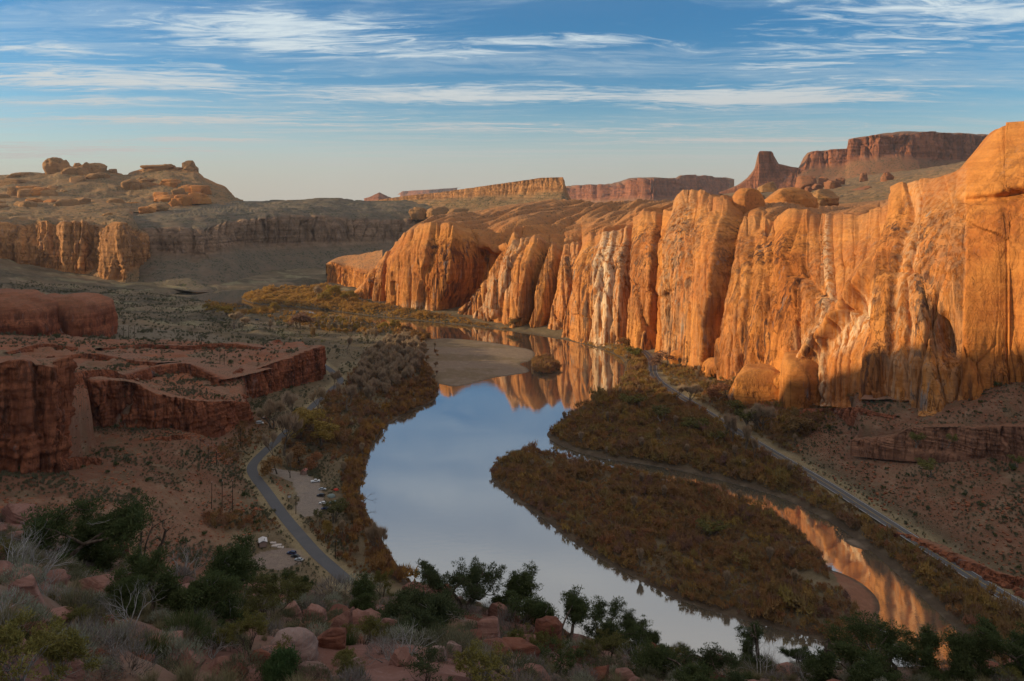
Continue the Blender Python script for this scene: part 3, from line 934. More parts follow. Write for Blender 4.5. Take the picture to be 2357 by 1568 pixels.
# plates of the foot: pale quarried band at the river
pale = np.maximum(pale, 0.8 * np.exp(-((xsw - 985) / 26) ** 2) * sstep(Z3, 24, 10))
pale = np.maximum(pale, 0.7 * np.exp(-((xsw - 1170) / 30) ** 2) * np.exp(-((Z3 - 55) / 16) ** 2))
pale = np.maximum(pale, 0.5 * np.exp(-((xsw - 1870) / 30) ** 2) * np.exp(-((Z3 - 62) / 14) ** 2))
d = d * (1 - 0.55 * sstep(f, 0.72, 1.0) * (1 - smooth_zone))
WP[..., 0] += out[:, None, 0] * d
WP[..., 1] += out[:, None, 1] * d
# slickrock fins on the top, running back and to the right
ux, uy = 0.62, 0.78
al = X3 * ux + Y3 * uy
ac = X3 * uy - Y3 * ux
fw = fbm(ac * .01, al * .004, 3, 3)
fin = np.minimum(1, np.abs(pn(al * 0.0042 + fw * 0.4, ac * 0.026 + fw * 0.25, 1.0)) * 2.4) ** 0.55
fin2 = np.minimum(1, np.abs(pn(al * 0.010 + 5, ac * 0.060 + fw * 0.4, 4.0)) * 2.4) ** 0.6
amp = sstep(on_top, 0.0, 0.12) * (1 - sstep(on_top, 1.2, 2.0)) * np.interp(wxs, [790, 900, 1000, 1400, 1600, 2050, 2200, 2300], [1, 4, 13, 17, 10, 7, 3, 1])[:, None]
WP[..., 2] += (fin - 0.75) * 1.0 * amp + (fin2 - 0.7) * 0.34 * amp + fbm(X3 * 0.03, Y3 * 0.03, 2, 4) * 0.08 * amp
# rounded heads of the blocks along the rim
near_rim = np.exp(-((f - 0.97) / 0.10) ** 2) * (on_top < 0.02) + np.exp(-(on_top / 0.16) ** 2) * (on_top >= 0.02)
WP[..., 2] += near_rim * (np.clip(dpan + cu, -18, 16) * 0.40 + (bil - 0.8) * 11 + fbm(A2 * .035, 0, 5.0, 3) * 4) * small * (1 - smooth_zone)
mask = np.stack([np.clip(sstep(f, 1.0, 0.80) * (1 - smooth_zone * 0.6) * vpan, 0, 1.6), pale * (on_top < 0.05), sstep(f, 0.90, 1.02) * 0.75 + 0.2 * sstep(on_top, 0, .5)], -1)
mask[..., 2] = np.clip(np.where(on_top > 0, 0.5 + 0.45 * sstep(on_top, 0.1, 0.6), sstep(f, 0.88, 1.0) * 0.5), 0, 1) * np.interp(wxs, [790, 2050, 2200, 2300], [1, 1, 0.35, 0.1])[:, None]
wall = link('canyon_wall', grid_mesh('canyon_wall', WP, MAT_WALL, {'mask': mask}, flip=True))
tag(wall, 'sunlit orange sandstone cliff wall with streaks and slots along the far bank', None, None, 'structure')


# ------------------------------------------------------------------ the other cliffs and far country
def cliff(name, lines, xs, counts, mat, face_rows, amp=3.0, sc=1.0, kind='structure', label=None, cat=None, ease=None, bench_amp=0.0, slots=1.0, top_amp=0.0, top_sc=0.02, smooth=25, panel=0.0, sink=None):
    """generic weathered cliff: rows face_rows = (a, b) of the loft are the steep face"""
    P, T = loft([line(l) if not isinstance(l, np.ndarray) else l for l in lines], xs, counts, ease)
    a, b = face_rows
    r0 = sum(counts[:int(math.ceil(a))])
    o = outward(P, r0, smooth)
    s = arc_len(P, r0)[:, None] * np.ones((1, len(T)))
    X, Y, Z = P[..., 0], P[..., 1], P[..., 2]
    f = np.clip((T - a) / (b - a), 0, 1)[None, :] * np.ones((len(xs), 1))
    ff = f * 0 + sstep(T, a - 0.25, a + 0.12)[None, :] * sstep(T, b + 0.35, b - 0.02)[None, :]
    k = 1.0 / sc
    d = fbm(s * 0.03 * k, Z * 0.02 * k, 1.5 + len(name), 6) * amp * 0.7
    wz = fbm(s * .02 * k, Z * .006 * k, 2, 3)
    bl = np.minimum(1, np.abs(pn(s * 0.03 * k + 0.35 * wz, Z * 0.003 * k, 3.0)) * 2.6) ** 0.5
    d += (bl - 0.75) * amp * 2.2
    fl = ridged(s * 0.05 * k + fbm(s * .012 * k, Z * .012 * k, 2, 3), Z * 0.006 * k, 3.0, 4)
    cr = np.clip((0.25 - np.abs(pn(s * 0.04 * k + 0.5 * fbm(s * .02 * k, Z * .02 * k, 6, 3), Z * .004 * k + 3, 7.0))) / 0.25, 0, 1) ** 5
    d += ((fl - 0.5) * amp * 0.6 - cr * amp * 1.3) * slots
    bz = pn(s * 0.006 * k, 0.0, Z * 0.16 * k) + 0.6 * pn(s * .014 * k, 2.0, Z * 0.4 * k)
    d += np.clip(bz, -.6, .6) * amp * 0.4
    if panel:
        c = fbm(s * 0.012 * k + 11, Z * 0.004 * k, 2.0, 3)
        d += (np.floor(c * 4) / 4) * panel
    for cw, chh, am, sd_ in ((22, 70, 1.5, 4), (8, 20, .7, 5)):
        ra, rb, ox, oy, ed = voronoi(s / (cw * sc) + 0.2 * wz, Z / (chh * sc) + 0.15 * wz, sd_ + len(lines))
        d += ((ra - 0.5) * am + (rb - 0.5) * am * ox * 1.6) * amp * 0.7
    d *= ff
    P[..., 0] += o[:, None, 0] * d
    P[..., 1] += o[:, None, 1] * d
    # slopes under and over the face
    ns = (1 - ff)
    ends = sstep(np.arange(len(T)), 0, 2)[None, :]
    P[..., 2] += np.exp(-((T - b) / 0.3) ** 2)[None, :] * (bl - 0.8) * amp * 1.6 * slots * (panel > 5)
    P[..., 2] += ns * ends * (fbm(X * top_sc, Y * top_sc, 2.0, 4, 0.42) * top_amp * 0.9 + (np.minimum(1, np.abs(pn(X * top_sc * 1.1 + 3, Y * top_sc * 2.4, 5.0)) * 2.4) ** 0.6 - 0.7) * top_amp * 0.7)
    if bench_amp:
        q = P[..., 2] / bench_amp + fbm(X * .004, Y * .004, 1, 3) * 0.7
        fr = q - np.floor(q)
        P[..., 2] += ns * ends * (sstep(fr, 0.5, 1.0) - fr) * bench_amp * 0.6
    if sink:
        P[..., 2] -= 45 * sstep(xs, *sink)[:, None] * sstep(T, 2.2, 3.2)[None, :]
    mf = np.maximum(ff, (T < a)[None, :] * (mat in (MAT_BENCH, MAT_BAND)))
    mask = np.stack([mf, 0 * ff, np.clip(1 - mf * 1.3, 0, 1)], -1)
    ob = link(name, grid_mesh(name, P, mat, {'mask': mask}, flip=True))
    tag(ob, label, cat, None, kind)
    return ob


def cface(t):
    return 0.55 * t + 0.45 * t ** 4, t


def talus(t):
    return t, 0.55 * t + 0.45 * t * t


# low cliff tail beyond the wall's far end
cliff('canyon_wall', [[(750, 672, 1640), (765, 668, 1610), (800, 680, 1560), (850, 700, 1450), (880, 704, 1400)], [(750, 650, 1640), (765, 648, 1612), (800, 662, 1562), (850, 685, 1455), (880, 695, 1402)],
                      [(750, 610, 1655), (765, 604, 1630), (800, 618, 1580), (835, 630, 1490), (880, 640, 1440)], [(750, 606, 1700), (780, 592, 1700), (830, 585, 1660), (880, 575, 1600)], [(750, 640, 1800), (880, 600, 1750)]],
      np.linspace(750, 880, 170), [6, 26, 16, 4], MAT_WALL, (1, 2), 2.6, 0.7, label='low sunlit red cliff past the far end of the great wall', top_amp=1.5)

# far left cliff in slanting sun, with the country behind it
cliff('canyon_wall', [[(-90, 650, 1740), (100, 650, 1700), (180, 645, 1660), (250, 652, 1600), (290, 655, 1590), (350, 655, 1640)],
                      [(-90, 625, 1760), (60, 625, 1740), (100, 620, 1715), (180, 632, 1672), (215, 618, 1690), (245, 642, 1612), (290, 640, 1600), (310, 615, 1680), (350, 610, 1720)],
                      [(-90, 508, 1800), (-20, 512, 1795), (25, 515, 1790), (60, 520, 1780), (100, 508, 1760), (128, 520, 1770), (150, 512, 1715), (190, 512, 1710), (215, 522, 1740), (245, 528, 1690), (262, 512, 1660), (285, 515, 1650), (310, 530, 1720), (350, 545, 1780)],
                      [(-90, 500, 1880), (25, 502, 1880), (100, 500, 1860), (200, 504, 1840), (270, 503, 1800), (350, 512, 1880)],
                      [(-90, 482, 2150), (100, 482, 2150), (200, 480, 2150), (350, 488, 2150)], [(-90, 450, 2480), (100, 448, 2500), (200, 452, 2500), (350, 455, 2500)],
                      [(-90, 412, 2900), (0, 402, 2900), (60, 397, 2900), (110, 396, 2900), (140, 388, 2900), (240, 390, 2900), (290, 402, 2900), (330, 388, 2900), (350, 386, 2900)], [(-90, 440, 3500), (350, 430, 3500)]],
      np.linspace(-90, 350, 520), [5, 66, 16, 22, 26, 26, 4], MAT_FAR, (1, 2), 5.0, 1.2, ease={1: cface}, top_amp=7.0, top_sc=0.010, bench_amp=7, smooth=41,
      label='far left sandstone cliff half in sunlight below the knobs', panel=10, sink=(296, 349))

# long shaded slope and upper cliffs across the bend, running back to the plateau
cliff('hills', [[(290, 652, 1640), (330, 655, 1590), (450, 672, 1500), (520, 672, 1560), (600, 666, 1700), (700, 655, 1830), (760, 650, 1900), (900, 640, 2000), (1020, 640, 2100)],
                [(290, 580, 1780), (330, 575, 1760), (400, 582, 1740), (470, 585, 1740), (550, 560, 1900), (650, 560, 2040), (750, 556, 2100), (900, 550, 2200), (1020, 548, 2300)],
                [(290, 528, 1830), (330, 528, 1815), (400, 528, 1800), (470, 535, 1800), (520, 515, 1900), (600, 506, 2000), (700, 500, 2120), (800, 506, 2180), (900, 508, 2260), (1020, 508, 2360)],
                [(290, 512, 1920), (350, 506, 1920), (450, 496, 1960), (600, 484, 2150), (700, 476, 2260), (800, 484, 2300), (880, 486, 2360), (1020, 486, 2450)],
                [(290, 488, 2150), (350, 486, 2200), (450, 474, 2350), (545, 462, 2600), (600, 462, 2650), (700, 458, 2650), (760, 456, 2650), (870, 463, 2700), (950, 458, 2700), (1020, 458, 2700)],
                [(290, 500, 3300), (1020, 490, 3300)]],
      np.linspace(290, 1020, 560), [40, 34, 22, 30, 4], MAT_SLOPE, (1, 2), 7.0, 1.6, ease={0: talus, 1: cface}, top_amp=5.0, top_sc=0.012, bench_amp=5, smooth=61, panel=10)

# the left hill carries on behind the near cliffs up to the ridge with the knobs
cliff('hills', [[(285, 488, 2150), (330, 488, 2150), (350, 488, 2150), (400, 486, 2180), (460, 480, 2300), (560, 468, 2500)], [(285, 454, 2500), (330, 455, 2500), (350, 456, 2490), (400, 464, 2430), (460, 468, 2420), (560, 464, 2520)], [(285, 431, 2690), (330, 428, 2690), (350, 427, 2680), (400, 430, 2640), (460, 440, 2600), (500, 452, 2580), (560, 462, 2560)],
                [(285, 402, 2900), (330, 388, 2900), (350, 386, 2900), (380, 385, 2880), (445, 390, 2850), (470, 408, 2830), (500, 422, 2800), (520, 430, 2790), (532, 445, 2780), (548, 459, 2760), (560, 463, 2750)], [(285, 430, 3400), (560, 470, 3300)]],
      np.linspace(285, 560, 280), [16, 20, 24, 4], MAT_FAR, (2.97, 3), 2.0, 1.3, top_amp=7.0, top_sc=0.010, bench_amp=7, sink=(298, 286))

# long hill ending in a dark prow in the middle distance
cliff('hills', [[(850, 466, 2720), (920, 472, 2640), (1000, 484, 2500), (1150, 492, 2350), (1250, 490, 2250), (1345, 492, 2200)], [(850, 465, 2730), (950, 463, 2640), (1050, 462, 2520), (1200, 457, 2420), (1290, 452, 2330), (1318, 470, 2320), (1345, 484, 2310)],
                [(850, 464, 2740), (920, 453, 2720), (960, 448, 2700), (1000, 444, 2680), (1080, 433, 2600), (1150, 423, 2540), (1220, 413, 2480), (1250, 409, 2460), (1295, 408, 2430), (1303, 430, 2420), (1313, 456, 2420), (1345, 480, 2450)],
                [(850, 474, 3100), (1345, 494, 3000)]],
      np.linspace(850, 1345, 460), [24, 44, 4], MAT_FAR, (1.35, 2), 4.0, 0.8, top_amp=4.0, top_sc=0.014, bench_amp=8, slots=0.5)

# country between the wall's top and the mesas on the right
cliff('hills', [[(1600, 500, 1150), (1750, 482, 1150), (1900, 490, 1100), (2050, 480, 1050), (2200, 440, 950), (2340, 400, 950)], [(1600, 470, 1700), (1750, 458, 1700), (1880, 458, 1700), (2000, 452, 1600), (2100, 434, 1500), (2200, 405, 1400), (2340, 372, 1400)],
                [(1600, 462, 2600), (1720, 446, 2600), (1800, 445, 2600), (1900, 434, 2600), (2000, 420, 2600), (2150, 398, 2500), (2260, 372, 2500), (2340, 360, 2500)],
                [(1600, 462, 4700), (1680, 446, 4650), (1740, 434, 4600), (1800, 437, 4600), (1900, 420, 4500), (2000, 402, 4450), (2120, 388, 4450), (2300, 362, 4700), (2340, 360, 4800)]],
      np.linspace(1600, 2340, 380), [30, 36, 30], MAT_FAR, (0, 0.01), 2.0, 1.0, top_amp=7.0, top_sc=0.008, bench_amp=7)
cliff('hills', [[(1290, 488, 2050), (1400, 484, 2000), (1500, 480, 1950), (1620, 474, 1900), (1700, 470, 1900)], [(1290, 474, 3000), (1400, 474, 3000), (1600, 464, 3000), (1700, 455, 3000)], [(1290, 478, 6400), (1400, 474, 6300), (1600, 470, 6200), (1700, 455, 6200)]],
      np.linspace(1290, 1700, 160), [20, 24], MAT_FAR, (0, 0.01), 2.0, 1.0, top_amp=5.0, top_sc=0.006)

# mesas and buttes far off
cliff('mesa', [[(1296, 482, 7700), (1500, 486, 6200), (1690, 480, 7000)], [(1296, 456, 7750), (1400, 456, 7000), (1440, 452, 6750), (1500, 452, 6350), (1560, 455, 6600), (1690, 446, 7100)],
               [(1296, 431, 7800), (1330, 427, 7600), (1400, 425, 7100), (1432, 424, 6950), (1438, 417, 6820), (1465, 411, 6650), (1500, 410, 6420), (1545, 412, 6600), (1566, 412, 6750), (1570, 405, 6800), (1600, 404, 6950), (1640, 408, 7100), (1690, 413, 7300)],
               [(1296, 429, 8200), (1400, 423, 7900), (1465, 408, 7600), (1545, 411, 7600), (1570, 404, 7700), (1640, 407, 7900), (1690, 412, 8000)], [(1296, 480, 9000), (1690, 480, 9000)]],
      np.linspace(1296, 1690, 300), [14, 26, 5, 3], MAT_MESA, (1, 2), 26.0, 6.0, kind=None, label='hazy red mesa on the skyline between the dark prow and the butte', cat='mesa', ease={0: talus}, top_amp=10, top_sc=0.004, slots=0.8, panel=60)
cliff('mesa', [[(1835, 430, 4500), (1900, 424, 4450), (2000, 408, 4350), (2120, 396, 4300), (2330, 376, 4750)], [(1835, 398, 4560), (1870, 380, 4560), (1945, 374, 4520), (1956, 364, 4500), (2000, 358, 4440), (2060, 352, 4400), (2110, 360, 4380), (2160, 366, 4480), (2330, 366, 4800)],
               [(1835, 392, 4580), (1850, 385, 4580), (1864, 352, 4600), (1870, 347, 4600), (1948, 344, 4540), (1953, 322, 4530), (1980, 315, 4500), (2030, 310, 4450), (2075, 306, 4420), (2100, 304, 4410), (2150, 305, 4500), (2200, 309, 4600), (2275, 313, 4760), (2300, 311, 4800), (2330, 313, 4860)],
               [(1835, 392, 4700), (1864, 350, 5000), (1950, 343, 5000), (1953, 321, 5050), (2100, 303, 5100), (2330, 312, 5300)], [(1835, 430, 5600), (2330, 380, 6000)]],
      np.linspace(1835, 2330, 420), [16, 34, 5, 3], MAT_MESA, (1, 2), 15.0, 3.4, kind=None, label='big dark red mesa with a stepped flat top at the upper right', cat='mesa', ease={0: talus}, top_amp=6, top_sc=0.006, slots=1.0, panel=30)
cliff('butte', [[(1655, 446, 4650), (1720, 448, 4550), (1780, 446, 4500), (1880, 436, 4480)], [(1655, 444, 4700), (1700, 428, 4650), (1722, 414, 4640), (1736, 398, 4640), (1743, 380, 4640), (1750, 374, 4630), (1776, 374, 4640), (1786, 382, 4640), (1800, 388, 4640), (1830, 392, 4620), (1880, 398, 4620)],
                [(1655, 443, 4710), (1700, 427, 4660), (1722, 412, 4650), (1736, 394, 4652), (1744, 376, 4652), (1746, 352, 4652), (1750, 348, 4650), (1776, 348, 4645), (1780, 352, 4652), (1783, 374, 4652), (1795, 380, 4652), (1812, 384, 4650), (1830, 387, 4640), (1880, 392, 4640)],
                [(1655, 443, 4760), (1700, 424, 4760), (1735, 390, 4720), (1746, 352, 4700), (1752, 348, 4700), (1774, 348, 4700), (1779, 354, 4700), (1795, 378, 4730), (1880, 392, 4760)], [(1655, 460, 5000), (1880, 440, 5000)]],
      np.linspace(1655, 1880, 420), [26, 14, 4, 3], MAT_MESA, (0.3, 2), 5.0, 2.2, kind=None, label='red butte with a square castle-like tower on the skyline', cat='butte', ease={0: talus}, top_amp=3, top_sc=0.012, smooth=61)
cliff('butte', [[(838, 472, 6000), (870, 472, 5900), (905, 472, 6000)], [(838, 457, 6200), (858, 450, 6150), (868, 445, 6120), (872, 443, 6110), (880, 446, 6120), (890, 451, 6150), (905, 457, 6200)], [(838, 458, 6400), (905, 458, 6400)]],
      np.linspace(838, 905, 60), [10, 4], MAT_MESA, (0.5, 1), 6.0, 3.0, kind=None, label='tiny pointed pink butte on the far skyline left of centre', cat='butte', top_amp=3)
cliff('mesa', [[(915, 456, 12000), (980, 456, 11500), (1060, 450, 12000)], [(915, 448, 12000), (925, 440, 11900), (980, 437, 11700), (1060, 432, 12000)], [(915, 448, 13500), (1060, 431, 13500)]],
      np.linspace(915, 1060, 60), [8, 3], MAT_MESA, (0, 1), 40.0, 10.0, kind=None, label='thin blue mesa on the horizon behind the long hill', cat='mesa', top_amp=3)

# shaded benches on the left bank: dark red cliffs
def wline(pts):
    """(running number, X, Y, Z)"""
    return np.array(pts, float)


def bench_cliff(pts, n, label, amp=2.6, back=7.0, sc=0.35, rows=40, tail=0.0, mat=None):
    """pts: (X, Y, z foot, z top)"""
    a = np.array(pts, float)
    s = np.concatenate([[0], np.cumsum(np.hypot(*np.diff(a[:, :2], axis=0).T))])
    T = np.gradient(a[:, :2], axis=0)
    T /= np.linalg.norm(T, axis=1, keepdims=True)
    N = np.stack([T[:, 1], -T[:, 0]], 1)
    mk = lambda off, z: np.stack([s, a[:, 0] + N[:, 0] * off, a[:, 1] + N[:, 1] * off, z], 1)
    h = a[:, 3] - a[:, 2]
    L = [mk(2.6, a[:, 2] - 7), mk(2.4, a[:, 2] - 1), mk(-0.5, a[:, 3]), mk(-back, a[:, 3] + 0.6 - tail * h), mk(-back * (1 + tail) - 6, np.minimum(a[:, 3] - 5, a[:, 2] + (0 if tail else 99)))]
    return cliff('canyon_wall', L, np.linspace(0, s[-1], n), [6, rows, 7, 3], mat or MAT_BENCH, (1, 2), amp, sc, ease={1: cface}, top_amp=0.8, top_sc=0.08, label=label, panel=amp * 2.0, smooth=31)


bench_cliff([(-345, 372, 44, 98), (-300, 378, 44, 101), (-268, 392, 44, 100), (-246, 398, 44, 102), (-231, 404, 42, 97), (-236, 418, 42, 99), (-252, 445, 42, 94), (-275, 478, 40, 84), (-310, 515, 38, 74)], 300, 'tall dark red cliff end at the left edge in shade', 3.4, 12, 0.45, 60)
bench_cliff([(-300, 500, 36, 70), (-286, 503, 36, 69), (-268, 512, 34, 66), (-250, 521, 32, 62), (-232, 528, 29, 52), (-214, 535, 26, 47), (-207, 555, 23, 41), (-204, 580, 17, 35), (-201, 600, 13, 29), (-203, 614, 11, 26), (-216, 640, 12, 26), (-232, 672, 12, 28)], 420, 'red cliff band under the slickrock bench on the left', 2.2, 8, 0.3)
bench_cliff([(-240, 674, 13, 31), (-226, 682, 12, 32), (-218, 698, 11, 33), (-208, 718, 10, 35), (-199, 742, 8, 36), (-188, 768, 6, 37), (-186, 782, 6, 37), (-196, 802, 6, 34), (-215, 830, 7, 26), (-236, 856, 8, 20)], 340, 'red cliff prow above the cottonwoods on the left bank', 2.2, 8, 0.3)
# cliff band on the right, under the great wall
tb = np.array(_tb)
tX, tY = at(tb[:, 0], tb[:, 1], tb[:, 2])
bench_cliff([(x, y, z - 1, z + hh) for x, y, z, hh in zip(tX, tY, tb[:, 2], (1.5, 5, 11, 12, 14, 13))], 300, 'banded brown ledge below the shaded foot of the great wall', 1.6, 10, 0.3, mat=MAT_BAND)

# the rim that stands beside the viewpoint and throws the valley into shade (outside the picture)
rim = [(-640, -900, 350), (-640, 400, 350), (-640, 530, 296), (-640, 655, 224), (-640, 782, 150), (-660, 890, 138), (-715, 965, 122), (-800, 1020, 108), (-890, 1120, 118), (-990, 1240, 132), (-1090, 1370, 158), (-1120, 1420, 128),
       (-1150, 1540, 118), (-1250, 1630, 88), (-1285, 1712, 106), (-1285, 1757, 120), (-1290, 1815, 172), (-1500, 1900, 195)]
ra = np.array(rim, float)
rs = np.concatenate([[0], np.cumsum(np.hypot(*np.diff(ra[:, :2], axis=0).T))])
rl = lambda dx, zf: np.stack([rs, ra[:, 0] + dx, ra[:, 1], ra[:, 2] * zf], 1)
cliff('canyon_wall', [rl(110, 0.0), rl(60, 0.35), rl(5, 1.0), rl(-60, 1.02), rl(-260, 0.9), rl(-500, 0.2)], np.linspace(0, rs[-1], 420), [10, 22, 8, 8, 6], MAT_BENCH, (1, 2), 7.0, 1.6, ease={1: cface}, top_amp=4.0, top_sc=0.012, label='shaded rim west of the viewpoint', panel=12)


def unit_(v):
    return v / np.linalg.norm(v)


# ------------------------------------------------------------------ rounded rocks: knobs, domes, boulders
def blob(seed, rx, ry, rz, n=40, m=26, rough=0.22, layers=0.0, boxy=0.0, lsc=0.5, flat=0.35, cuts=0, cut_at=(0.62, 0.95)):
    """weathered lump: x half-width, y half-depth, height; sits on z = 0"""
    r = np.random.RandomState(seed)
    o = r.uniform(0, 50, 3)
    th = np.linspace(0, 2 * np.pi, n + 1)[:-1]
    ph = np.linspace(-flat, np.pi / 2, m)
    ct, st = np.cos(th)[:, None], np.sin(th)[:, None]
    cp, sp = np.cos(ph)[None, :], np.sin(ph)[None, :]
    p = 1.0 / (1 + boxy * 1.6)
    sg = lambda v, q: np.sign(v) * np.abs(v) ** q
    x, y, z = sg(ct, p) * sg(cp, p), sg(st, p) * sg(cp, p), sg(sp, p) * np.ones_like(ct)
    k = 1 + rough * fbm(x * 1.1 + o[0], y * 1.1 + o[1], z * 1.1 + o[2], 5) + rough * 0.8 * (ridged(x * 1.4 + o[1], y * 1.4 + o[2], z * 0.8, 3) - 0.5)
    if layers:
        k = k + layers * np.clip(pn(x * 0.4 + o[0], y * 0.4, z * 7 * lsc * 2 + o[2]), -0.5, 0.5) * (1 - sp ** 4)
    Q = np.stack([x * k, y * k, z * (0.6 + 0.4 * k)], -1)
    for i in range(cuts):
        # a flat break: what stands proud of the plane is split off
        nv = unit_(r.normal(size=3) * np.array([1, 1, 0.55]))
        e = (Q @ nv) - r.uniform(*cut_at)
        Q = Q - np.maximum(e, 0)[..., None] * nv * 0.92
    return Q * np.array([rx, ry, rz])


def blob_mesh(name, P, mat, tops=0.5):
    n, m = P.shape[:2]
    zz = P[..., 2] / max(P[..., 2].max(), 1e-6)
    mask = np.stack([1 - sstep(zz, 0.6, 0.95), 0 * zz, sstep(zz, 0.55, 0.95) * tops], -1)
    return grid_mesh(name, P, mat, {'mask': mask}, wrap=True)


def knob(x0, x1, ytop, ybase, D, label, seed, mat=MAT_FAR, boxy=0.3, layers=0.06, depth=1.0, cat='rock', n=56, m=34, rough=0.25, name='rock_outcrop', yaw=0.0, tops=0.5):
    X0, _, Z0 = atD(x0, ybase, D)
    X1, _, _ = atD(x1, ybase, D)
    _, _, Zt = atD((x0 + x1) / 2, ytop, D)
    rx = (X1 - X0) / 2
    h = Zt - Z0
    P = blob(seed, rx, rx * depth, h * 0.93, n, m, rough, layers, boxy, cuts={'rock_dome': 3}.get(name, 7), cut_at=(0.66, 0.98))
    if yaw:
        c, s = math.cos(yaw), math.sin(yaw)
        P = np.stack([P[..., 0] * c - P[..., 1] * s, P[..., 0] * s + P[..., 1] * c, P[..., 2]], -1)
    P = P + np.array([(X0 + X1) / 2, D + rx * depth * 0.4, Z0])
    o = link(name, blob_mesh(name, P, mat, tops))
    tag(o, label, cat)
    return o


knob(104, 160, 360, 402, 2890, 'blocky knob on top of the left skyline hill', 1, boxy=0.6)
knob(138, 205, 378, 420, 2820, 'rounded dome leaning against the blocky knob of the left skyline hill', 2)
knob(175, 238, 374, 410, 2860, 'pale lumpy dome in the middle of the left skyline knobs', 3)
knob(225, 285, 396, 412, 2880, 'low dark shoulder trailing right from the left skyline knobs', 4)
knob(190, 246, 396, 422, 2760, 'smooth low dome in front of the left skyline knobs', 5)
knob(328, 405, 378, 400, 2880, 'flat topped rock left of the horn on the left hill', 6, boxy=0.8, layers=0.15)
knob(402, 452, 378, 412, 2850, 'stepped base block under the horn on the left hill', 7, boxy=0.7, layers=0.15)
knob(416, 449, 367, 392, 2850, 'pointed horn rock at the top of the left hill', 8, boxy=0.2, layers=0.1)
knob(413, 474, 424, 464, 2600, 'sunlit orange knob on the right flank of the left hill', 9, MAT_WALL, boxy=0.6, layers=0.1)
knob(346, 422, 446, 476, 2450, 'wide orange dome below the sunlit knob of the left hill', 10, MAT_WALL, boxy=0.4)
knob(272, 318, 464, 488, 2350, 'small tilted orange rock left of the wide dome', 11, MAT_WALL, boxy=0.3)
knob(20, 66, 397, 412, 2850, 'small outcrop at the far left of the skyline', 12, boxy=0.5)
knob(66, 118, 430, 460, 2500, 'pinkish broken outcrop on the slope of the left hill', 13, MAT_WALL, boxy=0.4)
knob(228, 262, 490, 512, 1950, 'little knob on the rim of the far left cliff', 14, MAT_FAR)
for i, (a, b, t, bb, dd, tx) in enumerate([(112, 140, 362, 392, 2880, 'tall square block, leftmost of the crown of the left skyline hill'), (136, 158, 368, 394, 2870, 'shorter block touching the tall square one on the left skyline'), (160, 186, 374, 398, 2860, 'cracked round knob right of the blocks on the left skyline'), (186, 212, 372, 400, 2840, 'highest of the pale rounded knobs on the left skyline'),
                                           (208, 236, 378, 402, 2850, 'sloping knob at the right of the pale rounded ones on the left skyline'), (244, 268, 388, 402, 2890, 'small dark tooth on the right shoulder of the left skyline'), (340, 368, 380, 396, 2885, 'flat block at the left end of the horn ridge'), (368, 398, 377, 396, 2880, 'flat block in the middle of the horn ridge'),
                                           (398, 424, 384, 400, 2860, 'notched block left of the pointed horn'), (30, 70, 396, 412, 2860, 'broken ledge rock at the far left of the skyline'), (150, 200, 404, 424, 2700, 'pale hummock below the left skyline crown'), (90, 128, 436, 458, 2480, 'ragged pinkish rock on the slope left of centre of the left hill'),
                                           (452, 480, 412, 430, 2800, 'dark shoulder rock right of the pointed horn'), (480, 512, 426, 444, 2760, 'low dark rock near the end of the left hill'), (12, 40, 430, 446, 2500, 'small tan rock at the left edge of the hill slope')]):
    knob(a, b, t, bb, dd, tx, 110 + i, boxy=0.55, layers=0.12, rough=0.3)
for i, (a, b, t, bb, dd, tx) in enumerate([(940, 985, 476, 496, 2300, 'leftmost of the small rounded rocks on the plateau edge below the long hill'), (985, 1035, 474, 498, 2280, 'middle one of the small rounded rocks on the plateau edge below the long hill'),
                                           (1035, 1080, 478, 496, 2260, 'rightmost of the small rounded rocks on the plateau edge below the long hill')]):
    knob(a, b, t, bb, dd, tx, 20 + i, boxy=0.3)
knob(1690, 1764, 428, 486, 900, 'big round head rock on the rim of the great wall', 30, MAT_WALL, boxy=0.15, layers=0.03, name='rock_dome', rough=0.12)
knob(1752, 1880, 428, 482, 960, 'long low dome behind the round head on the rim', 31, MAT_WALL, boxy=0.2, layers=0.04, name='rock_dome', depth=0.7, rough=0.16)
knob(1868, 1930, 434, 466, 1100, 'dark dome right of the long low dome on the rim', 32, MAT_FAR, boxy=0.2, name='rock_dome')
knob(2030, 2060, 395, 414, 2500, 'small dark red rock pillar below the big mesa', 34, MAT_MESA, boxy=0.6)
knob(2195, 2225, 418, 442, 1350, 'small dark red stump of rock near the top right block', 36, MAT_MESA, boxy=0.5)
for i, (a, b, t, bb) in enumerate([(1860, 1885, 405, 424), (1884, 1908, 406, 424), (1980, 2002, 396, 416), (1925, 1945, 408, 420)]):
    knob(a, b, t, bb, 2900, ['low red hummock under the middle of the stepped mesa', 'low red hummock right beside its twin under the stepped mesa', 'sharp little red pinnacle on the flats before the big mesa', 'tiny red hummock between the twins and the pinnacle'][i], 40 + i, MAT_MESA, boxy=0.2)
# red domes at the left edge
knob(-150, 116, 668, 802, 850, 'dark red slickrock dome cut by the left edge above the bench', 50, MAT_BENCH, boxy=0.25, layers=0.05, name='rock_dome', n=90, m=60, rough=0.16, depth=0.8)
knob(40, 232, 672, 786, 900, 'dark red slickrock dome ending in a steep nose right of the edge dome', 51, MAT_BENCH, boxy=0.35, layers=0.05, name='rock_dome', n=90, m=60, rough=0.15, depth=0.8)
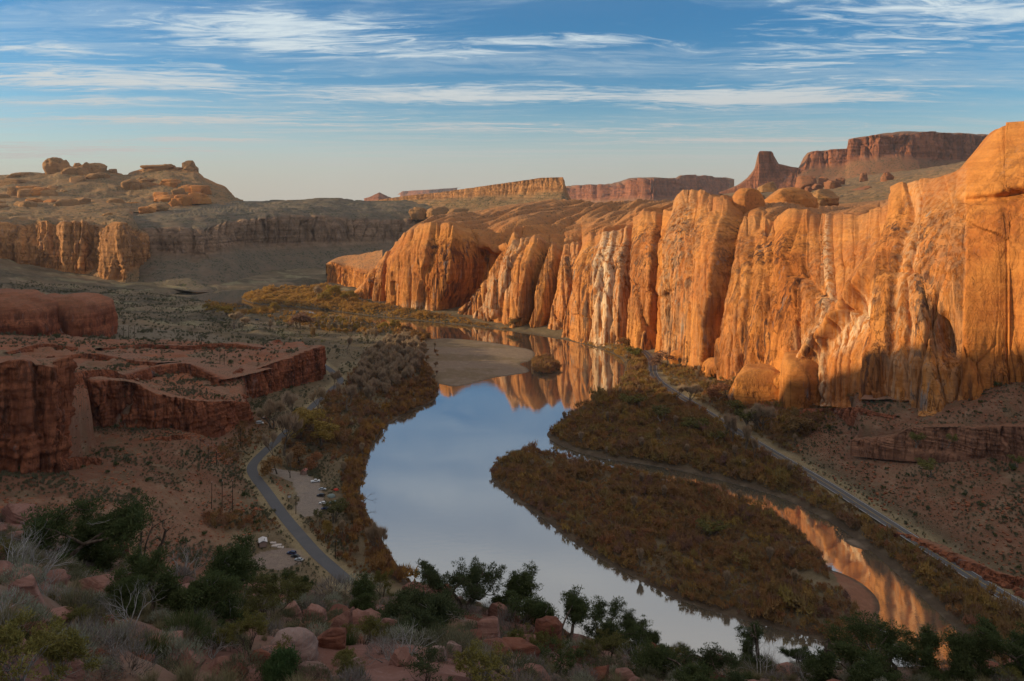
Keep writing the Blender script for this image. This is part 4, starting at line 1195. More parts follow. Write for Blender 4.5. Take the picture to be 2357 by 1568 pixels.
# rounded feet of the great wall
for i, (a, b, t, bb, dd, tx) in enumerate([(1804, 1925, 812, 922, 634, 'smooth tan rock dome at the foot of the wall, leftmost of the rounded row'), (1905, 1990, 798, 926, 616, 'second tan rock dome of the rounded row at the wall foot'),
                                           (1965, 2060, 788, 930, 593, 'third tan rock dome of the rounded row at the wall foot'), (2040, 2130, 786, 934, 564, 'tan rock dome of the rounded row nearest the dark wall'),
                                           (1640, 1720, 826, 876, 752, 'low tan dome half in the sun beside the road bend'), (1560, 1640, 804, 852, 830, 'low shaded red dome at the wall foot above the road bend'), (1700, 1830, 846, 912, 662, 'long shaded slab slope running up to the rounded row')]):
    knob(a - 12, b + 12, t, bb, dd, tx, 60 + i, MAT_WALL, boxy=0.45, layers=0.04, name='rock_dome', n=64, m=40, rough=0.14, depth=1.0, tops=0.3)

# low broken ledges stepping back over the bench
def ledge(pts, h, label, back=16):
    q = []
    for x, y in pts:
        z = 40.0
        for _ in range(5):
            X, Y = at(x, y, z)
            z = float(ground_z(np.array([X]), np.array([Y]))[0])
        q.append((float(X), float(Y), z))
    n = len(q)
    bench_cliff([(X, Y, z - 1.5, z + h * (0.35 + 0.65 * math.sin(math.pi * (i + .35) / (n - .3)))) for i, (X, Y, z) in enumerate(q)], max(60, 26 * n), label, 1.1, back, 0.12, 20, 0.75)


ledge([(60, 838), (130, 832), (210, 826), (300, 832), (360, 842)], 4.0, 'low ledge across the left of the bench')
ledge([(240, 806), (330, 800), (420, 806), (520, 800), (600, 806)], 4.0, 'long low ledge at the back of the bench')
ledge([(290, 880), (350, 866), (430, 862), (505, 884)], 8.0, 'rounded ledge above the red cliff band', 40)
ledge([(140, 905), (210, 888), (270, 884), (320, 892)], 9.0, 'knobby ledge next to the tall cliff end', 30)
ledge([(510, 880), (560, 862), (600, 850), (640, 838), (680, 822)], 5.0, 'ledge leading to the cliff prow')
ledge([(20, 812), (90, 808), (180, 806)], 3.0, 'low ledge at the foot of the red domes')
ledge([(330, 1016), (400, 1012), (470, 1018)], 2.5, 'broken ledge on the slope under the cliff band', 6)
ledge([(130, 1086), (180, 1074), (235, 1070)], 5.0, 'red ledge on the slope under the tall cliff end', 8)
ledge([(2020, 1040), (2120, 1058), (2250, 1062), (2357, 1070)], 2.5, 'thin ledge under the banded ledge on the right')
ledge([(2100, 955), (2200, 950), (2300, 948), (2380, 946)], 3.0, 'ledge at the foot of the shaded wall on the right')
ledge([(2180, 1255), (2260, 1290), (2357, 1330)], 3.5, 'red ledge above the highway at the right edge')
ledge([(1850, 945), (1930, 950), (2000, 958), (2060, 968)], 3.5, 'banded rock under the rounded domes')

# thin evening haze down the canyon
bm_v = [(x, y, z) for x in (-3200.0, 5600.0) for y in (-1100.0, 14200.0) for z in (-14.0, 900.0)]
haze_m = bpy.data.materials.new('evening_haze')
haze_m.use_nodes = True
hw = NT(haze_m.node_tree)
hv = hw.n('ShaderNodeVolumePrincipled')
hv.inputs['Color'].default_value = (0.80, 0.88, 1.0, 1)
hv.inputs['Density'].default_value = 0.000016
hv.inputs['Anisotropy'].default_value = 0.2
hw.t.links.new(hv.outputs[0], hw.n('ShaderNodeOutputMaterial').inputs['Volume'])
haze = link('haze', mixed_mesh('haze', bm_v, [(0, 1, 3, 2), (4, 6, 7, 5), (0, 4, 5, 1), (2, 3, 7, 6), (0, 2, 6, 4), (1, 5, 7, 3)], haze_m))
tag(haze, kind='stuff')

# outcrops scattered over the far hills
ro = np.random.RandomState(61)
for i in range(46):
    if i < 30:
        x, y = ro.uniform(-10, 470), ro.uniform(414, 486)
        D = np.interp(y, [410, 450, 490], [2800, 2480, 2080])
        lb, gp = 'low sandstone outcrop scattered on the slope of the left hill', 'outcrops on the left hill'
    else:
        x, y = ro.uniform(1720, 2180), ro.uniform(424, 458)
        D = np.interp(y, [420, 460], [2700, 1700])
        lb, gp = 'low rock outcrop scattered on the flats before the big mesa', 'outcrops before the mesa'
    wd = ro.uniform(9, 30)
    o = knob(x - wd, x + wd, y - wd * ro.uniform(.35, .8), y + 4, D, lb, 700 + i, MAT_FAR if i % 3 else MAT_MESA if i >= 30 else MAT_WALL, boxy=ro.uniform(.1, .6), layers=.12, rough=.3, n=30, m=18)
    o['group'] = gp


# ------------------------------------------------------------------ plants: builders
def tubes(segs, sides=4):
    """tapered sticks: list of (p0, p1, r0, r1)"""
    A = np.array([s[0] for s in segs]); B = np.array([s[1] for s in segs])
    r0 = np.array([s[2] for s in segs]); r1 = np.array([s[3] for s in segs])
    d = B - A
    d /= np.linalg.norm(d, axis=1, keepdims=True) + 1e-9
    h = np.where(np.abs(d[:, 2:3]) > 0.9, np.array([[1.0, 0, 0]]), np.array([[0, 0, 1.0]]))
    u = np.cross(d, h); u /= np.linalg.norm(u, axis=1, keepdims=True) + 1e-9
    v = np.cross(d, u)
    n = len(segs)
    a = np.linspace(0, 2 * np.pi, sides + 1)[:-1]
    ring = np.cos(a)[None, :, None] * u[:, None] + np.sin(a)[None, :, None] * v[:, None]
    V = np.concatenate([A[:, None] + ring * r0[:, None, None], B[:, None] + ring * r1[:, None, None]], 1).reshape(-1, 3)
    k = np.arange(sides)
    f = np.stack([k, (k + 1) % sides, (k + 1) % sides + sides, k + sides], 1)
    Fc = (np.arange(n)[:, None, None] * 2 * sides + f[None]).reshape(-1, 4)
    return V, Fc


def unit(v):
    return v / (np.linalg.norm(v, axis=-1, keepdims=True) + 1e-9)


def grow(r, p, d, L, rad, depth, segs, tips, bend=0.25, up=0.1, split=(2, 3), spread=0.6, shrink=0.72, taper=0.62, steps=3, mids=None):
    for i in range(steps):
        d = unit(d + r.normal(0, bend, 3) + np.array([0, 0, up]))
        q = p + d * L / steps
        r1 = rad * (1 - (1 - taper) / steps * 1.0)
        segs.append((p, q, rad, r1))
        p, rad = q, r1
        if mids is not None and depth <= 1:
            mids.append((p, d))
    if depth == 0:
        tips.append((p, d))
        return
    for k in range(r.randint(split[0], split[1] + 1)):
        nd = unit(d + r.normal(0, spread, 3))
        grow(r, p, nd, L * shrink * r.uniform(0.75, 1.2), rad * r.uniform(0.6, 0.85), depth - 1, segs, tips, bend, up, split, spread, shrink, taper, steps, mids)


def sprays(r, C, rad, n, ln, wd, upb=0.2, squash=0.8):
    """n slim leaf blades round each centre"""
    C = np.asarray(C)
    m = len(C)
    dirs = unit(r.normal(size=(m, n, 3)) + np.array([0, 0, upb]))
    pos = C[:, None] + dirs * (rad * r.uniform(0.25, 1.0, (m, n, 1))) * np.array([1, 1, squash])
    ax = unit(dirs + r.normal(0, 0.5, (m, n, 3)) + np.array([0, 0, upb]))
    sd = unit(np.cross(ax, r.normal(size=(m, n, 3))))
    l = ln * r.uniform(0.6, 1.3, (m, n, 1)); w = wd * r.uniform(0.7, 1.3, (m, n, 1))
    V = np.stack([pos - sd * w, pos + sd * w, pos + ax * l], 2).reshape(-1, 3)
    tint = np.repeat(r.uniform(0, 1, (m, 1)) * 0.6 + r.uniform(0, 0.4, (m, n)), 3)
    return V, np.arange(m * n * 3).reshape(-1, 3), tint


def blades(r, n, h, spread, wd, lean=0.5, base=0.1, curve=0.3):
    """grass or stems rising from the ground"""
    a = r.uniform(0, 2 * np.pi, n)
    b = base * np.sqrt(r.uniform(0, 1, n))
    p = np.stack([b * np.cos(a), b * np.sin(a), np.zeros(n)], 1)
    t = np.abs(r.normal(0, lean, n))
    a2 = a + r.normal(0, 0.5, n)
    d = np.stack([np.sin(t) * np.cos(a2), np.sin(t) * np.sin(a2), np.cos(t)], 1)
    hh = (h * r.uniform(0.55, 1.1, n))[:, None]
    m = p + d * hh * 0.55
    e = p + d * hh + np.stack([np.cos(a2), np.sin(a2), -0.4 * np.ones(n)], 1) * hh * curve * r.uniform(0, 1, (n, 1))
    s = np.stack([-np.sin(a2), np.cos(a2), np.zeros(n)], 1) * wd
    V = np.stack([p - s, p + s, m + s * 0.8, m - s * 0.8, e], 1).reshape(-1, 3)
    k = np.arange(n)[:, None] * 5
    return V, k, np.repeat(r.uniform(0, 1, n), 5)


def blade_mesh(name, r, mat, **kw):
    V, k, t = blades(r, **kw)
    n = len(k)
    loops = np.concatenate([k + np.array([[0, 1, 2, 3]]), k + np.array([[3, 2, 4]])], 1).ravel()
    st = (np.arange(n)[:, None] * 7 + np.array([[0, 4]])).ravel()
    me = raw_mesh(name, V, loops, st, mat, False)
    set_attr(me, 'tint', t)
    return me


def leaf_mat(name, cols, vary=0.5, patch=0.02, rough=0.85, trans=0.36):
    """foliage: palette picked per plant and by patches of the ground; 'tint' varies it leaf by leaf"""
    mt, w = new_mat(name)
    oi = w.n('ShaderNodeObjectInfo')
    pn_ = w.noise(oi.outputs['Location'], patch, 3, 0.6)
    fac = w.m('ADD', w.m('MULTIPLY', w.ss(pn_, 0.3, 0.7), 1 - vary), w.m('MULTIPLY', oi.outputs['Random'], vary))
    cr = w.n('ShaderNodeValToRGB', None, Fac=fac)
    el = cr.color_ramp.elements
    while len(el) < len(cols):
        el.new(0.5)
    for i, c in enumerate(cols):
        el[i].position = i / max(1, len(cols) - 1)
        el[i].color = (*c, 1)
    t = w.n('ShaderNodeAttribute', dict(attribute_name='tint')).outputs['Fac']
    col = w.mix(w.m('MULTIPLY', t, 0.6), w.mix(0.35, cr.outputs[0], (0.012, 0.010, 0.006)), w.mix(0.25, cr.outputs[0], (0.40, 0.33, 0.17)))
    b = w.n('ShaderNodeBsdfPrincipled')
    w.set(b.inputs['Base Color'], col)
    b.inputs['Roughness'].default_value = rough
    b.inputs['Specular IOR Level'].default_value = 0.15
    tr = w.n('ShaderNodeBsdfTranslucent', None, Color=col)
    ms = w.n('ShaderNodeMixShader', None, i0=trans, i1=b, i2=tr)
    w.set(w.n('ShaderNodeOutputMaterial').inputs[0], ms)
    return mt


def bark_mat(name, a, b_, sc=6.0):
    mt, w = new_mat(name)
    pos = w.n('ShaderNodeTexCoord').outputs['Object']
    n = w.noise(w.vec(pos, (sc, sc, sc * 0.2)), 1.0, 5, 0.65)
    bp = w.n('ShaderNodeBump', None, Strength=0.8, Distance=0.05, Height=n)
    finish(w, w.mix(w.ss(n, 0.35, 0.65), a, b_), 0.9, bp, 0.1)
    return mt


M_TAM = leaf_mat('tamarisk_leaves', [(0.345, 0.152, 0.106), (0.437, 0.182, 0.077), (0.287, 0.170, 0.066), (0.483, 0.252, 0.093), (0.265, 0.135, 0.112), (0.414, 0.205, 0.119)], 0.62, 0.03)
M_WIL = leaf_mat('willow_leaves', [(0.291, 0.183, 0.067), (0.426, 0.194, 0.071), (0.358, 0.251, 0.071), (0.269, 0.143, 0.090), (0.493, 0.286, 0.071), (0.314, 0.251, 0.064)], 0.65, 0.03)
M_RUST = leaf_mat('rusty_bank_leaves', [(0.38, 0.155, 0.058), (0.28, 0.125, 0.075), (0.48, 0.25, 0.055), (0.25, 0.125, 0.078), (0.39, 0.20, 0.068)], 0.65, 0.03)
M_GOLD = leaf_mat('golden_leaves', [(0.486, 0.304, 0.061), (0.405, 0.277, 0.074), (0.594, 0.392, 0.054)], 0.7, 0.02)
M_GREY = leaf_mat('bare_twigs', [(0.621, 0.471, 0.333), (0.529, 0.380, 0.259), (0.644, 0.471, 0.299)], 0.8, 0.02)
M_SAGE = leaf_mat('sage_leaves', [(0.152, 0.160, 0.099), (0.116, 0.123, 0.070), (0.189, 0.174, 0.109)], 0.8, trans=0.2)
M_JUN = leaf_mat('juniper_leaves', [(0.052, 0.090, 0.028), (0.072, 0.108, 0.032), (0.055, 0.082, 0.036)], 0.8, 0.02)
M_GRASS = leaf_mat('dry_grass_blades', [(0.290, 0.240, 0.120), (0.225, 0.195, 0.105), (0.330, 0.275, 0.155)], 0.8)
M_EPH = leaf_mat('green_stems', [(0.070, 0.105, 0.026), (0.055, 0.090, 0.024), (0.095, 0.115, 0.030)], 0.8)
M_OLIV = leaf_mat('olive_leaves', [(0.152, 0.145, 0.043), (0.203, 0.181, 0.043), (0.123, 0.123, 0.043)], 0.8)
M_BARK = bark_mat('grey_brown_bark', (0.10, 0.075, 0.055), (0.20, 0.165, 0.130))
M_DEAD = bark_mat('silvery_dead_wood', (0.24, 0.215, 0.195), (0.36, 0.335, 0.31))
M_SNAG = bark_mat('dark_weathered_wood', (0.055, 0.040, 0.030), (0.15, 0.11, 0.085))


def shell(r, C, R, n, ln, wd, squash=0.9, up=0.35):
    """n broad leaf sprays over the outside of each lobe, lying along its surface"""
    C = np.asarray(C)
    m = len(C)
    d = unit(r.normal(size=(m, n, 3)) + np.array([0, 0, 0.45]))
    R = np.asarray(R).reshape(m, 1, 1)
    pos = C[:, None] + d * R * r.uniform(0.72, 1.05, (m, n, 1)) * np.array([1, 1, squash])
    nrm = unit(d + r.normal(0, 0.45, d.shape))
    ax = unit(np.cross(nrm, r.normal(size=d.shape)) + np.array([0, 0, up]))
    sd = unit(np.cross(ax, nrm))
    l = ln * r.uniform(.6, 1.35, (m, n, 1)); w = wd * r.uniform(.7, 1.3, (m, n, 1))
    V = np.stack([pos - sd * w - ax * l * .4, pos + sd * w - ax * l * .4, pos + ax * l * .6], 2).reshape(-1, 3)
    t = np.repeat((r.uniform(0, .5, (m, 1)) + r.uniform(0, .5, (m, n))), 3)
    return V, np.arange(m * n * 3).reshape(-1, 3), t


def shrub_mesh(name, seed, mat, n=110, w=1.6, h=3.2, ln=0.8, wd=0.14, lobes=5):
    """thicket shrub: a few leafy lobes with ragged sprays over them"""
    r = np.random.RandomState(seed)
    R = r.uniform(.42, .68, lobes) * w * .8
    C = np.stack([r.normal(0, w * 0.42, lobes), r.normal(0, w * 0.42, lobes), r.uniform(0.35, 0.74, lobes) * h], 1)
    V, Fc, t = shell(r, C, R, int(n * .6) // lobes, ln, wd * 2.0)
    V2, F2, t2 = sprays(r, C, w * .55, max(2, int(n * .5) // lobes), ln * 1.9, wd * .8, 1.8)
    Fc = np.concatenate([Fc, F2 + len(V)]); V = np.concatenate([V, V2]); t = np.concatenate([t, t2])
    V[:, 2] = np.maximum(V[:, 2], -0.1)
    me = poly_mesh(name, V, Fc, mat, False)
    set_attr(me, 'tint', np.clip(t * 0.75 + 0.3 * V[:, 2] / h, 0, 1))  # tint pales with height: sky light on the tops put into the colour
    return me


def stick_mesh(name, segs, mat, sides=4):
    V, Fc = tubes(segs, sides)
    return poly_mesh(name, V, Fc, mat, True)


def copy_thing(o, loc, rz=0.0, s=1.0, label=None, group=None):
    """a copy of a thing with copies of its parts"""
    c = o.copy()
    COL.objects.link(c)
    c.location = loc
    c.rotation_euler = (0, 0, rz)
    c.scale = s if isinstance(s, tuple) else (s, s, s)
    if label:
        c['label'] = label
    if group:
        c['group'] = group
    for ch in list(o.children):
        d = ch.copy()
        COL.objects.link(d)
        d.parent = c
        for g in ch.children:
            e = g.copy()
            COL.objects.link(e)
            e.parent = d
    return c


class Kind:
    """first use places the builder's own object, later uses copy it"""
    def __init__(self, make):
        self.make, self.o = make, None

    def put(self, loc, rz=0.0, s=1.0, label=None, group=None):
        if self.o is None:
            self.o = self.make()
            self.o.location = loc
            self.o.rotation_euler = (0, 0, rz)
            self.o.scale = s if isinstance(s, tuple) else (s, s, s)
            if label:
                self.o['label'] = label
            if group:
                self.o['group'] = group
            return self.o
        return copy_thing(self.o, loc, rz, s, label, group)


def thing(name, cat, label=None, group=None, loc=(0, 0, 0), rz=0.0):
    o = link(name, None)
    o.location = loc
    o.rotation_euler = (0, 0, rz)
    return tag(o, label, cat, group)


def single(name, cat, me):
    return lambda: tag(link(name, me), None, cat)


def tree_kind(name, seed, h, leaf, bark, clump=0.9, nleaf=14, ln=0.7, wd=0.10, depth=4, spread=0.5, up=0.12, twigs=True, cat='tree', split=(2, 3), rad=0.035, crown='crown', trunk0=0.26):
    def make():
        r = np.random.RandomState(seed)
        segs, tips, mids = [], [], []
        for k in range(r.randint(1, 3)):
            grow(r, np.array([r.normal(0, .2), r.normal(0, .2), -0.2]), unit(np.array([r.normal(0, .25), r.normal(0, .25), 1.0])), h * trunk0, h * rad, depth, segs, tips, 0.14, up, split, spread, 0.78, 0.7, 3, mids)
        zmax = max(max(s[1][2] for s in segs), 0.1)
        k = h / zmax * 0.96
        segs = [(a * k, b * k, ra, rb) for a, b, ra, rb in segs]
        C = np.array([p * k for p, d in tips + mids[::2]])
        t = thing(name, cat)
        link('trunk', stick_mesh('trunk', segs, bark, 4), t)
        if leaf is M_GREY:
            V, Fc, ti = sprays(r, C, clump * .7, nleaf, ln * 1.25, wd, 2.2)
        else:
            C = C[r.permutation(len(C))[:max(14, len(C) // 2)]]
            V, Fc, ti = shell(r, C, clump * r.uniform(.7, 1.3, len(C)), nleaf * 2, ln, wd)
        me = poly_mesh('crown', V, Fc, leaf, False)
        set_attr(me, 'tint', ti)
        link(crown, me, t)
        return t
    return Kind(make)


# ------------------------------------------------------------------ thickets along the river
def scatter(poly, step, jit=0.48, seed=1):
    r = np.random.RandomState(seed)
    x0, y0 = poly.min(0); x1, y1 = poly.max(0)
    gx, gy = np.meshgrid(np.arange(x0, x1, step), np.arange(y0, y1, step))
    X = (gx + r.uniform(-jit, jit, gx.shape) * step).ravel(); Y = (gy + r.uniform(-jit, jit, gx.shape) * step).ravel()
    k = inside(poly, X, Y)
    return X[k], Y[k]


def in_view(X, Y, Z, m=40):
    u = 512 + F * X / Y
    v = HZ + (CAMZ - Z) / Y * F
    return (u > -m) & (u < 1024 + m) & (v < 690) & (v > 180)


def stuff_points(name, X, Y, Z, S, R, protos, label=None):
    """a mass of instances standing on points: one object"""
    me = bpy.data.meshes.new(name)
    me.from_pydata(np.stack([X, Y, Z], 1).tolist(), [], [])
    set_attr(me, 'size', S)
    set_attr(me, 'turn', R)
    o = link(name, me)
    tag(o, label, None, None, 'stuff')
    ng = bpy.data.node_groups.new(name, 'GeometryNodeTree')
    ng.interface.new_socket('Geometry', in_out='INPUT', socket_type='NodeSocketGeometry')
    ng.interface.new_socket('Geometry', in_out='OUTPUT', socket_type='NodeSocketGeometry')
    N, Lk = ng.nodes, ng.links
    gi, go = N.new('NodeGroupInput'), N.new('NodeGroupOutput')
    m2p = N.new('GeometryNodeMeshToPoints')
    Lk.new(gi.outputs[0], m2p.inputs[0])
    g2i = N.new('GeometryNodeJoinGeometry')
    for p in protos:
        oi = N.new('GeometryNodeObjectInfo')
        oi.transform_space = 'ORIGINAL'
        oi.inputs['As Instance'].default_value = True
        oi.inputs['Object'].default_value = p
        Lk.new(oi.outputs['Geometry'], g2i.inputs[0])
    iop = N.new('GeometryNodeInstanceOnPoints')
    iop.inputs['Pick Instance'].default_value = True
    ri = N.new('FunctionNodeRandomValue'); ri.data_type = 'INT'
    ri.inputs[4].default_value = 0; ri.inputs[5].default_value = len(protos) - 1
    a1 = N.new('GeometryNodeInputNamedAttribute'); a1.data_type = 'FLOAT'; a1.inputs[0].default_value = 'size'
    a2 = N.new('GeometryNodeInputNamedAttribute'); a2.data_type = 'FLOAT'; a2.inputs[0].default_value = 'turn'
    cx = N.new('ShaderNodeCombineXYZ')
    Lk.new(a2.outputs[0], cx.inputs[2])
    Lk.new(m2p.outputs[0], iop.inputs['Points'])
    Lk.new(g2i.outputs[0], iop.inputs['Instance'])
    Lk.new(ri.outputs[2], iop.inputs['Instance Index'])
    Lk.new(a1.outputs[0], iop.inputs['Scale'])
    Lk.new(cx.outputs[0], iop.inputs['Rotation'])
    Lk.new(iop.outputs[0], go.inputs[0])
    md = o.modifiers.new('scatter', 'NODES')
    md.node_group = ng
    return o


def thicket(stuff_name, thing_name, cat, poly, step, protos, size, seed, label, group, n_things, min_sd=1.5, clear=7.0, lim=None, thin=0.0, zoff=0.0):
    """fill an area with shrubs: the n that show largest as objects of their own, the rest as one mass"""
    X, Y = scatter(poly, step, seed=seed)
    r = np.random.RandomState(seed)
    sd = water_sd(X, Y)
    d1, _ = seg_dist(ROAD_R, X, Y, False)
    d2, _ = seg_dist(ROAD_L, X, Y, False)
    k = (sd > min_sd) & (d1 > clear) & (d2 > clear)
    for P in (LOT_CAMP, LOT_CAR, LANE, BAR):
        k &= ~inside(P, X, Y)
    if thin:
        k &= fbm(X * 0.03, Y * 0.03, seed, 3) + r.uniform(-.4, .4, len(X)) > thin
    if lim is not None:
        k &= lim(X, Y)
    X, Y = X[k], Y[k]
    Z = ground_z(X, Y) + zoff
    k = in_view(X, Y, Z)
    X, Y, Z = X[k], Y[k], Z[k]
    S = size * (r.uniform(0.5, 1.0, len(X)) + 0.85 * r.uniform(0, 1, len(X)) ** 4) * np.clip(0.95 + 0.75 * fbm(X * 0.045, Y * 0.03, 6.0 + seed, 3), 0.5, 1.7) * (0.85 + 0.3 * fbm(X * 0.03, Y * 0.03, 3.0, 3))
    R = r.uniform(0, 6.28, len(X))
    big = np.argsort(-(S / Y))[:n_things]
    rest = np.setdiff1d(np.arange(len(X)), big)
    q1, q2 = np.quantile(Y[big], (.34, .67)) if len(big) > 8 else (0, 0)
    for j, i in enumerate(big):
        where = ', lower end' if Y[i] < q1 else ', middle stretch' if Y[i] < q2 else ', upper end'
        protos[j % len(protos)].put((X[i], Y[i], Z[i]), R[i], S[i], label + where, group)
    if len(rest):
        stuff_points(stuff_name, X[rest], Y[rest], Z[rest], S[rest], R[rest], [p.o for p in protos])
    return len(X)


def shrub_kinds(name, cat, mat, seeds, **kw):
    return [Kind(single(name, cat, shrub_mesh(name, s, mat, **kw))) for s in seeds]


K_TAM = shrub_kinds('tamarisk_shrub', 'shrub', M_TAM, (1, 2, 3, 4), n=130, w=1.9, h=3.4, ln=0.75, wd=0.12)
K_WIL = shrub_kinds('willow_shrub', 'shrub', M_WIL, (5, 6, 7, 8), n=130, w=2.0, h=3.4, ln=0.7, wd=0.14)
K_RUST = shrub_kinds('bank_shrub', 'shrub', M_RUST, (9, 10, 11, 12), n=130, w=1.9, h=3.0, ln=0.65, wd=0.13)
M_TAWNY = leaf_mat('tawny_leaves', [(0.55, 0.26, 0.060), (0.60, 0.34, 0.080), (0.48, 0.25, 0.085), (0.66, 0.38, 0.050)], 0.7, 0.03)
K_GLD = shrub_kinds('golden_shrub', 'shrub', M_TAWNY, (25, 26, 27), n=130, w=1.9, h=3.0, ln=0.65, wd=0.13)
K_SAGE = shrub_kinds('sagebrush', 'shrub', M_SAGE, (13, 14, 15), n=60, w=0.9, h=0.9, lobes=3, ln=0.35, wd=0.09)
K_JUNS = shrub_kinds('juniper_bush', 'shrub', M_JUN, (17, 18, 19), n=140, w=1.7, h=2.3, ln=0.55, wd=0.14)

TIP = plan([(1895, 1300), (1990, 1330), (2040, 1390), (2020, 1440), (1990, 1455), (1960, 1410), (1915, 1360)])
PATCH = plan([(1860, 1330), (1905, 1350), (1900, 1366), (1840, 1345), (1770, 1335), (1800, 1325)])
z_is = lambda X, Y: ~inside(TIP, X, Y) & ~inside(PATCH, X, Y)
Z_RIGHT = plan([(1250, 1000), (1290, 970), (1345, 935), (1420, 900), (1440, 850), (1436, 818), (1470, 808), (1490, 830), (1490, 870), (1540, 908), (1610, 950), (1690, 1002), (1790, 1062), (1890, 1122), (1990, 1187), (2090, 1252),
                (2190, 1318), (2300, 1385), (2450, 1470), (2450, 1620), (2260, 1600), (2180, 1450), (2110, 1388), (2040, 1320), (1960, 1250), (1870, 1192), (1790, 1152), (1680, 1118), (1560, 1084), (1460, 1066), (1380, 1056), (1310, 1035)], 4.0)
Z_FOOT = plan([(1512, 850, 8), (1560, 838, 9), (1640, 868, 11), (1720, 890, 12), (1800, 925, 16), (1900, 935, 20), (1985, 950, 24), (1960, 985, 18), (1880, 1005, 13), (1830, 1040, 9), (1760, 1020, 7), (1690, 975, 7), (1620, 930, 7), (1545, 888, 7)])
Z_LEDGE = plan([(945, 1340), (918, 1305), (895, 1272), (845, 1180), (824, 1135), (843, 1070), (862, 1012), (892, 975), (950, 945), (1003, 925), (1012, 890), (1008, 840), (1003, 800), (998, 772), (930, 756),
                (905, 770), (965, 800), (970, 850), (955, 890), (910, 925), (860, 950), (825, 1000), (800, 1060), (785, 1100), (795, 1140), (800, 1190), (830, 1240), (845, 1290), (870, 1330)], 3.0)
Z_LIN = plan([(640, 1045), (690, 985), (740, 935), (795, 880), (830, 850), (905, 775), (965, 800), (970, 850), (955, 890), (910, 925), (860, 950), (825, 1000), (800, 1060), (740, 1075), (690, 1085), (640, 1078)], 3.5)
Z_LLOW = plan([(700, 1200), (760, 1190), (800, 1190), (845, 1290), (900, 1345), (820, 1345), (760, 1290)], 4.0)
Z_FARB = plan([(830, 731), (900, 739), (960, 746), (1060, 757), (1150, 767), (1250, 782), (1330, 797), (1400, 815), (1436, 831), (1470, 806), (1400, 796), (1300, 778), (1200, 760), (1100, 744), (1000, 728), (900, 712), (825, 700), (760, 690), (720, 700)], 3.0)
Z_SPIT = plan([(562, 680), (557, 687), (568, 697), (610, 702), (670, 706), (740, 716), (830, 731), (830, 705), (800, 685), (760, 665), (748, 660), (700, 666), (620, 670), (590, 672)], 2.0)
Z_FARL = plan([(560, 708), (700, 723), (800, 729), (870, 744), (930, 758), (860, 768), (760, 765), (690, 750), (640, 740), (560, 728), (480, 712), (470, 700)], 5.0)
Z_LROAD = plan([(560, 985, 12), (610, 970, 9), (640, 985, 6), (610, 1030, 6), (575, 1060, 6), (520, 1075, 13), (470, 1050, 22)])
Z_LDARK = plan([(470, 1195, 14), (560, 1180, 10), (640, 1195, 6), (655, 1215, 6), (600, 1222, 8), (480, 1215, 14)])

print('thickets', [
    thicket('tamarisk_thicket', 'tamarisk_shrub', 'shrub', ISLAND, 2.5, K_TAM, 1.12, 1, 'brown tamarisk shrub growing thick on the long river island', 'tamarisk shrubs on the island', 90, 1.8, lim=z_is, thin=-0.35),
    thicket('willow_thicket', 'willow_shrub', 'shrub', np.concatenate([ISLAND]), 5.0, K_WIL, 1.2, 2, 'olive willow shrub among the brown tamarisk of the island', 'willow shrubs on the island', 40, 1.5, lim=z_is),
    thicket('willow_thicket', 'willow_shrub', 'shrub', Z_RIGHT, 3.0, K_WIL, 1.35, 3, 'olive and rusty willow shrub between the side channel and the highway', 'willow shrubs along the right bank', 90, 4.5, 7.0),
    thicket('tamarisk_thicket', 'tamarisk_shrub', 'shrub', Z_RIGHT, 5.0, K_TAM, 1.3, 4, 'brown tamarisk shrub among the willows by the highway', 'tamarisk shrubs along the right bank', 40, 3.5, 7.0),
    thicket('willow_thicket', 'willow_shrub', 'shrub', Z_FOOT, 4.0, K_WIL, 1.25, 5, 'dull shrub between the highway and the wall foot', 'shrubs under the great wall', 40, 1.5, 8.0, thin=-0.3),
    thicket('bank_thicket', 'bank_shrub', 'shrub', Z_LEDGE, 2.7, K_RUST, 1.5, 6, 'rust and gold shrub crowding the left water edge', 'shrubs along the left water edge', 110, 1.0),
    thicket('tamarisk_thicket', 'tamarisk_shrub', 'shrub', Z_LIN, 3.4, K_TAM, 1.4, 7, 'purple brown shrub under the bare cottonwoods', 'shrubs under the left bank cottonwoods', 50, 2.0, 6.0, thin=-0.15),
    thicket('bank_thicket', 'bank_shrub', 'shrub', Z_LLOW, 3.4, K_RUST, 1.1, 8, 'low rusty shrub between the lower road and the river', 'shrubs by the lower road', 40, 1.0, 6.0, thin=-0.1),
    thicket('golden_thicket', 'golden_shrub', 'shrub', Z_FARB, 4.0, K_GLD, 1.25, 9, 'sunlit golden shrub on the strip under the great wall', 'shrubs on the strip under the wall', 40, 1.0, 6.0),
    thicket('golden_thicket', 'golden_shrub', 'shrub', Z_SPIT, 4.0, K_GLD, 1.5, 10, 'sunlit golden shrub on the low spit in the bend', 'shrubs on the spit', 30, 1.0),
    thicket('golden_thicket', 'golden_shrub', 'shrub', Z_FARL, 5.0, K_GLD, 1.5, 11, 'brown shrub on the far left river bank', 'shrubs on the far left bank', 30, 1.0, thin=-0.1),
    thicket('tamarisk_thicket', 'tamarisk_shrub', 'shrub', Z_LROAD, 4.0, K_TAM, 0.9, 12, 'dark shrub in the hollow under the red cliff prow', 'dark shrubs under the prow', 20, 2.0, 6.0),
    thicket('tamarisk_thicket', 'tamarisk_shrub', 'shrub', Z_LDARK, 3.0, K_TAM, 0.85, 13, 'dark shrub in the low row beside the lower road', 'dark row of shrubs by the road', 20, 2.0, 6.0),
    thicket('islet_thicket', 'tamarisk_shrub', 'shrub', ISLET, 2.6, K_TAM, 1.25, 14, 'dark tamarisk shrub on the tiny islet at the sand bar end', 'shrubs on the tiny islet', 40, -4.0),
])

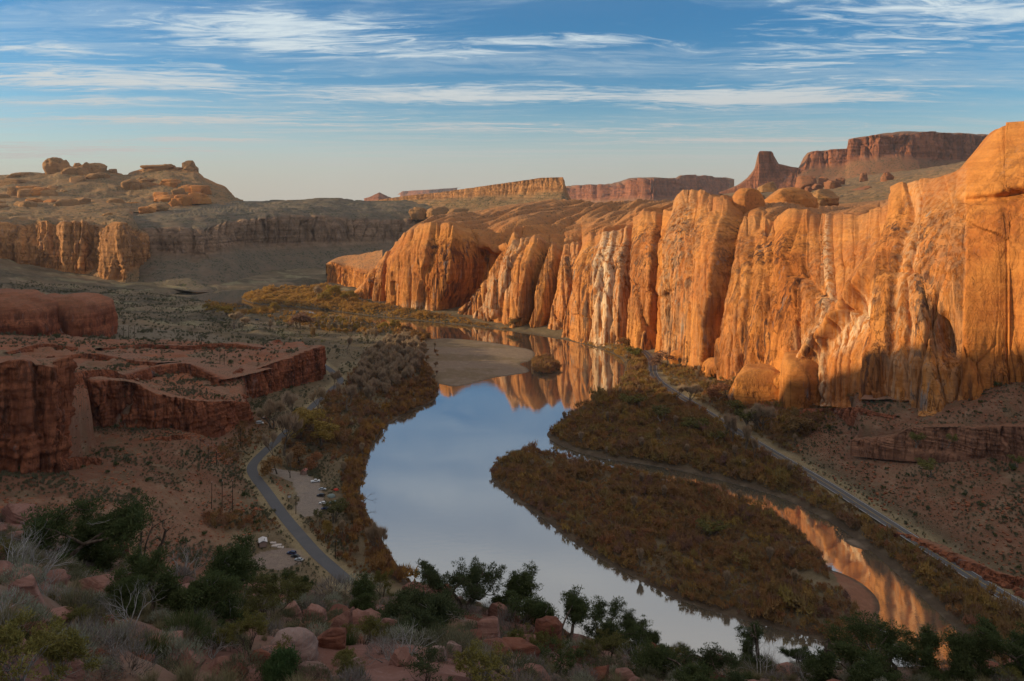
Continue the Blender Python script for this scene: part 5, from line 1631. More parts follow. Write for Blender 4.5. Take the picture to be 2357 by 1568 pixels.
# small sage and rocks over the slopes and flats
r_ = np.random.RandomState(21)
SL = np.array([(-330, 400), (-190, 380), (-150, 330), (-120, 330), (-100, 400), (-95, 560), (-150, 640), (-190, 700), (-300, 700), (-450, 700), (-700, 1000), (-800, 1400), (-300, 1450), (-150, 1100), (-120, 900), (-120, 800), (-60, 700), (-80, 560), (-70, 420), (-60, 340), (-350, 300)], float)
SR = np.array([(214, 330), (330, 330), (340, 470), (300, 520), (230, 640), (200, 720), (185, 760), (178, 700), (186, 600), (200, 480)], float)
both = lambda X, Y: np.ones(X.shape, bool)
thicket('sagebrush_scrub', 'sagebrush', 'shrub', SR, 2.5, K_SAGE, 1.1, 31, 'small grey sagebrush on the talus above the highway', 'sagebrush on the right talus', 60, 2.0, 6.0, thin=-0.15)
thicket('sagebrush_scrub', 'sagebrush', 'shrub', np.array([(-330, 300), (-100, 300), (-80, 420), (-70, 560), (-150, 700), (-330, 700)], float), 2.4, K_SAGE, 1.15, 32, 'small grey sagebrush on the red slope left of the lower road', 'sagebrush on the left slope', 90, 2.0, 5.0, thin=-0.1)
thicket('sagebrush_scrub', 'sagebrush', 'shrub', np.array([(-900, 700), (-150, 700), (-40, 800), (-60, 1150), (-300, 1450), (-900, 1500)], float), 5.2, K_SAGE, 1.9, 33, 'grey brush on the valley flats', 'brush on the flats', 30, 2.0, 6.0, thin=0.05)
thicket('juniper_scrub', 'juniper_bush', 'shrub', np.array([(-330, 330), (-150, 330), (-100, 400), (-150, 640), (-190, 760), (-300, 860), (-500, 860), (-500, 500)], float), 13.0, K_JUNS, 0.9, 34, 'dark green bush dotted over the red slopes and bench', 'dark bushes on the left slopes', 110, 2.0, 7.0, thin=0.05)
thicket('juniper_scrub', 'juniper_bush', 'shrub', np.array([(214, 330), (360, 330), (360, 500), (300, 525), (230, 640), (200, 700)], float), 13.0, K_JUNS, 0.85, 35, 'dark green bush on the right talus', 'dark bushes on the right talus', 50, 2.0, 7.0, thin=0.0)


def rock_chip(seed):
    P = blob(seed, 1.0, 0.8, 0.8, 10, 6, 0.3, 0, 0.5)
    return blob_mesh('talus_rock', P, MAT_BENCH, 0.2)


K_CHIP = [Kind(single('talus_rock', 'rock', rock_chip(s))) for s in (71, 72, 73, 74)]
thicket('talus_rubble', 'talus_rock', 'rock', SR, 2.8, K_CHIP, 0.62, 41, 'fallen red rock lying on the talus above the highway', 'fallen rocks on the right talus', 60, 2.0, 7.0, thin=0.0, zoff=-0.2)
thicket('talus_rubble', 'talus_rock', 'rock', np.array([(-330, 330), (-140, 330), (-130, 480), (-200, 620), (-290, 560), (-330, 420)], float), 3.0, K_CHIP, 0.6, 42, 'fallen red rock lying on the slope under the left cliffs', 'fallen rocks on the left slope', 60, 2.0, 7.0, thin=0.0, zoff=-0.2)


# ------------------------------------------------------------------ trees that can be told apart
def bare(seed, h):
    return tree_kind('bare_cottonwood', seed, h, M_GREY, M_BARK, 0.9, 14, 1.5, 0.055, 4, 0.42, 0.22, split=(2, 3))


K_BARE = [bare(s, 10) for s in (1, 2, 3, 4)]
K_POP = [tree_kind('leafless_poplar', s, 10, M_GREY, M_BARK, 0.55, 12, 1.4, 0.05, 4, 0.25, 0.35) for s in (5, 6)]
K_YEL = [tree_kind('golden_cottonwood', s, 9, M_GOLD, M_BARK, 0.9, 13, 0.5, 0.15, 4, 0.55, 0.06) for s in (11, 12)]
K_DKT = [tree_kind('dark_bush_tree', s, 6, M_TAM, M_BARK, 0.9, 16, 0.6, 0.12, 3, 0.6, 0.05, cat='tree') for s in (15, 16)]
K_GRN = [tree_kind('olive_tree', s, 7, M_OLIV, M_BARK, 0.9, 16, 0.5, 0.14, 3, 0.5, 0.08) for s in (18, 19)]


def put_tree(kinds, i, x, y, hpx, label, z=4.0, wide=1.0, group=None):
    X, Y = at(x, y, z)
    for _ in range(3):
        zz = float(ground_z(np.array([X]), np.array([Y]))[0])
        X, Y = at(x, y, zz)
    h = hpx * 0.4344 / F * Y
    k = kinds[i % len(kinds)]
    base_h = {'bare_cottonwood': 10, 'leafless_poplar': 10, 'golden_cottonwood': 9, 'dark_bush_tree': 6, 'olive_tree': 7}
    o = k.put((float(X), float(Y), zz - 0.1), (x * 7.3 + y) % 6.28, 1.0, label, group)
    s = h / base_h[o.name.split('.')[0]]
    o.scale = (s * wide, s * wide, s)
    return o


for i, (k, x, y, h, w, lb) in enumerate([
    (K_BARE, 628, 985, 62, 1.2, 'pale bare cottonwood right beside the end of the red cliff band'), (K_BARE, 672, 970, 60, 1.2, 'bare grey cottonwood behind the golden one, near the cliff prow'), (K_BARE, 655, 1050, 95, 1.0, 'tall feathery bare cottonwood at the road bend'),
    (K_BARE, 630, 1062, 62, 1.0, 'pale bare cottonwood hiding the road where it bends'), (K_YEL, 740, 1030, 84, 1.25, 'big golden cottonwood on the left bank'), (K_YEL, 690, 1012, 70, 1.2, 'golden brown cottonwood left of the big golden one'),
    (K_BARE, 735, 952, 52, 1.2, 'bare cottonwood fanning out behind the big golden one'), (K_BARE, 800, 950, 60, 1.4, 'broad tawny bare cottonwood in the middle of the grove'), (K_DKT, 640, 1090, 46, 1.4, 'dark maroon bush tree beside the campground entrance'),
    (K_DKT, 690, 1068, 44, 1.5, 'dark brown bush tree under the golden cottonwood'), (K_DKT, 735, 1075, 40, 1.5, 'olive brown bush tree above the campground'), (K_POP, 668, 1100, 58, 0.8, 'thin pale leafless tree at the campground lane'), (K_GRN, 740, 1215, 36, 1.0, 'dark green round tree below the campground'),
    (K_GRN, 768, 1205, 50, 1.2, 'olive tree beside the round green one below the campground'), (K_YEL, 750, 1248, 52, 0.55, 'slim orange tree between road and river'), (K_POP, 790, 1245, 46, 0.8, 'slim pale leafless tree right of the slim orange one'),
    (K_BARE, 872, 1275, 66, 1.0, 'bare dark tree leaning out over the river'), (K_BARE, 770, 905, 46, 1.0, 'dark bare tree beside the cliff prow road'), (K_BARE, 800, 815, 36, 0.8, 'lone bare tree on the flat left of the grove'), (K_BARE, 845, 792, 32, 0.9, 'lone bare tree on the sunlit flat'), (K_BARE, 858, 790, 34, 0.7, 'second lone bare tree on the sunlit flat, right of the first'),
    (K_YEL, 770, 690, 34, 1.1, 'bright yellow cottonwood in sun at the far spit'), (K_YEL, 798, 698, 28, 1.2, 'yellow cottonwood right of the bright one at the far spit'), (K_YEL, 745, 698, 26, 1.3, 'pale yellow cottonwood left of the bright one at the far spit'), (K_BARE, 732, 688, 28, 1.2, 'bare white tree on the far spit'),
    (K_YEL, 905, 762, 26, 1.0, 'small yellow tree at the sand bar head'), (K_YEL, 882, 764, 22, 1.0, 'smaller yellow tree left of the one at the sand bar head'), (K_DKT, 690, 758, 36, 1.8, 'rusty round tree clump on the far left bank'), (K_DKT, 720, 780, 26, 1.2, 'small rusty round tree at the edge of the sunlit strip'),
    (K_BARE, 540, 757, 34, 1.6, 'purple grey bare clump on the far flats'), (K_BARE, 558, 760, 28, 1.5, 'pale bare clump right of the purple grey one on the far flats'), (K_YEL, 520, 726, 22, 1.5, 'yellow brown tree on the far left river edge'), (K_YEL, 492, 722, 18, 1.8, 'low yellow brown tree left of its neighbour on the far river edge'), (K_YEL, 475, 716, 18, 1.2, 'orange tree where the far river begins'),
    (K_YEL, 636, 722, 26, 0.8, 'thin tawny tree at the far water edge'), (K_BARE, 680, 750, 22, 1.0, 'thin bare tree on the far flat'), (K_BARE, 620, 762, 24, 1.0, 'small round bare tree on the far flat'),
    (K_BARE, 1590, 935, 44, 1.8, 'pale bare cottonwood hiding the highway by the wall'), (K_BARE, 1560, 925, 36, 1.6, 'pale bare cottonwood left of its twin by the highway'), (K_GRN, 1720, 985, 56, 1.6, 'big olive gold tree right of the highway'), (K_BARE, 1755, 990, 56, 1.4, 'bare tawny tree beside the olive gold one'),
    (K_POP, 1690, 1030, 70, 0.9, 'tall bare tree at the highway edge, upper one of the row'), (K_POP, 1715, 1046, 62, 0.9, 'tall bare tree at the highway edge, second of the row'), (K_POP, 1742, 1064, 52, 0.9, 'tall bare tree at the highway edge, third of the row'), (K_POP, 1670, 1010, 52, 0.9, 'bare tree at the highway edge, first of the row'),
    (K_GRN, 1590, 1000, 36, 2.0, 'yellow green willow tree left of the highway'), (K_GRN, 1525, 985, 40, 1.9, 'pale olive willow tree on the right bank'), (K_GRN, 1455, 945, 34, 1.8, 'olive willow tree near the small sand spit'), (K_GRN, 1640, 1030, 34, 1.6, 'rusty olive tree above the side channel'), (K_GRN, 1640, 1240, 36, 1.9, 'yellow green bush tree in the middle of the island'),
    (K_DKT, 1545, 850, 42, 1.6, 'dark tree right of the highway bend'), (K_DKT, 1630, 855, 26, 1.6, 'dark round tree at the wall foot'), (K_DKT, 1680, 920, 40, 1.8, 'dark brown tree clump under the slab slope'), (K_DKT, 1830, 1000, 40, 2.0, 'dark brown tree clump at the start of the talus'),
    (K_DKT, 1425, 800, 24, 1.6, 'dark olive tree where the river meets the highway'), (K_GRN, 1460, 830, 30, 1.3, 'green tree in the bend of the highway'), (K_DKT, 1060, 745, 16, 2.2, 'low dark tree on the strip under the wall'), (K_DKT, 1190, 752, 22, 2.0, 'rounded dark tree on the strip under the wall'),
    (K_GRN, 2140, 1095, 44, 1.6, 'big dark juniper on the right talus'), (K_GRN, 2110, 1030, 32, 1.1, 'green juniper under the right ledge'), (K_GRN, 2180, 1030, 34, 1.0, 'second green juniper under the right ledge'), (K_GRN, 2340, 1075, 26, 1.2, 'green juniper at the right edge of the talus'),
]):
    put_tree(k, i, x, y, h, lb, 4.0, w)
gr = np.random.RandomState(77)
GROVE = plan([(805, 905), (850, 820), (930, 780), (975, 800), (975, 850), (950, 885), (890, 920), (840, 935)], 3.5)
gx, gy = scatter(GROVE, 9.0, seed=8)
for i, (a, b) in enumerate(zip(gx, gy)):
    z = float(ground_z(np.array([a]), np.array([b]))[0])
    s = gr.uniform(0.95, 1.45)
    K_BARE[i % 4].put((a, b, z - 0.1), gr.uniform(0, 6.28), (s * 1.0, s * 1.0, s * 1.12), 'pale leafless cottonwood in the grey grove on the left bank', 'leafless grove on the left bank')
gx, gy = scatter(plan([(690, 742), (760, 735), (850, 752), (850, 765), (760, 768)], 4), 9.0, seed=9)
for i, (a, b) in enumerate(zip(gx, gy)):
    z = float(ground_z(np.array([a]), np.array([b]))[0])
    s = gr.uniform(0.6, 0.95)
    (K_POP[i % 2] if i % 3 else K_YEL[i % 2]).put((a, b, z - 0.1), gr.uniform(0, 6.28), s, 'leafless poplar in the sunlit row on the far flat' if i % 3 else 'golden cottonwood in the sunlit row on the far flat', 'sunlit row of trees on the far flat')

K_TALL = [tree_kind('tall_willow', s, 7, M_WIL, M_BARK, 0.8, 9, 0.7, 0.12, 3, 0.4, 0.2) for s in (31, 32)] + [tree_kind('tall_tamarisk', s, 7, M_TAM, M_BARK, 0.8, 9, 0.8, 0.10, 3, 0.4, 0.2) for s in (33, 34)]
for poly, step, lb, gp, sd_ in ((ISLAND, 21, 'taller bush tree rising out of the island thicket', 'taller bush trees on the island', 51), (Z_RIGHT, 17, 'taller bush tree rising out of the right bank thicket', 'taller bush trees on the right bank', 52), (Z_LEDGE, 17, 'taller bush tree in the left bank thicket', 'taller bush trees on the left bank', 53),
                                (Z_FOOT, 20, 'bush tree between the highway and the wall foot', 'bush trees under the wall', 54)):
    gx, gy = scatter(poly, step, seed=sd_)
    k = (water_sd(gx, gy) > 3) & ~inside(TIP, gx, gy) & (seg_dist(ROAD_R, gx, gy, False)[0] > 8) & (seg_dist(ROAD_L, gx, gy, False)[0] > 7)
    gx, gy = gx[k], gy[k]
    gz = ground_z(gx, gy)
    k = in_view(gx, gy, gz, 10)
    for i, (a, b, c) in enumerate(zip(gx[k], gy[k], gz[k])):
        (K_TALL + K_POP[:1])[gr.randint(5)].put((a, b, c - .1), gr.uniform(0, 6.28), gr.uniform(.6, 1.05), lb, gp)


# ------------------------------------------------------------------ things people put there
def plain_mat(name, c, rough=0.6, spec=0.3, metal=0.0, wear=0.25):
    mt, w = new_mat(name)
    pos = w.n('ShaderNodeTexCoord').outputs['Object']
    n = w.noise(pos, 2.5, 4, 0.6)
    b = finish(w, w.mix(w.ss(n, 0.35, 0.75, 0, wear), c, tuple(a * 0.55 + 0.05 for a in c)), rough, None, spec)
    b.inputs['Metallic'].default_value = metal
    return mt


M_POLE = bark_mat('tarred_pole_wood', (0.035, 0.025, 0.018), (0.075, 0.052, 0.036), 3.0)
M_GLASS = plain_mat('dark_car_glass', (0.02, 0.025, 0.03), 0.08, 0.6, 0, 0.0)
M_TYRE = plain_mat('tyre_rubber', (0.02, 0.02, 0.02), 0.9)
M_RIM = plain_mat('grey_wheel_rim', (0.35, 0.35, 0.36), 0.35, 0.5, 0.6)
M_LAMP = plain_mat('lamp_glass', (0.7, 0.7, 0.66), 0.2, 0.5)
M_TAIL = plain_mat('red_lamp_glass', (0.35, 0.02, 0.02), 0.2, 0.5)


def box(cx, cy, cz, sx, sy, sz):
    v = [(cx + a * sx / 2, cy + b * sy / 2, cz + c * sz / 2) for a in (-1, 1) for b in (-1, 1) for c in (-1, 1)]
    f = [(0, 1, 3, 2), (4, 6, 7, 5), (0, 4, 5, 1), (2, 3, 7, 6), (0, 2, 6, 4), (1, 5, 7, 3)]
    return v, f


def join(parts):
    V, Fc = [], []
    for v, f in parts:
        o = len(V)
        V += list(v)
        Fc += [tuple(i + o for i in q) for q in f]
    return V, Fc


def part(name, parts, mat, parent, smooth=False):
    V, Fc = join(parts)
    return link(name, mixed_mesh(name, V, Fc, mat, smooth), parent)


def extrude(profile, y0, y1, inset=0.0):
    """side profile (x, z) pulled across the width"""
    n = len(profile)
    V = [(x, y0, z) for x, z in profile] + [(x, y1, z) for x, z in profile]
    Fc = [tuple(range(n))[::-1], tuple(range(n, 2 * n))] + [(i, (i + 1) % n, (i + 1) % n + n, i + n) for i in range(n)]
    return V, Fc


def ring(cx, y0, y1, cz, rad, n=14):
    V = [(cx + rad * math.cos(2 * math.pi * i / n), y, cz + rad * math.sin(2 * math.pi * i / n)) for y in (y0, y1) for i in range(n)]
    Fc = [tuple(range(n)), tuple(range(n, 2 * n))[::-1]] + [(i, i + n, (i + 1) % n + n, (i + 1) % n) for i in range(n)]
    return V, Fc


def taper_cabin(prof_low, prof_up, w0, w1):
    """cabin narrowing upward: lower and upper outline along x"""
    (a0, a1, z0), (b0, b1, z1) = prof_low, prof_up
    V = [(a0, -w0, z0), (a1, -w0, z0), (a1, w0, z0), (a0, w0, z0), (b0, -w1, z1), (b1, -w1, z1), (b1, w1, z1), (b0, w1, z1)]
    return V, [(0, 3, 2, 1), (4, 5, 6, 7), (0, 1, 5, 4), (1, 2, 6, 5), (2, 3, 7, 6), (3, 0, 4, 7)]


def car(kind, paint, label, x, y, z, yaw, group=None):
    X, Y = at(x, y, z)
    zz = float(ground_z(np.array([X]), np.array([Y]))[0])
    X, Y = at(x, y, zz)
    t = thing('parked_' + kind, {'car': 'car', 'suv': 'car', 'pickup': 'pickup truck', 'van': 'van'}[kind], label, group, (float(X), float(Y), zz), math.radians(yaw))
    if kind == 'car':
        L, W = 4.5, 0.88
        body = [(-2.2, .35), (-2.25, .62), (-2.15, .86), (-1.5, .93), (1.05, .90), (2.0, .78), (2.25, .62), (2.2, .32)]
        cab = ((-1.75, 1.05, .90), (-1.05, .35, 1.42), .80, .62)
    elif kind == 'suv':
        L, W = 4.7, 0.93
        body = [(-2.3, .42), (-2.35, .75), (-2.3, 1.02), (-1.5, 1.06), (0.95, 1.04), (2.05, .98), (2.32, .80), (2.28, .40)]
        cab = ((-2.25, 1.15, 1.03), (-2.0, .45, 1.74), .88, .72)
    elif kind == 'pickup':
        L, W = 5.6, 0.98
        body = [(-2.8, .50), (-2.85, .85), (-2.8, 1.12), (-0.8, 1.12), (1.4, 1.10), (2.6, 1.02), (2.8, .85), (2.75, .48)]
        cab = ((-0.85, 1.5, 1.10), (-0.7, .75, 1.80), .90, .74)
    else:
        L, W = 5.4, 1.0
        body = [(-2.65, .42), (-2.7, .8), (-2.65, 1.2), (-1.0, 1.22), (1.2, 1.20), (2.4, 1.08), (2.68, .85), (2.62, .40)]
        cab = ((-2.63, 1.9, 1.2), (-2.55, 1.0, 2.15), .97, .86)
    part('body', [extrude(body, -W, W), taper_cabin((cab[0][0], cab[0][1], cab[0][2] - .02), cab[1], cab[2], cab[3])] + ([] if kind != 'pickup' else [box(-1.85, 0, 1.0, 1.7, 1.6, .1)]), paint, t)
    (a0, a1, z0), (b0, b1, z1), w0, w1 = cab
    k0, k1 = 0.14, 0.86
    l = lambda p, q, s: p + (q - p) * s
    sides = []
    for s in (-1, 1):
        y0_, y1_ = l(w0, w1, k0) + .012, l(w0, w1, k1) + .012
        sides.append(([(l(a0, b0, k0) + .12, s * y0_, l(z0, z1, k0)), (l(a1, b1, k0) - .12, s * y0_, l(z0, z1, k0)), (l(a1, b1, k1) - .1, s * y1_, l(z0, z1, k1)), (l(a0, b0, k1) + .1, s * y1_, l(z0, z1, k1))], [(0, 1, 2, 3)]))
    for s in sides:
        part('side_window', [s], M_GLASS, t)
    for nm, (p, q), e in (('windscreen', (a1, b1), .012), ('rear_window', (a0, b0), -.012)):
        part(nm, [([(l(p, q, k0) + e, -l(w0, w1, k0) + .1, l(z0, z1, k0)), (l(p, q, k0) + e, l(w0, w1, k0) - .1, l(z0, z1, k0)), (l(p, q, k1) + e, l(w0, w1, k1) - .08, l(z0, z1, k1)), (l(p, q, k1) + e, -l(w0, w1, k1) + .08, l(z0, z1, k1))], [(0, 1, 2, 3)])], M_GLASS, t)
    wr = .33 if kind == 'car' else .38
    for sx in (-.31, .31):
        for s in (-1, 1):
            wh = part('wheel', [ring(sx * L, s * (W - .2), s * (W + .02), wr, wr)], M_TYRE, t)
            part('rim', [ring(sx * L, s * (W + .0), s * (W + .03), wr, wr * .58)], M_RIM, wh)
    for s in (-1, 1):
        part('headlight', [box(body[-2][0] - .06, s * (W - .25), body[-2][1] + .02, .1, .34, .14)], M_LAMP, t)
        part('tail_light', [box(body[1][0] + .03, s * (W - .15), body[1][1] + .08, .1, .2, .2)], M_TAIL, t)
    return t


P_WHITE, P_SILV = plain_mat('white_car_paint', (0.75, 0.75, 0.74), 0.35, 0.5, 0, .08), plain_mat('silver_car_paint', (0.45, 0.47, 0.48), 0.35, 0.5, 0.3, .08)
P_NAVY, P_BLACK, P_TEAL, P_RED = plain_mat('navy_car_paint', (0.02, 0.03, 0.10), 0.3, 0.5, 0, .05), plain_mat('black_car_paint', (0.015, 0.016, 0.02), 0.3, 0.5, 0, .05), plain_mat('teal_car_paint', (0.03, 0.10, 0.12), 0.35, 0.5, 0, .05), plain_mat('red_tent_cloth', (0.50, 0.05, 0.03), 0.8)
car('suv', P_NAVY, 'navy blue car in the roadside lot, uppermost of the three', 671, 1276, 5.3, 165)
car('car', P_BLACK, 'dark blue car in the roadside lot, middle of the three', 680, 1283, 5.3, 165)
car('car', P_SILV, 'silver car in the roadside lot, lowest of the three', 688, 1291, 5.3, 165)
car('pickup', P_WHITE, 'white pickup truck with a cap at the top of the campground', 726, 1110, 5, 20)
car('car', P_SILV, 'grey car below the white pickup in the campground', 742, 1128, 5, 5)
car('suv', P_BLACK, 'black car in the middle of the campground row', 738, 1143, 5, 170)
car('car', P_WHITE, 'white car below the black one in the campground', 743, 1160, 5, 175)
car('car', P_NAVY, 'dark blue car lowest in the campground row', 748, 1173, 5, 175)
car('suv', P_TEAL, 'teal car beside the white one in the campground', 767, 1160, 4.5, 170)
car('van', P_WHITE, 'white van parked under the end of the red cliff band', 598, 976, 9, 5)
car('suv', P_BLACK, 'dark car just above the white van under the cliff', 611, 967, 9, 5)
car('van', P_BLACK, 'dark van parked on the far flat among yellow trees', 592, 738, 6, 5)


def tent(x, y, z, s, mat, label):
    X, Y = at(x, y, z)
    zz = float(ground_z(np.array([X]), np.array([Y]))[0])
    X, Y = at(x, y, zz)
    t = thing('tent', 'tent', label, None, (float(X), float(Y), zz), 0.4)
    n, m = 16, 7
    th = np.linspace(0, 2 * np.pi, n + 1)[:-1][:, None]
    ph = np.linspace(0, np.pi / 2, m)[None]
    P = np.stack([np.cos(th) * np.cos(ph) ** 0.8 * s * 1.2, np.sin(th) * np.cos(ph) ** 0.8 * s * 0.9, np.sin(ph) * np.ones_like(th) * s * 0.8], -1)
    link('canopy', grid_mesh('canopy', P, mat, wrap=True), t)
    part('door', [([(1.22 * s, -.35 * s, .03), (1.22 * s, .35 * s, .03), (.98 * s, .22 * s, .5 * s), (.98 * s, -.22 * s, .5 * s)], [(0, 1, 2, 3)])], M_GLASS, t)
    return t


tent(762, 1144, 4.5, 2.2, plain_mat('grey_green_tent_cloth', (0.20, 0.24, 0.22), 0.8), 'grey green dome tent right of the black car in the campground')
tent(773, 1129, 4.5, 1.5, P_RED, 'small red tent at the river side of the campground')
M_TAN, M_ROOF, M_BRN = plain_mat('tan_block_wall', (0.30, 0.20, 0.16), 0.9), plain_mat('pale_metal_roof', (0.62, 0.58, 0.56), 0.5), plain_mat('dark_brown_wood', (0.07, 0.045, 0.035), 0.8)


def toilet_hut(x, y, z, yaw, label, w=3.4, dpt=4.2, roof=M_ROOF):
    X, Y = at(x, y, z)
    zz = float(ground_z(np.array([X]), np.array([Y]))[0])
    t = thing('toilet_hut', 'hut', label, None, (float(X), float(Y), zz), math.radians(yaw))
    part('wall', [box(0, 0, 1.2, w, dpt, 2.6)], M_TAN, t)
    h = w / 2 + .45
    part('roof', [extrude([(-h, 2.42), (0, 3.25), (h, 2.42), (h, 2.58), (0, 3.42), (-h, 2.58)], -dpt / 2 - .5, dpt / 2 + .9)], roof, t)
    part('door', [box(-w / 2 - .03, 0.6, 1.05, .06, 1.0, 2.05)], M_BRN, t)
    part('screen_wall', [box(-w / 2 - .9, 0.2, 1.0, .12, 2.8, 2.0)], M_TAN, t)
    for s in (-1, 1):
        part('roof_post', [box(s * (w / 2 + .1), dpt / 2 + .7, 1.2, .14, .14, 2.5)], M_BRN, t)
    part('vent_pipe', [ring(.5, 0, .3, 0, .0001)] and [box(.6, -dpt / 2 + .5, 3.4, .25, .25, 1.4)], M_BRN, t)
    return t


toilet_hut(605, 1257, 6, 20, 'small tan toilet hut with a pale gabled roof beside the roadside lot')
toilet_hut(700, 1092, 5, -10, 'small reddish toilet hut at the head of the campground', 2.4, 2.8, plain_mat('red_brown_roof', (0.30, 0.11, 0.08), 0.7))


def board(x, y, z, label, h=2.6):
    X, Y = at(x, y, z)
    zz = float(ground_z(np.array([X]), np.array([Y]))[0])
    t = thing('notice_board', 'sign', label, None, (float(X), float(Y), zz), 0.3)
    for s in (-1, 1):
        part('post', [box(s * .9, 0, h / 2, .18, .18, h)], M_BRN, t)
    part('panel', [box(0, .02, h * .62, 1.62, .08, 1.0)], plain_mat('pale_panel', (0.55, 0.52, 0.55), .6), t)
    part('little_roof', [extrude([(-1.3, h), (0, h + .4), (1.3, h), (1.3, h + .1), (0, h + .5), (-1.3, h + .1)], -.45, .45)], M_BRN, t)


board(666, 1148, 5, 'roofed notice board between the lower road and the campground')


def pole(x, yt, yb, label, group, z=12, arms=0):
    X, Y = at(x, yb, z)
    for _ in range(4):
        zz = float(ground_z(np.array([X]), np.array([Y]))[0])
        X, Y = at(x, yb, zz)
    h = (yb - yt) * 0.4344 / F * float(Y)
    r0 = max(0.22, 0.0003 * float(Y))
    t = thing('utility_pole', 'pole', label, group, (float(X), float(Y), zz - .3))
    V, Fc = tubes([((0, 0, 0), (0.1, 0, h * .5), r0, r0 * .85), ((0.1, 0, h * .5), (0.13, 0, h + .3), r0 * .85, r0 * .65)], 7)
    link('shaft', poly_mesh('shaft', V, Fc, M_POLE), t)
    if arms:
        part('cross_arm', [box(0.1, 0, h - 0.6, 2.4, .16, .2)], M_POLE, t)
        for s in (-1, 0, 1):
            part('insulator', [box(0.1 + s * 1.05, 0, h - .32, .16, .16, .3)], M_LAMP, t)
    else:
        part('insulator', [box(0.12, 0, h + .45, .16, .16, .35)], M_LAMP, t)


PL = [(487, 1111, 1172, 'left one of the three tall bare poles on the red slope by the road'), (511, 1108, 1177, 'middle one of the three tall bare poles on the red slope by the road'), (535, 1107, 1181, 'right one of the three tall bare poles on the red slope by the road'),
      (460, 1010, 1058, 'left pole of the upper three under the cliff band'), (479, 1025, 1063, 'middle pole of the upper three under the cliff band'), (498, 1039, 1072, 'right pole of the upper three under the cliff band'), (553, 982, 1030, 'single pole in front of the end of the cliff band'),
      (453, 776, 803, 'left pole of the pair on the far bench'), (463, 776, 804, 'right pole of the pair on the far bench'), (506, 803, 846, 'left pole of the pair above the slickrock slab'), (516, 806, 845, 'right pole of the pair above the slickrock slab'),
      (284, 750, 781, 'left pole of the three beside the red dome'), (296, 752, 782, 'middle pole of the three beside the red dome'), (309, 748, 780, 'right pole of the three beside the red dome')]
for x, yt, yb, lb in PL:
    pole(x, yt, yb, lb, 'power line poles across the valley', 14)
for x, yt, yb, lb in [(681, 1139, 1183, 'brown pole beside the campground lane'), (772, 1243, 1286, 'thin pole between the lower road and the river')]:
    pole(x, yt, yb, lb, 'roadside poles', 5, 1)

# driftwood snag in the river and pale slabs by the lot
X, Y = at(850, 1163, 0)
segs, tips = [], []
rr = np.random.RandomState(5)
grow(rr, np.array([-6.0, 0, 0.5]), unit(np.array([1.0, -.1, .05])), 6, .28, 3, segs, tips, .18, .03, (2, 3), .5)
V, Fc = tubes(segs, 4)
V[:, 2] = np.maximum(V[:, 2], -.2)
tag(link('drift_log', poly_mesh('drift_log', V, Fc, M_SNAG), None, (float(X), float(Y), 0.1)), 'branching drift log lying in the water at the left bank', 'log')
for i, (x, y) in enumerate([(628, 1246), (640, 1249), (632, 1251), (646, 1253)]):
    X, Y = at(x, y, 7)
    zz = float(ground_z(np.array([X]), np.array([Y]))[0])
    tag(link('stone_slab', blob_mesh('stone_slab', blob(150 + i, 1.6, 1.0, .45, 14, 7, .25, 0, .8), plain_mat('pale_stone', (.55, .47, .42), .9)), None, (float(X), float(Y), zz)), 'pale stone slab lying in the cluster above the roadside lot', 'stone', 'pale slabs above the roadside lot')


# ------------------------------------------------------------------ the ledgy hillside in front
_LX = np.array([-80, 0, 100, 220, 300, 400, 480, 560, 650, 800, 950, 1080, 1200, 1300, 1500, 1800, 2000, 2150, 2357, 2440], float)
_LY = np.array([1180, 1185, 1215, 1290, 1290, 1330, 1345, 1352, 1355, 1362, 1362, 1390, 1432, 1470, 1500, 1535, 1545, 1545, 1530, 1525], float)
_LD = np.array([62, 62, 60, 54, 52, 50, 50, 52, 54, 54, 54, 52, 50, 48, 46, 45, 45, 45, 46, 46], float)


def fore_z(X, Y):
    X, Y = np.asarray(X, float), np.asarray(Y, float)
    xd = (512 + F * X / np.maximum(Y, 2)) / 0.43445
    ly, ld = np.interp(xd, _LX, _LY), np.interp(xd, _LX, _LD)
    drop_l = (ly * 0.43432 - HZ) / F * ld
    t = Y / ld
    drop = 1.75 + (drop_l - 1.75) * np.minimum(t, 1.0) ** 0.86
    drop = drop + np.where(t > 1, (Y - ld) * 1.15, 0)
    z = CAMZ - drop
    w = fbm(X * 0.05, Y * 0.05, 2.0, 4)
    amp = sstep(Y, 6, 16)
    z = z + amp * (w * 0.7 + fbm(X * 0.22, Y * 0.22, 5.0, 4) * 0.22)
    st = 1.15
    q = z / st + fbm(X * 0.06, Y * 0.10, 9.0, 4) * 1.1
    fr = q - np.floor(q)
    z = z + amp * (sstep(fr, 0.60, 0.95) - fr) * st * 0.55 * sstep(fbm(X * 0.04, Y * 0.04, 21.0, 3), -0.3, 0.2)
    return z


_fu = np.linspace(-170, 1200, 420)
_fd = np.geomspace(3.2, 95, 330)
FX = ((_fu[:, None] - 512) / F) * _fd[None, :]
FY = np.repeat(_fd[None, :], len(_fu), 0)
FZ = fore_z(FX, FY)


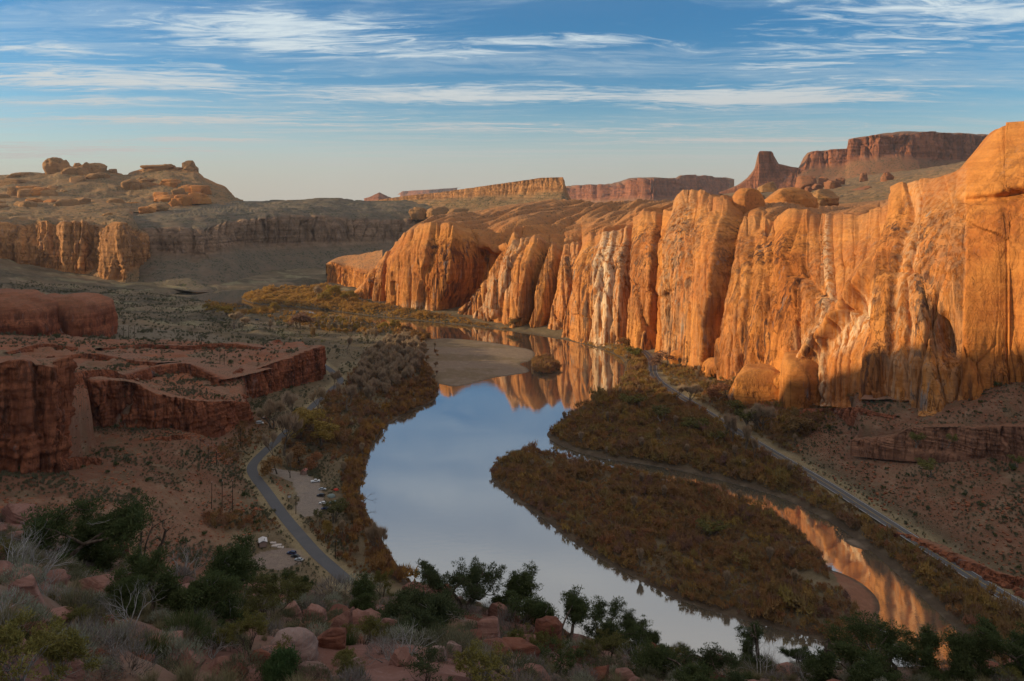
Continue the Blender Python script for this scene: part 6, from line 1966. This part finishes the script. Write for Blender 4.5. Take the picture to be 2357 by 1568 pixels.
def hill_mat():
    """red sand and bare sandstone of the hillside"""
    mt, w = new_mat('hillside_sand_and_rock')
    geo = w.n('ShaderNodeNewGeometry')
    pos = geo.outputs['Position']
    rk = w.n('ShaderNodeAttribute', dict(attribute_name='rock')).outputs['Fac']
    n1 = w.noise(pos, 0.5, 6, 0.65)
    n2 = w.noise(pos, 3.0, 6, 0.7)
    bed = w.noise(w.vec(pos, (0.25, 0.25, 5.0)), 1.0, 6, 0.65, 0.4)
    sand = w.mix(n2, (0.156, 0.082, 0.057), (0.234, 0.143, 0.105))
    sand = w.mix(w.ss(n1, 0.45, 0.7, 0, 0.6), sand, (0.195, 0.152, 0.111))
    rock = w.mix(w.ss(n1, 0.3, 0.7), (0.273, 0.148, 0.120), (0.210, 0.100, 0.075))
    rock = w.mix(w.ss(bed, 0.40, 0.60, 0, 0.6), rock, (0.171, 0.078, 0.058))
    rock = w.mix(w.ss(n2, 0.55, 0.75, 0, 0.4), rock, (0.405, 0.295, 0.275))
    col = w.mix(w.ss(w.m('ADD', rk, w.m('MULTIPLY', w.m('SUBTRACT', n2, 0.5), 0.5)), 0.35, 0.6), sand, rock)
    h = w.m('ADD', w.m('MULTIPLY', n2, 0.5), w.m('MULTIPLY', bed, 0.6))
    finish(w, col, 0.93, w.n('ShaderNodeBump', None, Strength=0.9, Distance=0.14, Height=h), 0.1)
    return mt


M_HILL = hill_mat()
_rock = np.clip(0.38 + 1.1 * fbm(FX * 0.07, FY * 0.10, 14.0, 4), 0, 1)
hillside = link('hillside', grid_mesh('hillside', np.stack([FX, FY, FZ], -1), M_HILL, {'rock': _rock}))
tag(hillside, kind='structure')


def spot(x, y):
    """the place on the hillside that shows at (x, y)"""
    u, v = disp_uv(x, y)
    Y = np.geomspace(5, 75, 900)
    X = (u - 512) / F * Y
    zr = CAMZ - (v - HZ) / F * Y
    zg = fore_z(X, Y)
    k = np.nonzero(zg >= zr)[0]
    i = k[0] if len(k) else int(np.argmin(zr - zg))
    return float(X[i]), float(Y[i]), float(zg[i])


def boulder_mat(name, c1, c2, dark, light):
    mt, w = new_mat(name)
    tc = w.n('ShaderNodeTexCoord').outputs['Object']
    oi = w.n('ShaderNodeObjectInfo')
    pos = w.n('ShaderNodeVectorMath', dict(operation='ADD'), i0=tc, i1=w.n('ShaderNodeVectorMath', dict(operation='SCALE'), i0=oi.outputs['Location']))
    n1, n2 = w.noise(pos, 0.7, 6, 0.65), w.noise(pos, 4.0, 6, 0.7)
    bed = w.noise(w.vec(pos, (0.35, 0.35, 5.5), rot=(0.12, 0.08, 0)), 1.0, 6, 0.65, 0.5)
    col = w.mix(w.ss(w.m('ADD', w.m('MULTIPLY', n1, 0.8), w.m('MULTIPLY', oi.outputs['Random'], 0.2)), 0.35, 0.75), c1, c2)
    col = w.mix(w.ss(bed, 0.42, 0.60, 0, 0.65), col, dark)
    col = w.mix(w.ss(n2, 0.52, 0.74, 0, 0.45), col, light)
    h = w.m('ADD', w.m('MULTIPLY', n2, 0.5), w.m('MULTIPLY', bed, 0.7))
    finish(w, col, 0.92, w.n('ShaderNodeBump', None, Strength=0.9, Distance=0.12, Height=h), 0.1)
    return mt


M_BLD = boulder_mat('pink_sandstone', (0.301, 0.158, 0.123), (0.234, 0.110, 0.080), (0.117, 0.051, 0.039), (0.367, 0.246, 0.213))
M_RED = boulder_mat('red_sandstone', (0.228, 0.092, 0.059), (0.175, 0.066, 0.041), (0.084, 0.034, 0.026), (0.266, 0.144, 0.104))
M_PAL = boulder_mat('pale_sandstone', (0.304, 0.204, 0.173), (0.258, 0.160, 0.130), (0.167, 0.096, 0.078), (0.365, 0.288, 0.268))


def stone(x0, x1, yt, yb, label, seed, mat=None, boxy=0.5, layers=0.12, depth=0.8, rough=0.26, tilt=0.0, name='boulder', cat='rock', n=64, m=34):
    """boulder or slab filling that part of the photograph"""
    X, Y, Z = spot((x0 + x1) / 2, yb - 0.15 * (yb - yt))
    wd = (x1 - x0) * 0.43445 / F * Y
    h = (yb - yt) * 0.43432 / F * Y
    slope_h = wd * depth * 0.5 * 0.35
    hh = max(h * 0.85 - slope_h * 0.4, h * 0.42)
    P = blob(seed, wd / 2, wd / 2 * depth, hh, n, m, rough, layers, boxy, lsc=1.1, flat=0.8, cuts=0 if rough < .2 else 14, cut_at=(0.45, 0.9))
    # chips and steps
    q = fbm(P[..., 0] * 1.1, P[..., 1] * 1.1, P[..., 2] * 2.2 + seed, 5)
    P = P * (1 + 0.05 * q[..., None])
    o = link(name, grid_mesh(name, P, mat or M_BLD, wrap=True), None, (X, Y + wd * depth * 0.25, Z - 0.12 * hh))
    o.rotation_euler = (0.0, tilt, 0)
    return tag(o, label, cat)


STONES = [
    (-15, 118, 1150, 1215, 'long pink slab at the left edge above the bushes', 201, M_BLD, dict(boxy=.3, tilt=.18, depth=.7)), (60, 110, 1160, 1200, 'dark split block behind the long pink slab at the left edge', 202, M_RED, {}),
    (250, 298, 1246, 1284, 'tilted pink wedge of rock right of the large left juniper', 203, M_BLD, dict(tilt=.25)), (268, 300, 1205, 1250, 'small red block above the tilted pink wedge', 204, M_RED, {}), (330, 372, 1225, 1262, 'brown block behind the dead snags', 205, M_RED, {}),
    (112, 280, 1318, 1386, 'broad smooth slab with a dark undercut below the left juniper', 206, M_BLD, dict(tilt=.14, depth=.7, boxy=.4)), (-20, 122, 1332, 1400, 'rounded slab with a hollow under it at the left edge', 207, M_BLD, dict(tilt=.16, depth=.6)),
    (450, 503, 1400, 1442, 'blocky red rock left of the olive bush', 208, M_RED, dict(boxy=.7)), (510, 570, 1425, 1462, 'pale leaning rock under the olive bush', 209, M_PAL, dict(tilt=.3)), (484, 570, 1338, 1378, 'flat layered ledge right of the middle juniper', 210, M_BLD, dict(layers=.25, depth=.9)),
    (610, 724, 1455, 1524, 'pale rounded boulder like a turtle back', 211, M_PAL, dict(boxy=.15, layers=.03, rough=.14)), (690, 765, 1398, 1455, 'layered boulder at the left of the big rock pile', 212, M_BLD, dict(layers=.2)), (745, 832, 1396, 1470, 'big rounded boulder of the rock pile', 213, M_BLD, dict(boxy=.35)),
    (700, 800, 1440, 1500, 'low red overhanging block under the rock pile', 214, M_RED, dict(layers=.2, depth=.7)), (800, 862, 1408, 1484, 'cracked cube shaped boulder at the right of the rock pile', 215, M_BLD, dict(boxy=.7)), (858, 924, 1424, 1468, 'sloping boulder between the rock pile and the front juniper', 216, M_BLD, dict(tilt=.2)),
    (650, 700, 1385, 1425, 'rounded rock behind the silver sage', 217, M_BLD, {}), (380, 474, 1496, 1545, 'striped slab in the middle of the near grass', 218, M_BLD, dict(tilt=.2, layers=.2)), (180, 246, 1488, 1520, 'dark cracked slab among the left grasses', 219, M_RED, dict(depth=.6)),
    (100, 200, 1520, 1562, 'low pink slab at the lower left among bushes', 220, M_BLD, dict(tilt=.14, depth=.6)), (205, 275, 1418, 1452, 'small flat slab over the yellow grass', 221, M_BLD, dict(depth=.7)), (760, 840, 1515, 1560, 'pale slab at the bottom beside dry grass', 222, M_PAL, dict(depth=.6, tilt=.12)),
    (640, 760, 1532, 1572, 'long pale slab at the bottom edge behind the green sapling', 223, M_PAL, dict(depth=.5, tilt=.1)), (910, 1024, 1326, 1362, 'flat ledge against the water left of the tall juniper', 224, M_BLD, dict(layers=.3, boxy=.7, depth=.6)), (1000, 1060, 1345, 1385, 'small ledge under the flat ledge by the water', 225, M_RED, dict(layers=.3)),
    (1085, 1165, 1425, 1490, 'rounded front block of the right ledge', 226, M_BLD, dict(boxy=.5, layers=.2)), (1150, 1235, 1432, 1500, 'middle block of the right ledge', 227, M_BLD, dict(boxy=.6, layers=.2)), (1215, 1304, 1428, 1510, 'end block of the right ledge with a dark undercut', 228, M_RED, dict(boxy=.7, layers=.2)),
    (1090, 1260, 1482, 1530, 'low red step under the right ledge', 229, M_RED, dict(boxy=.6, layers=.3, depth=.5)), (1110, 1190, 1392, 1432, 'stacked slabs above the right ledge', 230, M_BLD, dict(layers=.35, boxy=.6)), (1175, 1212, 1412, 1440, 'small stacked block at the end of the stacked slabs', 231, M_BLD, dict(boxy=.6)),
    (1005, 1070, 1480, 1524, 'striped grey pink slab under the front juniper', 232, M_PAL, dict(tilt=.3, depth=.6)), (975, 1034, 1488, 1530, 'smooth grey pink rock left of the striped slab', 233, M_PAL, dict(boxy=.2)), (1170, 1290, 1540, 1575, 'long pink slab at the bottom centre', 234, M_BLD, dict(tilt=.1, depth=.5)),
    (1335, 1416, 1532, 1572, 'reddish block at the bottom right of centre', 235, M_RED, dict(boxy=.5)), (1400, 1470, 1545, 1575, 'low pink rock right of the reddish block', 236, M_BLD, {}), (1765, 1862, 1528, 1560, 'flat pink slab between the right junipers', 237, M_BLD, dict(depth=.6, boxy=.6)),
    (1470, 1555, 1488, 1520, 'red ledge left of the first right juniper', 238, M_RED, dict(depth=.6, layers=.2)), (1600, 1680, 1545, 1575, 'dark slab under the right junipers', 239, M_RED, dict(depth=.6)), (880, 960, 1500, 1540, 'low pink rock below the front juniper', 240, M_BLD, {}),
    (560, 620, 1500, 1535, 'small red rock left of the turtle back boulder', 241, M_RED, {}), (300, 372, 1470, 1500, 'half buried pink rock among sage', 242, M_BLD, {}), (1290, 1360, 1500, 1530, 'small red rock under the mid juniper clump', 243, M_RED, {}), (470, 540, 1520, 1560, 'rounded pink rock in the near grass', 244, M_BLD, {}),
    (20, 110, 1440, 1480, 'dark slab behind the yellow green bush', 245, M_RED, dict(depth=.6)), (540, 640, 1370, 1402, 'long thin ledge above the olive bush', 246, M_BLD, dict(layers=.3, depth=.6)), (590, 680, 1345, 1372, 'pale thin ledge near the lot', 247, M_PAL, dict(layers=.3, depth=.6)),
]
for x0, x1, yt, yb, lb, sd, mt, kw in STONES:
    stone(x0, x1, yt, yb, lb, sd, mt, **kw)


# near plants: built once per kind, each with its stems and its leaves
def juniper_kind(seed, h=3.4, lean=0.25, n_stem=3, dead=6, leaf=M_JUN):
    def make():
        r = np.random.RandomState(seed)
        segs, tips, mids = [], [], []
        for k in range(n_stem):
            grow(r, np.array([r.normal(0, .12), r.normal(0, .12), -0.25]), unit(np.array([r.normal(0, .4) + lean, r.normal(0, .3), 0.9])), h * .34, h * .045, 3, segs, tips, .22, .10, (2, 3), .65, .72, .65, 3, mids)
        zmax = max(s[1][2] for s in segs)
        k = h * 0.92 / zmax
        segs = [(a * k, b * k, ra, rb) for a, b, ra, rb in segs]
        C = np.array([p * k for p, d in tips + mids])
        C = C[C[:, 2] > h * 0.22]
        t = thing('juniper_tree', 'tree')
        link('trunk', stick_mesh('trunk', segs, M_SNAG, 6), t)
        V, Fc, ti = sprays(r, np.concatenate([C, C * np.array([.8, .8, .85])]) + r.normal(0, .16, (2 * len(C), 3)), 0.38, 44, 0.17, 0.032, 0.55)
        me = poly_mesh('foliage', V, Fc, leaf, False)
        set_attr(me, 'tint', ti)
        link('foliage', me, t)
        ds, dt = [], []
        for _ in range(dead):
            p = C[r.randint(len(C))]
            grow(r, p * 0.8, unit(r.normal(0, 1, 3) + np.array([0, -.3, .4])), h * .2, .022, 2, ds, dt, .3, .05, (2, 2), .6)
        if ds:
            link('dead_branch', stick_mesh('dead_branch', ds, M_DEAD, 4), t)
        return t
    return Kind(make)


def twig_kind(name, seed, h=1.3, mat=M_GREY, stick=M_DEAD, leaf=None, n_stem=9, nl=10):
    def make():
        r = np.random.RandomState(seed)
        segs, tips, mids = [], [], []
        for k in range(n_stem):
            grow(r, np.array([r.normal(0, .06), r.normal(0, .06), -0.1]), unit(np.array([r.normal(0, .55), r.normal(0, .55), 1.0])), h * .38, h * .016 + .004, 3, segs, tips, .18, .06, (2, 3), .42, .68, .55, 2, mids)
        zmax = max(s[1][2] for s in segs)
        k = h / zmax
        t = thing(name, 'shrub')
        link('stems', None, t) if False else link('stem', stick_mesh('stem', [(a * k, b * k, ra, rb) for a, b, ra, rb in segs], stick, 3), t)
        if leaf:
            C = np.array([p * k for p, d in tips + mids[::2]])
            V, Fc, ti = sprays(r, C, .10, nl, .075, .016, .5)
            me = poly_mesh('foliage', V, Fc, leaf, False)
            set_attr(me, 'tint', ti)
            link('foliage', me, t)
        return t
    return Kind(make)


def dome_kind(name, seed, w=0.75, h=0.8, leaf=M_SAGE, n=900, ln=.13, wd=.012, cat='shrub'):
    """rounded sage or rabbitbrush: woody stems under a dome of fine leaves"""
    def make():
        r = np.random.RandomState(seed)
        t = thing(name, cat)
        segs, tips = [], []
        for k in range(10):
            grow(r, np.array([r.normal(0, .05), r.normal(0, .05), -.08]), unit(np.array([r.normal(0, .7), r.normal(0, .7), 1.0])), h * .35, .016, 2, segs, tips, .2, .05, (2, 3), .5, .7, .6, 2)
        link('stem', stick_mesh('stem', segs, M_SNAG, 3), t)
        a, b = r.uniform(0, 2 * np.pi, n), np.arccos(1 - r.uniform(0, 1.0, n))
        d = np.stack([np.sin(b) * np.cos(a), np.sin(b) * np.sin(a), np.cos(b)], 1)
        lump = 1 + 0.18 * pn(d[:, 0] * 2.2 + seed, d[:, 1] * 2.2, d[:, 2] * 2.2)
        p = d * np.array([w, w, h]) * (r.uniform(0.45, 1.0, n) ** 0.5 * lump)[:, None]
        ax = unit(d * 0.7 + np.array([0, 0, .6]) + r.normal(0, .3, (n, 3)))
        s = unit(np.cross(ax, r.normal(size=(n, 3)))) * wd
        l = (ln * r.uniform(.6, 1.4, n))[:, None]
        V = np.stack([p - s, p + s, p + ax * l], 1).reshape(-1, 3)
        me = poly_mesh('foliage', V, np.arange(3 * n).reshape(-1, 3), leaf, False)
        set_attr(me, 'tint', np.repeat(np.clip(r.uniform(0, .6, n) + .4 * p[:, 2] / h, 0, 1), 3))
        link('foliage', me, t)
        return t
    return Kind(make)


def tuft_kind(name, seed, mat, cat='shrub', h=.6, n=200, spread=.35, base=.22, wd=.007, lean=.45):
    def make():
        r = np.random.RandomState(seed)
        t = thing(name, cat)
        link('blades' if cat == 'grass' else 'stem', blade_mesh('blades', r, mat, n=n, h=h, spread=spread, wd=wd, lean=lean, base=base), t)
        return t
    return Kind(make)


M_YBR = leaf_mat('yellow_green_leaves', [(0.20, 0.19, 0.045), (0.26, 0.22, 0.050), (0.17, 0.165, 0.050)], .8, trans=.05)
M_SILV = leaf_mat('silver_sage_leaves', [(0.324, 0.344, 0.250), (0.270, 0.284, 0.209), (0.378, 0.378, 0.284)], .8, trans=.05)
M_PURP = leaf_mat('purple_grey_twigs', [(0.19, 0.165, 0.165), (0.23, 0.20, 0.195), (0.16, 0.14, 0.135)], .8, trans=.0)
N_JUN = [juniper_kind(s, 3.4, l, n) for s, l, n in ((301, .1, 3), (302, .35, 2), (303, -.2, 3), (304, .0, 4))]
N_SAP = [juniper_kind(305, 1.4, 0.0, 2, 0, leaf_mat('bright_juniper_leaves', [(0.05, 0.12, 0.035), (0.06, 0.13, 0.04)], .5))]
N_TWG = [twig_kind('bare_shrub', s, 1.3, stick=M_DEAD) for s in (311, 312, 313)]
N_OLV = [twig_kind('olive_shrub', s, 1.4, stick=M_SNAG, leaf=M_OLIV, nl=14) for s in (321, 322)]
N_DRK = [twig_kind('dark_shrub', s, 1.2, stick=M_SNAG, leaf=M_JUN, nl=10) for s in (326, 327)]
N_YBR = [twig_kind('yellow_shrub', s, 1.4, stick=M_DEAD, leaf=M_YBR, nl=16, n_stem=12) for s in (331, 332)]
N_SIL = [dome_kind('silver_sage', s, leaf=M_SILV) for s in (341, 342, 343)]
N_GSG = [dome_kind('grey_sage', s, .7, .7, M_SAGE) for s in (345, 346, 347)]
N_PRP = [dome_kind('grey_blackbrush', s, .7, .7, M_PURP, 700, .2, .008) for s in (351, 352)]
N_EPH = [tuft_kind('green_ephedra', s, M_EPH, 'shrub', .75, 420, .5, .35, .008, .38) for s in (361, 362)]
N_GRS = [tuft_kind('grass_tuft', s, M_GRASS, 'grass', .55, 170, .4, .16, .006, .42) for s in (371, 372, 373)]
BASEH = {'juniper_tree': 3.4, 'bare_shrub': 1.3, 'olive_shrub': 1.4, 'dark_shrub': 1.2, 'yellow_shrub': 1.4, 'silver_sage': .85, 'grey_sage': .75, 'grey_blackbrush': .8, 'green_ephedra': .7, 'grass_tuft': .55}


def near(kinds, i, x, yb, hpx, label, wide=1.0, group=None, base=None):
    X, Y, Z = spot(x, yb)
    h = hpx * 0.43432 / F * Y
    o = kinds[i % len(kinds)].put((X, Y, Z - .03), (x * 3.7 + yb * 1.3) % 6.28, 1.0, label, group)
    s = h / (base or BASEH[o.name.split('.')[0]])
    o.scale = (s * wide, s * wide, s)
    return o


NEAR = [
    (N_JUN, 0, 150, 1300, 165, 'large dark juniper at the left above the slabs', 1.25), (N_JUN, 3, 215, 1306, 130, 'right half of the large left juniper, rounder and lower', 1.3), (N_JUN, 1, 360, 1425, 160, 'juniper with a leaning trunk in the left middle', 1.1), (N_JUN, 2, 440, 1422, 155, 'juniper with grey dead limbs right of the leaning one', 1.1),
    (N_JUN, 3, 300, 1420, 100, 'small juniper skirt left of the leaning juniper', 1.2), (N_JUN, 0, 1065, 1408, 118, 'juniper with a dead top against the river', 1.0), (N_JUN, 2, 1140, 1410, 92, 'round juniper right of the one with the dead top', 1.25), (N_JUN, 1, 1000, 1484, 128, 'front juniper standing before the river ledge', 1.35),
    (N_JUN, 3, 940, 1440, 84, 'low spreading juniper left of the front juniper', 1.5), (N_JUN, 2, 1305, 1488, 110, 'juniper mound against the water right of the ledge', 1.2), (N_JUN, 0, 1380, 1486, 86, 'second juniper of the row against the water', 1.2), (N_JUN, 1, 1440, 1492, 74, 'third juniper of the row against the water', 1.4),
    (N_JUN, 3, 1500, 1502, 50, 'last small juniper of the row against the water', 1.5), (N_JUN, 2, 1590, 1572, 104, 'wide dark juniper at the bottom right of centre', 1.5), (N_JUN, 0, 1665, 1576, 90, 'juniper right beside the wide dark one', 1.3), (N_JUN, 1, 1720, 1524, 80, 'rounded juniper left of the tall snag', 1.2),
    (N_JUN, 3, 1835, 1532, 42, 'thin juniper showing the water through it', 1.6), (N_JUN, 2, 1955, 1572, 104, 'big juniper right of the short snag', 1.25), (N_JUN, 0, 2060, 1562, 122, 'big juniper with bare silver branches before the orange channel', 1.25), (N_JUN, 1, 2130, 1560, 100, 'juniper at the right of the orange channel reflection', 1.3),
    (N_JUN, 3, 2220, 1570, 122, 'juniper with twisted bare limbs at the lower right', 1.2), (N_JUN, 2, 2300, 1572, 116, 'juniper at the lower right corner', 1.2), (N_JUN, 0, 2365, 1572, 110, 'juniper cut by the right edge of the photograph', 1.2), (N_SAP, 0, 637, 1572, 62, 'bright green juniper sapling at the bottom', 1.0, None, 1.4),
    (N_JUN, 2, 800, 1412, 66, 'green juniper bush left of the rock pile top', 1.3), (N_JUN, 3, 700, 1340, 36, 'small juniper at the lip above the lot', 1.2), (N_JUN, 1, 640, 1322, 44, 'ragged juniper with a dead top in front of the lot', 1.2), (N_DRK, 0, 580, 1330, 46, 'grey green bush at the lip left of the lot', 1.2),
    (N_OLV, 0, 615, 1424, 100, 'large olive bush in the middle of the slope', 1.1), (N_OLV, 1, 660, 1400, 70, 'olive bush joined to the large one on its right', 1.1), (N_SIL, 0, 692, 1412, 50, 'silver sage mound right of the olive bush', 1.0), (N_EPH, 0, 517, 1332, 22, 'small bright green tuft at the lip', 1.3),
    (N_EPH, 1, 500, 1410, 50, 'green ephedra clump right of the juniper with dead limbs', 1.2), (N_EPH, 0, 545, 1402, 38, 'green ephedra clump touching the olive bush', 1.2), (N_EPH, 1, 430, 1462, 48, 'wide dark green ephedra under the junipers', 1.6), (N_EPH, 0, 345, 1520, 60, 'green ephedra in the middle of the near grass', 1.1),
    (N_SIL, 1, 370, 1496, 44, 'silver sage with straw tops left of the striped slab', 1.3), (N_SIL, 2, 240, 1486, 48, 'silver sage mound at the left centre', 1.4), (N_PRP, 0, 300, 1538, 62, 'dark grey brush mound in the near left', 1.1), (N_YBR, 0, 40, 1572, 145, 'tall yellow green bush in the lower left corner', 1.0),
    (N_YBR, 1, 120, 1572, 120, 'yellow green bush right of the tall corner one', 1.0), (N_TWG, 0, 40, 1316, 118, 'bare grey shrub above the left edge slab', 1.2), (N_TWG, 1, 95, 1330, 90, 'bare twisted grey shrub under the large juniper', 1.3), (N_TWG, 2, 420, 1330, 84, 'pale bare shrub beside the snags', 1.2),
    (N_TWG, 1, 300, 1440, 110, 'tall bare twigs in front of the left junipers', 1.0), (N_TWG, 2, 262, 1500, 70, 'bare grey twigs over the silver sage', 1.0), (N_DRK, 1, 500, 1494, 62, 'dark feathery bush left of the bare one near the turtle back boulder', 1.0), (N_OLV, 0, 570, 1506, 90, 'open dark olive bush left of the turtle back boulder', 0.9),
    (N_TWG, 0, 690, 1520, 84, 'thin white twigs in front of the turtle back boulder', 0.7), (N_PRP, 1, 770, 1376, 50, 'purple grey brush at the lip', 1.2), (N_SIL, 0, 830, 1345, 40, 'pale sage mass at the lip above the river bank', 1.8), (N_OLV, 1, 880, 1374, 58, 'yellow flecked green bush at the lip', 0.8),
    (N_TWG, 1, 935, 1530, 100, 'bare grey shrub below the front juniper', 1.2), (N_TWG, 2, 900, 1520, 80, 'bare shrub left of the grey one below the front juniper', 1.1), (N_DRK, 0, 985, 1570, 70, 'dark green bush at the bottom centre', 1.1), (N_YBR, 0, 1110, 1575, 84, 'yellow flecked bush at the bottom centre', 1.2),
    (N_TWG, 0, 1100, 1570, 110, 'white bare twigs rising from the yellow flecked bush', 0.7), (N_PRP, 0, 1180, 1462, 66, 'grey bush growing in the notch of the right ledge', .9), (N_OLV, 1, 1200, 1512, 62, 'olive bush under the right ledge', 1.0), (N_DRK, 1, 1290, 1550, 72, 'dark bush right of the low red step', 1.2),
    (N_SIL, 1, 1325, 1524, 54, 'silver sage at the foot of the juniper mound', 1.0), (N_OLV, 0, 1400, 1530, 66, 'olive bush under the row of junipers', 1.2), (N_TWG, 2, 1475, 1556, 76, 'purple bare bush left of the wide dark juniper', 1.3), (N_YBR, 1, 1520, 1545, 52, 'yellow leaved little bush left of the wide dark juniper', 0.7),
    (N_TWG, 0, 1760, 1560, 84, 'tawny bare bush at the foot of the tall snag', 1.2), (N_TWG, 1, 1850, 1565, 64, 'grey bare bush left of the short snag', 1.2), (N_TWG, 2, 2190, 1572, 70, 'silver bare bush under the right junipers', 1.2), (N_YBR, 0, 2330, 1578, 40, 'bright yellow bush at the bottom right corner', 1.2),
    (N_YBR, 1, 800, 1528, 36, 'yellow green clump at the right of the turtle back boulder', 1.2), (N_GSG, 0, 560, 1565, 60, 'grey sage left of the bright sapling', 1.1), (N_GSG, 1, 720, 1572, 40, 'grey sage right of the bright sapling', 1.3), (N_OLV, 1, 800, 1570, 60, 'olive bush at the bottom right of the sapling', 1.0),
]
for k, i, x, yb, h, lb, w, *rest in NEAR:
    near(k, i, x, yb, h * (0.86 if k is N_JUN else 1.0), lb, w, *(rest if rest else (None,)))


def snag(x, yt, yb, lean, label, seed, thick=.16):
    X, Y, Z = spot(x, yb)
    h = (yb - yt) * 0.43432 / F * Y
    r = np.random.RandomState(seed)
    segs, tips = [], []
    grow(r, np.array([0, 0, -.3]), unit(np.array([lean, 0, 1.0])), h * .8, thick, 1, segs, tips, .10, .05, (1, 2), .35, .45, .5, 5)
    zmax = max(s[1][2] for s in segs)
    k = h / zmax
    t = thing('dead_snag', 'dead tree', label, None, (X, Y, Z))
    link('trunk', stick_mesh('trunk', [(a * np.array([1, 1, k]), b * np.array([1, 1, k]), ra, rb) for a, b, ra, rb in segs], M_SNAG, 7), t)
    br, tp = [], []
    for q in range(4):
        s = segs[r.randint(1, len(segs))]
        grow(r, s[1] * np.array([1, 1, k]), unit(r.normal(0, 1, 3) + np.array([0, 0, .5])), h * .14, thick * .25, 1, br, tp, .3, .05, (1, 2), .5)
    link('branch', stick_mesh('branch', br, M_SNAG, 4), t)


for a in [(292, 1188, 1280, -.35, 'leftmost of the three dead snags, leaning left', 401), (320, 1200, 1275, .15, 'middle one of the three dead snags', 402), (352, 1186, 1278, .1, 'rightmost and forked one of the three dead snags', 403), (333, 1142, 1262, .02, 'thin dead pole tree rising behind the snags', 404, .07),
          (1748, 1450, 1526, .0, 'dark broken snag against the water', 405), (1896, 1484, 1570, .12, 'short dark snag leaning right between junipers', 406), (1488, 1458, 1500, .12, 'thin dead stub at the end of the juniper row', 407, .08), (1078, 1282, 1330, .05, 'dead top above the juniper against the river', 408, .06)]:
    snag(*a)

# the plants nobody would name one by one: repeats over the slope
rn = np.random.RandomState(99)


def fill(n, kinds, hr, label, group, dens=None, wide=1.1, dmin=9, dmax=58):
    done = 0
    tries = 0
    while done < n and tries < n * 30:
        tries += 1
        Y = math.sqrt(rn.uniform(dmin ** 1.3, dmax ** 1.3) ** (2 / 1.3))
        u = rn.uniform(-20, 1044)
        X = (u - 512) / F * Y
        xd = u / .43445
        if Y > np.interp(xd, _LX, _LD) * 1.03:
            continue
        if dens is not None and not dens(X, Y):
            continue
        Z = float(fore_z(np.array([X]), np.array([Y]))[0])
        v = HZ + (CAMZ - Z) / Y * F
        if v > 700:
            continue
        o = kinds[done % len(kinds)].put((X, Y, Z - .03), rn.uniform(0, 6.28), 1.0, label + (', close to the viewpoint' if Y < 22 else ', halfway down' if Y < 36 else ', down by the lip'), group)
        h = rn.uniform(*hr)
        s = h / BASEH[o.name.split('.')[0]]
        o.scale = (s * wide, s * wide, s)
        done += 1


soft = lambda X, Y: fbm(np.array([X * .07]), np.array([Y * .10]), 14.0, 4)[0] < 0.15
fill(250, N_GRS, (.30, .62), 'tuft of straw coloured grass on the near slope', 'grass tufts on the near slope', soft)
fill(120, N_GSG, (.4, .8), 'grey green sage scattered over the near slope', 'sage on the near slope')
fill(80, N_SIL, (.4, .75), 'silver sage scattered over the near slope', 'silver sage on the near slope')
fill(90, N_PRP, (.4, .8), 'dark grey brush scattered over the near slope', 'blackbrush on the near slope')
fill(60, N_TWG, (.5, 1.1), 'bare twiggy shrub scattered over the near slope', 'bare shrubs on the near slope')
fill(34, N_EPH, (.3, .6), 'green ephedra scattered over the near slope', 'ephedra on the near slope')
fill(20, N_OLV, (.6, 1.1), 'olive shrub scattered over the near slope', 'olive shrubs on the near slope')
K_STN = [Kind(single('loose_stone', 'rock', grid_mesh('loose_stone', blob(500 + i, .5, .4, .3, 16, 9, .3, .1, .6), M_BLD if i % 2 else M_RED, wrap=True))) for i in range(4)]
BASEH['loose_stone'] = .3
fill(110, K_STN, (.10, .38), 'loose red stone lying on the near slope', 'loose stones on the near slope', None, 1.2)
# short dry grass between everything
Yg = np.sqrt(rn.uniform(9 ** 2, 58 ** 2, 9000)); ug = rn.uniform(-20, 1044, 9000)
Xg = (ug - 512) / F * Yg
kg = (fbm(Xg * .07, Yg * .10, 14.0, 4) < 0.1) & (fbm(Xg * .15, Yg * .15, 3.0, 3) + rn.uniform(-.4, .4, len(Xg)) > 0.0) & (Yg < np.interp(ug / .43445, _LX, _LD))
Xg, Yg = Xg[kg], Yg[kg]
Zg = fore_z(Xg, Yg)
stuff_points('dry_grass', Xg, Yg, Zg - .03, rn.uniform(.35, .8, len(Xg)), rn.uniform(0, 6.28, len(Xg)), [k.o.children[0] for k in N_GRS])
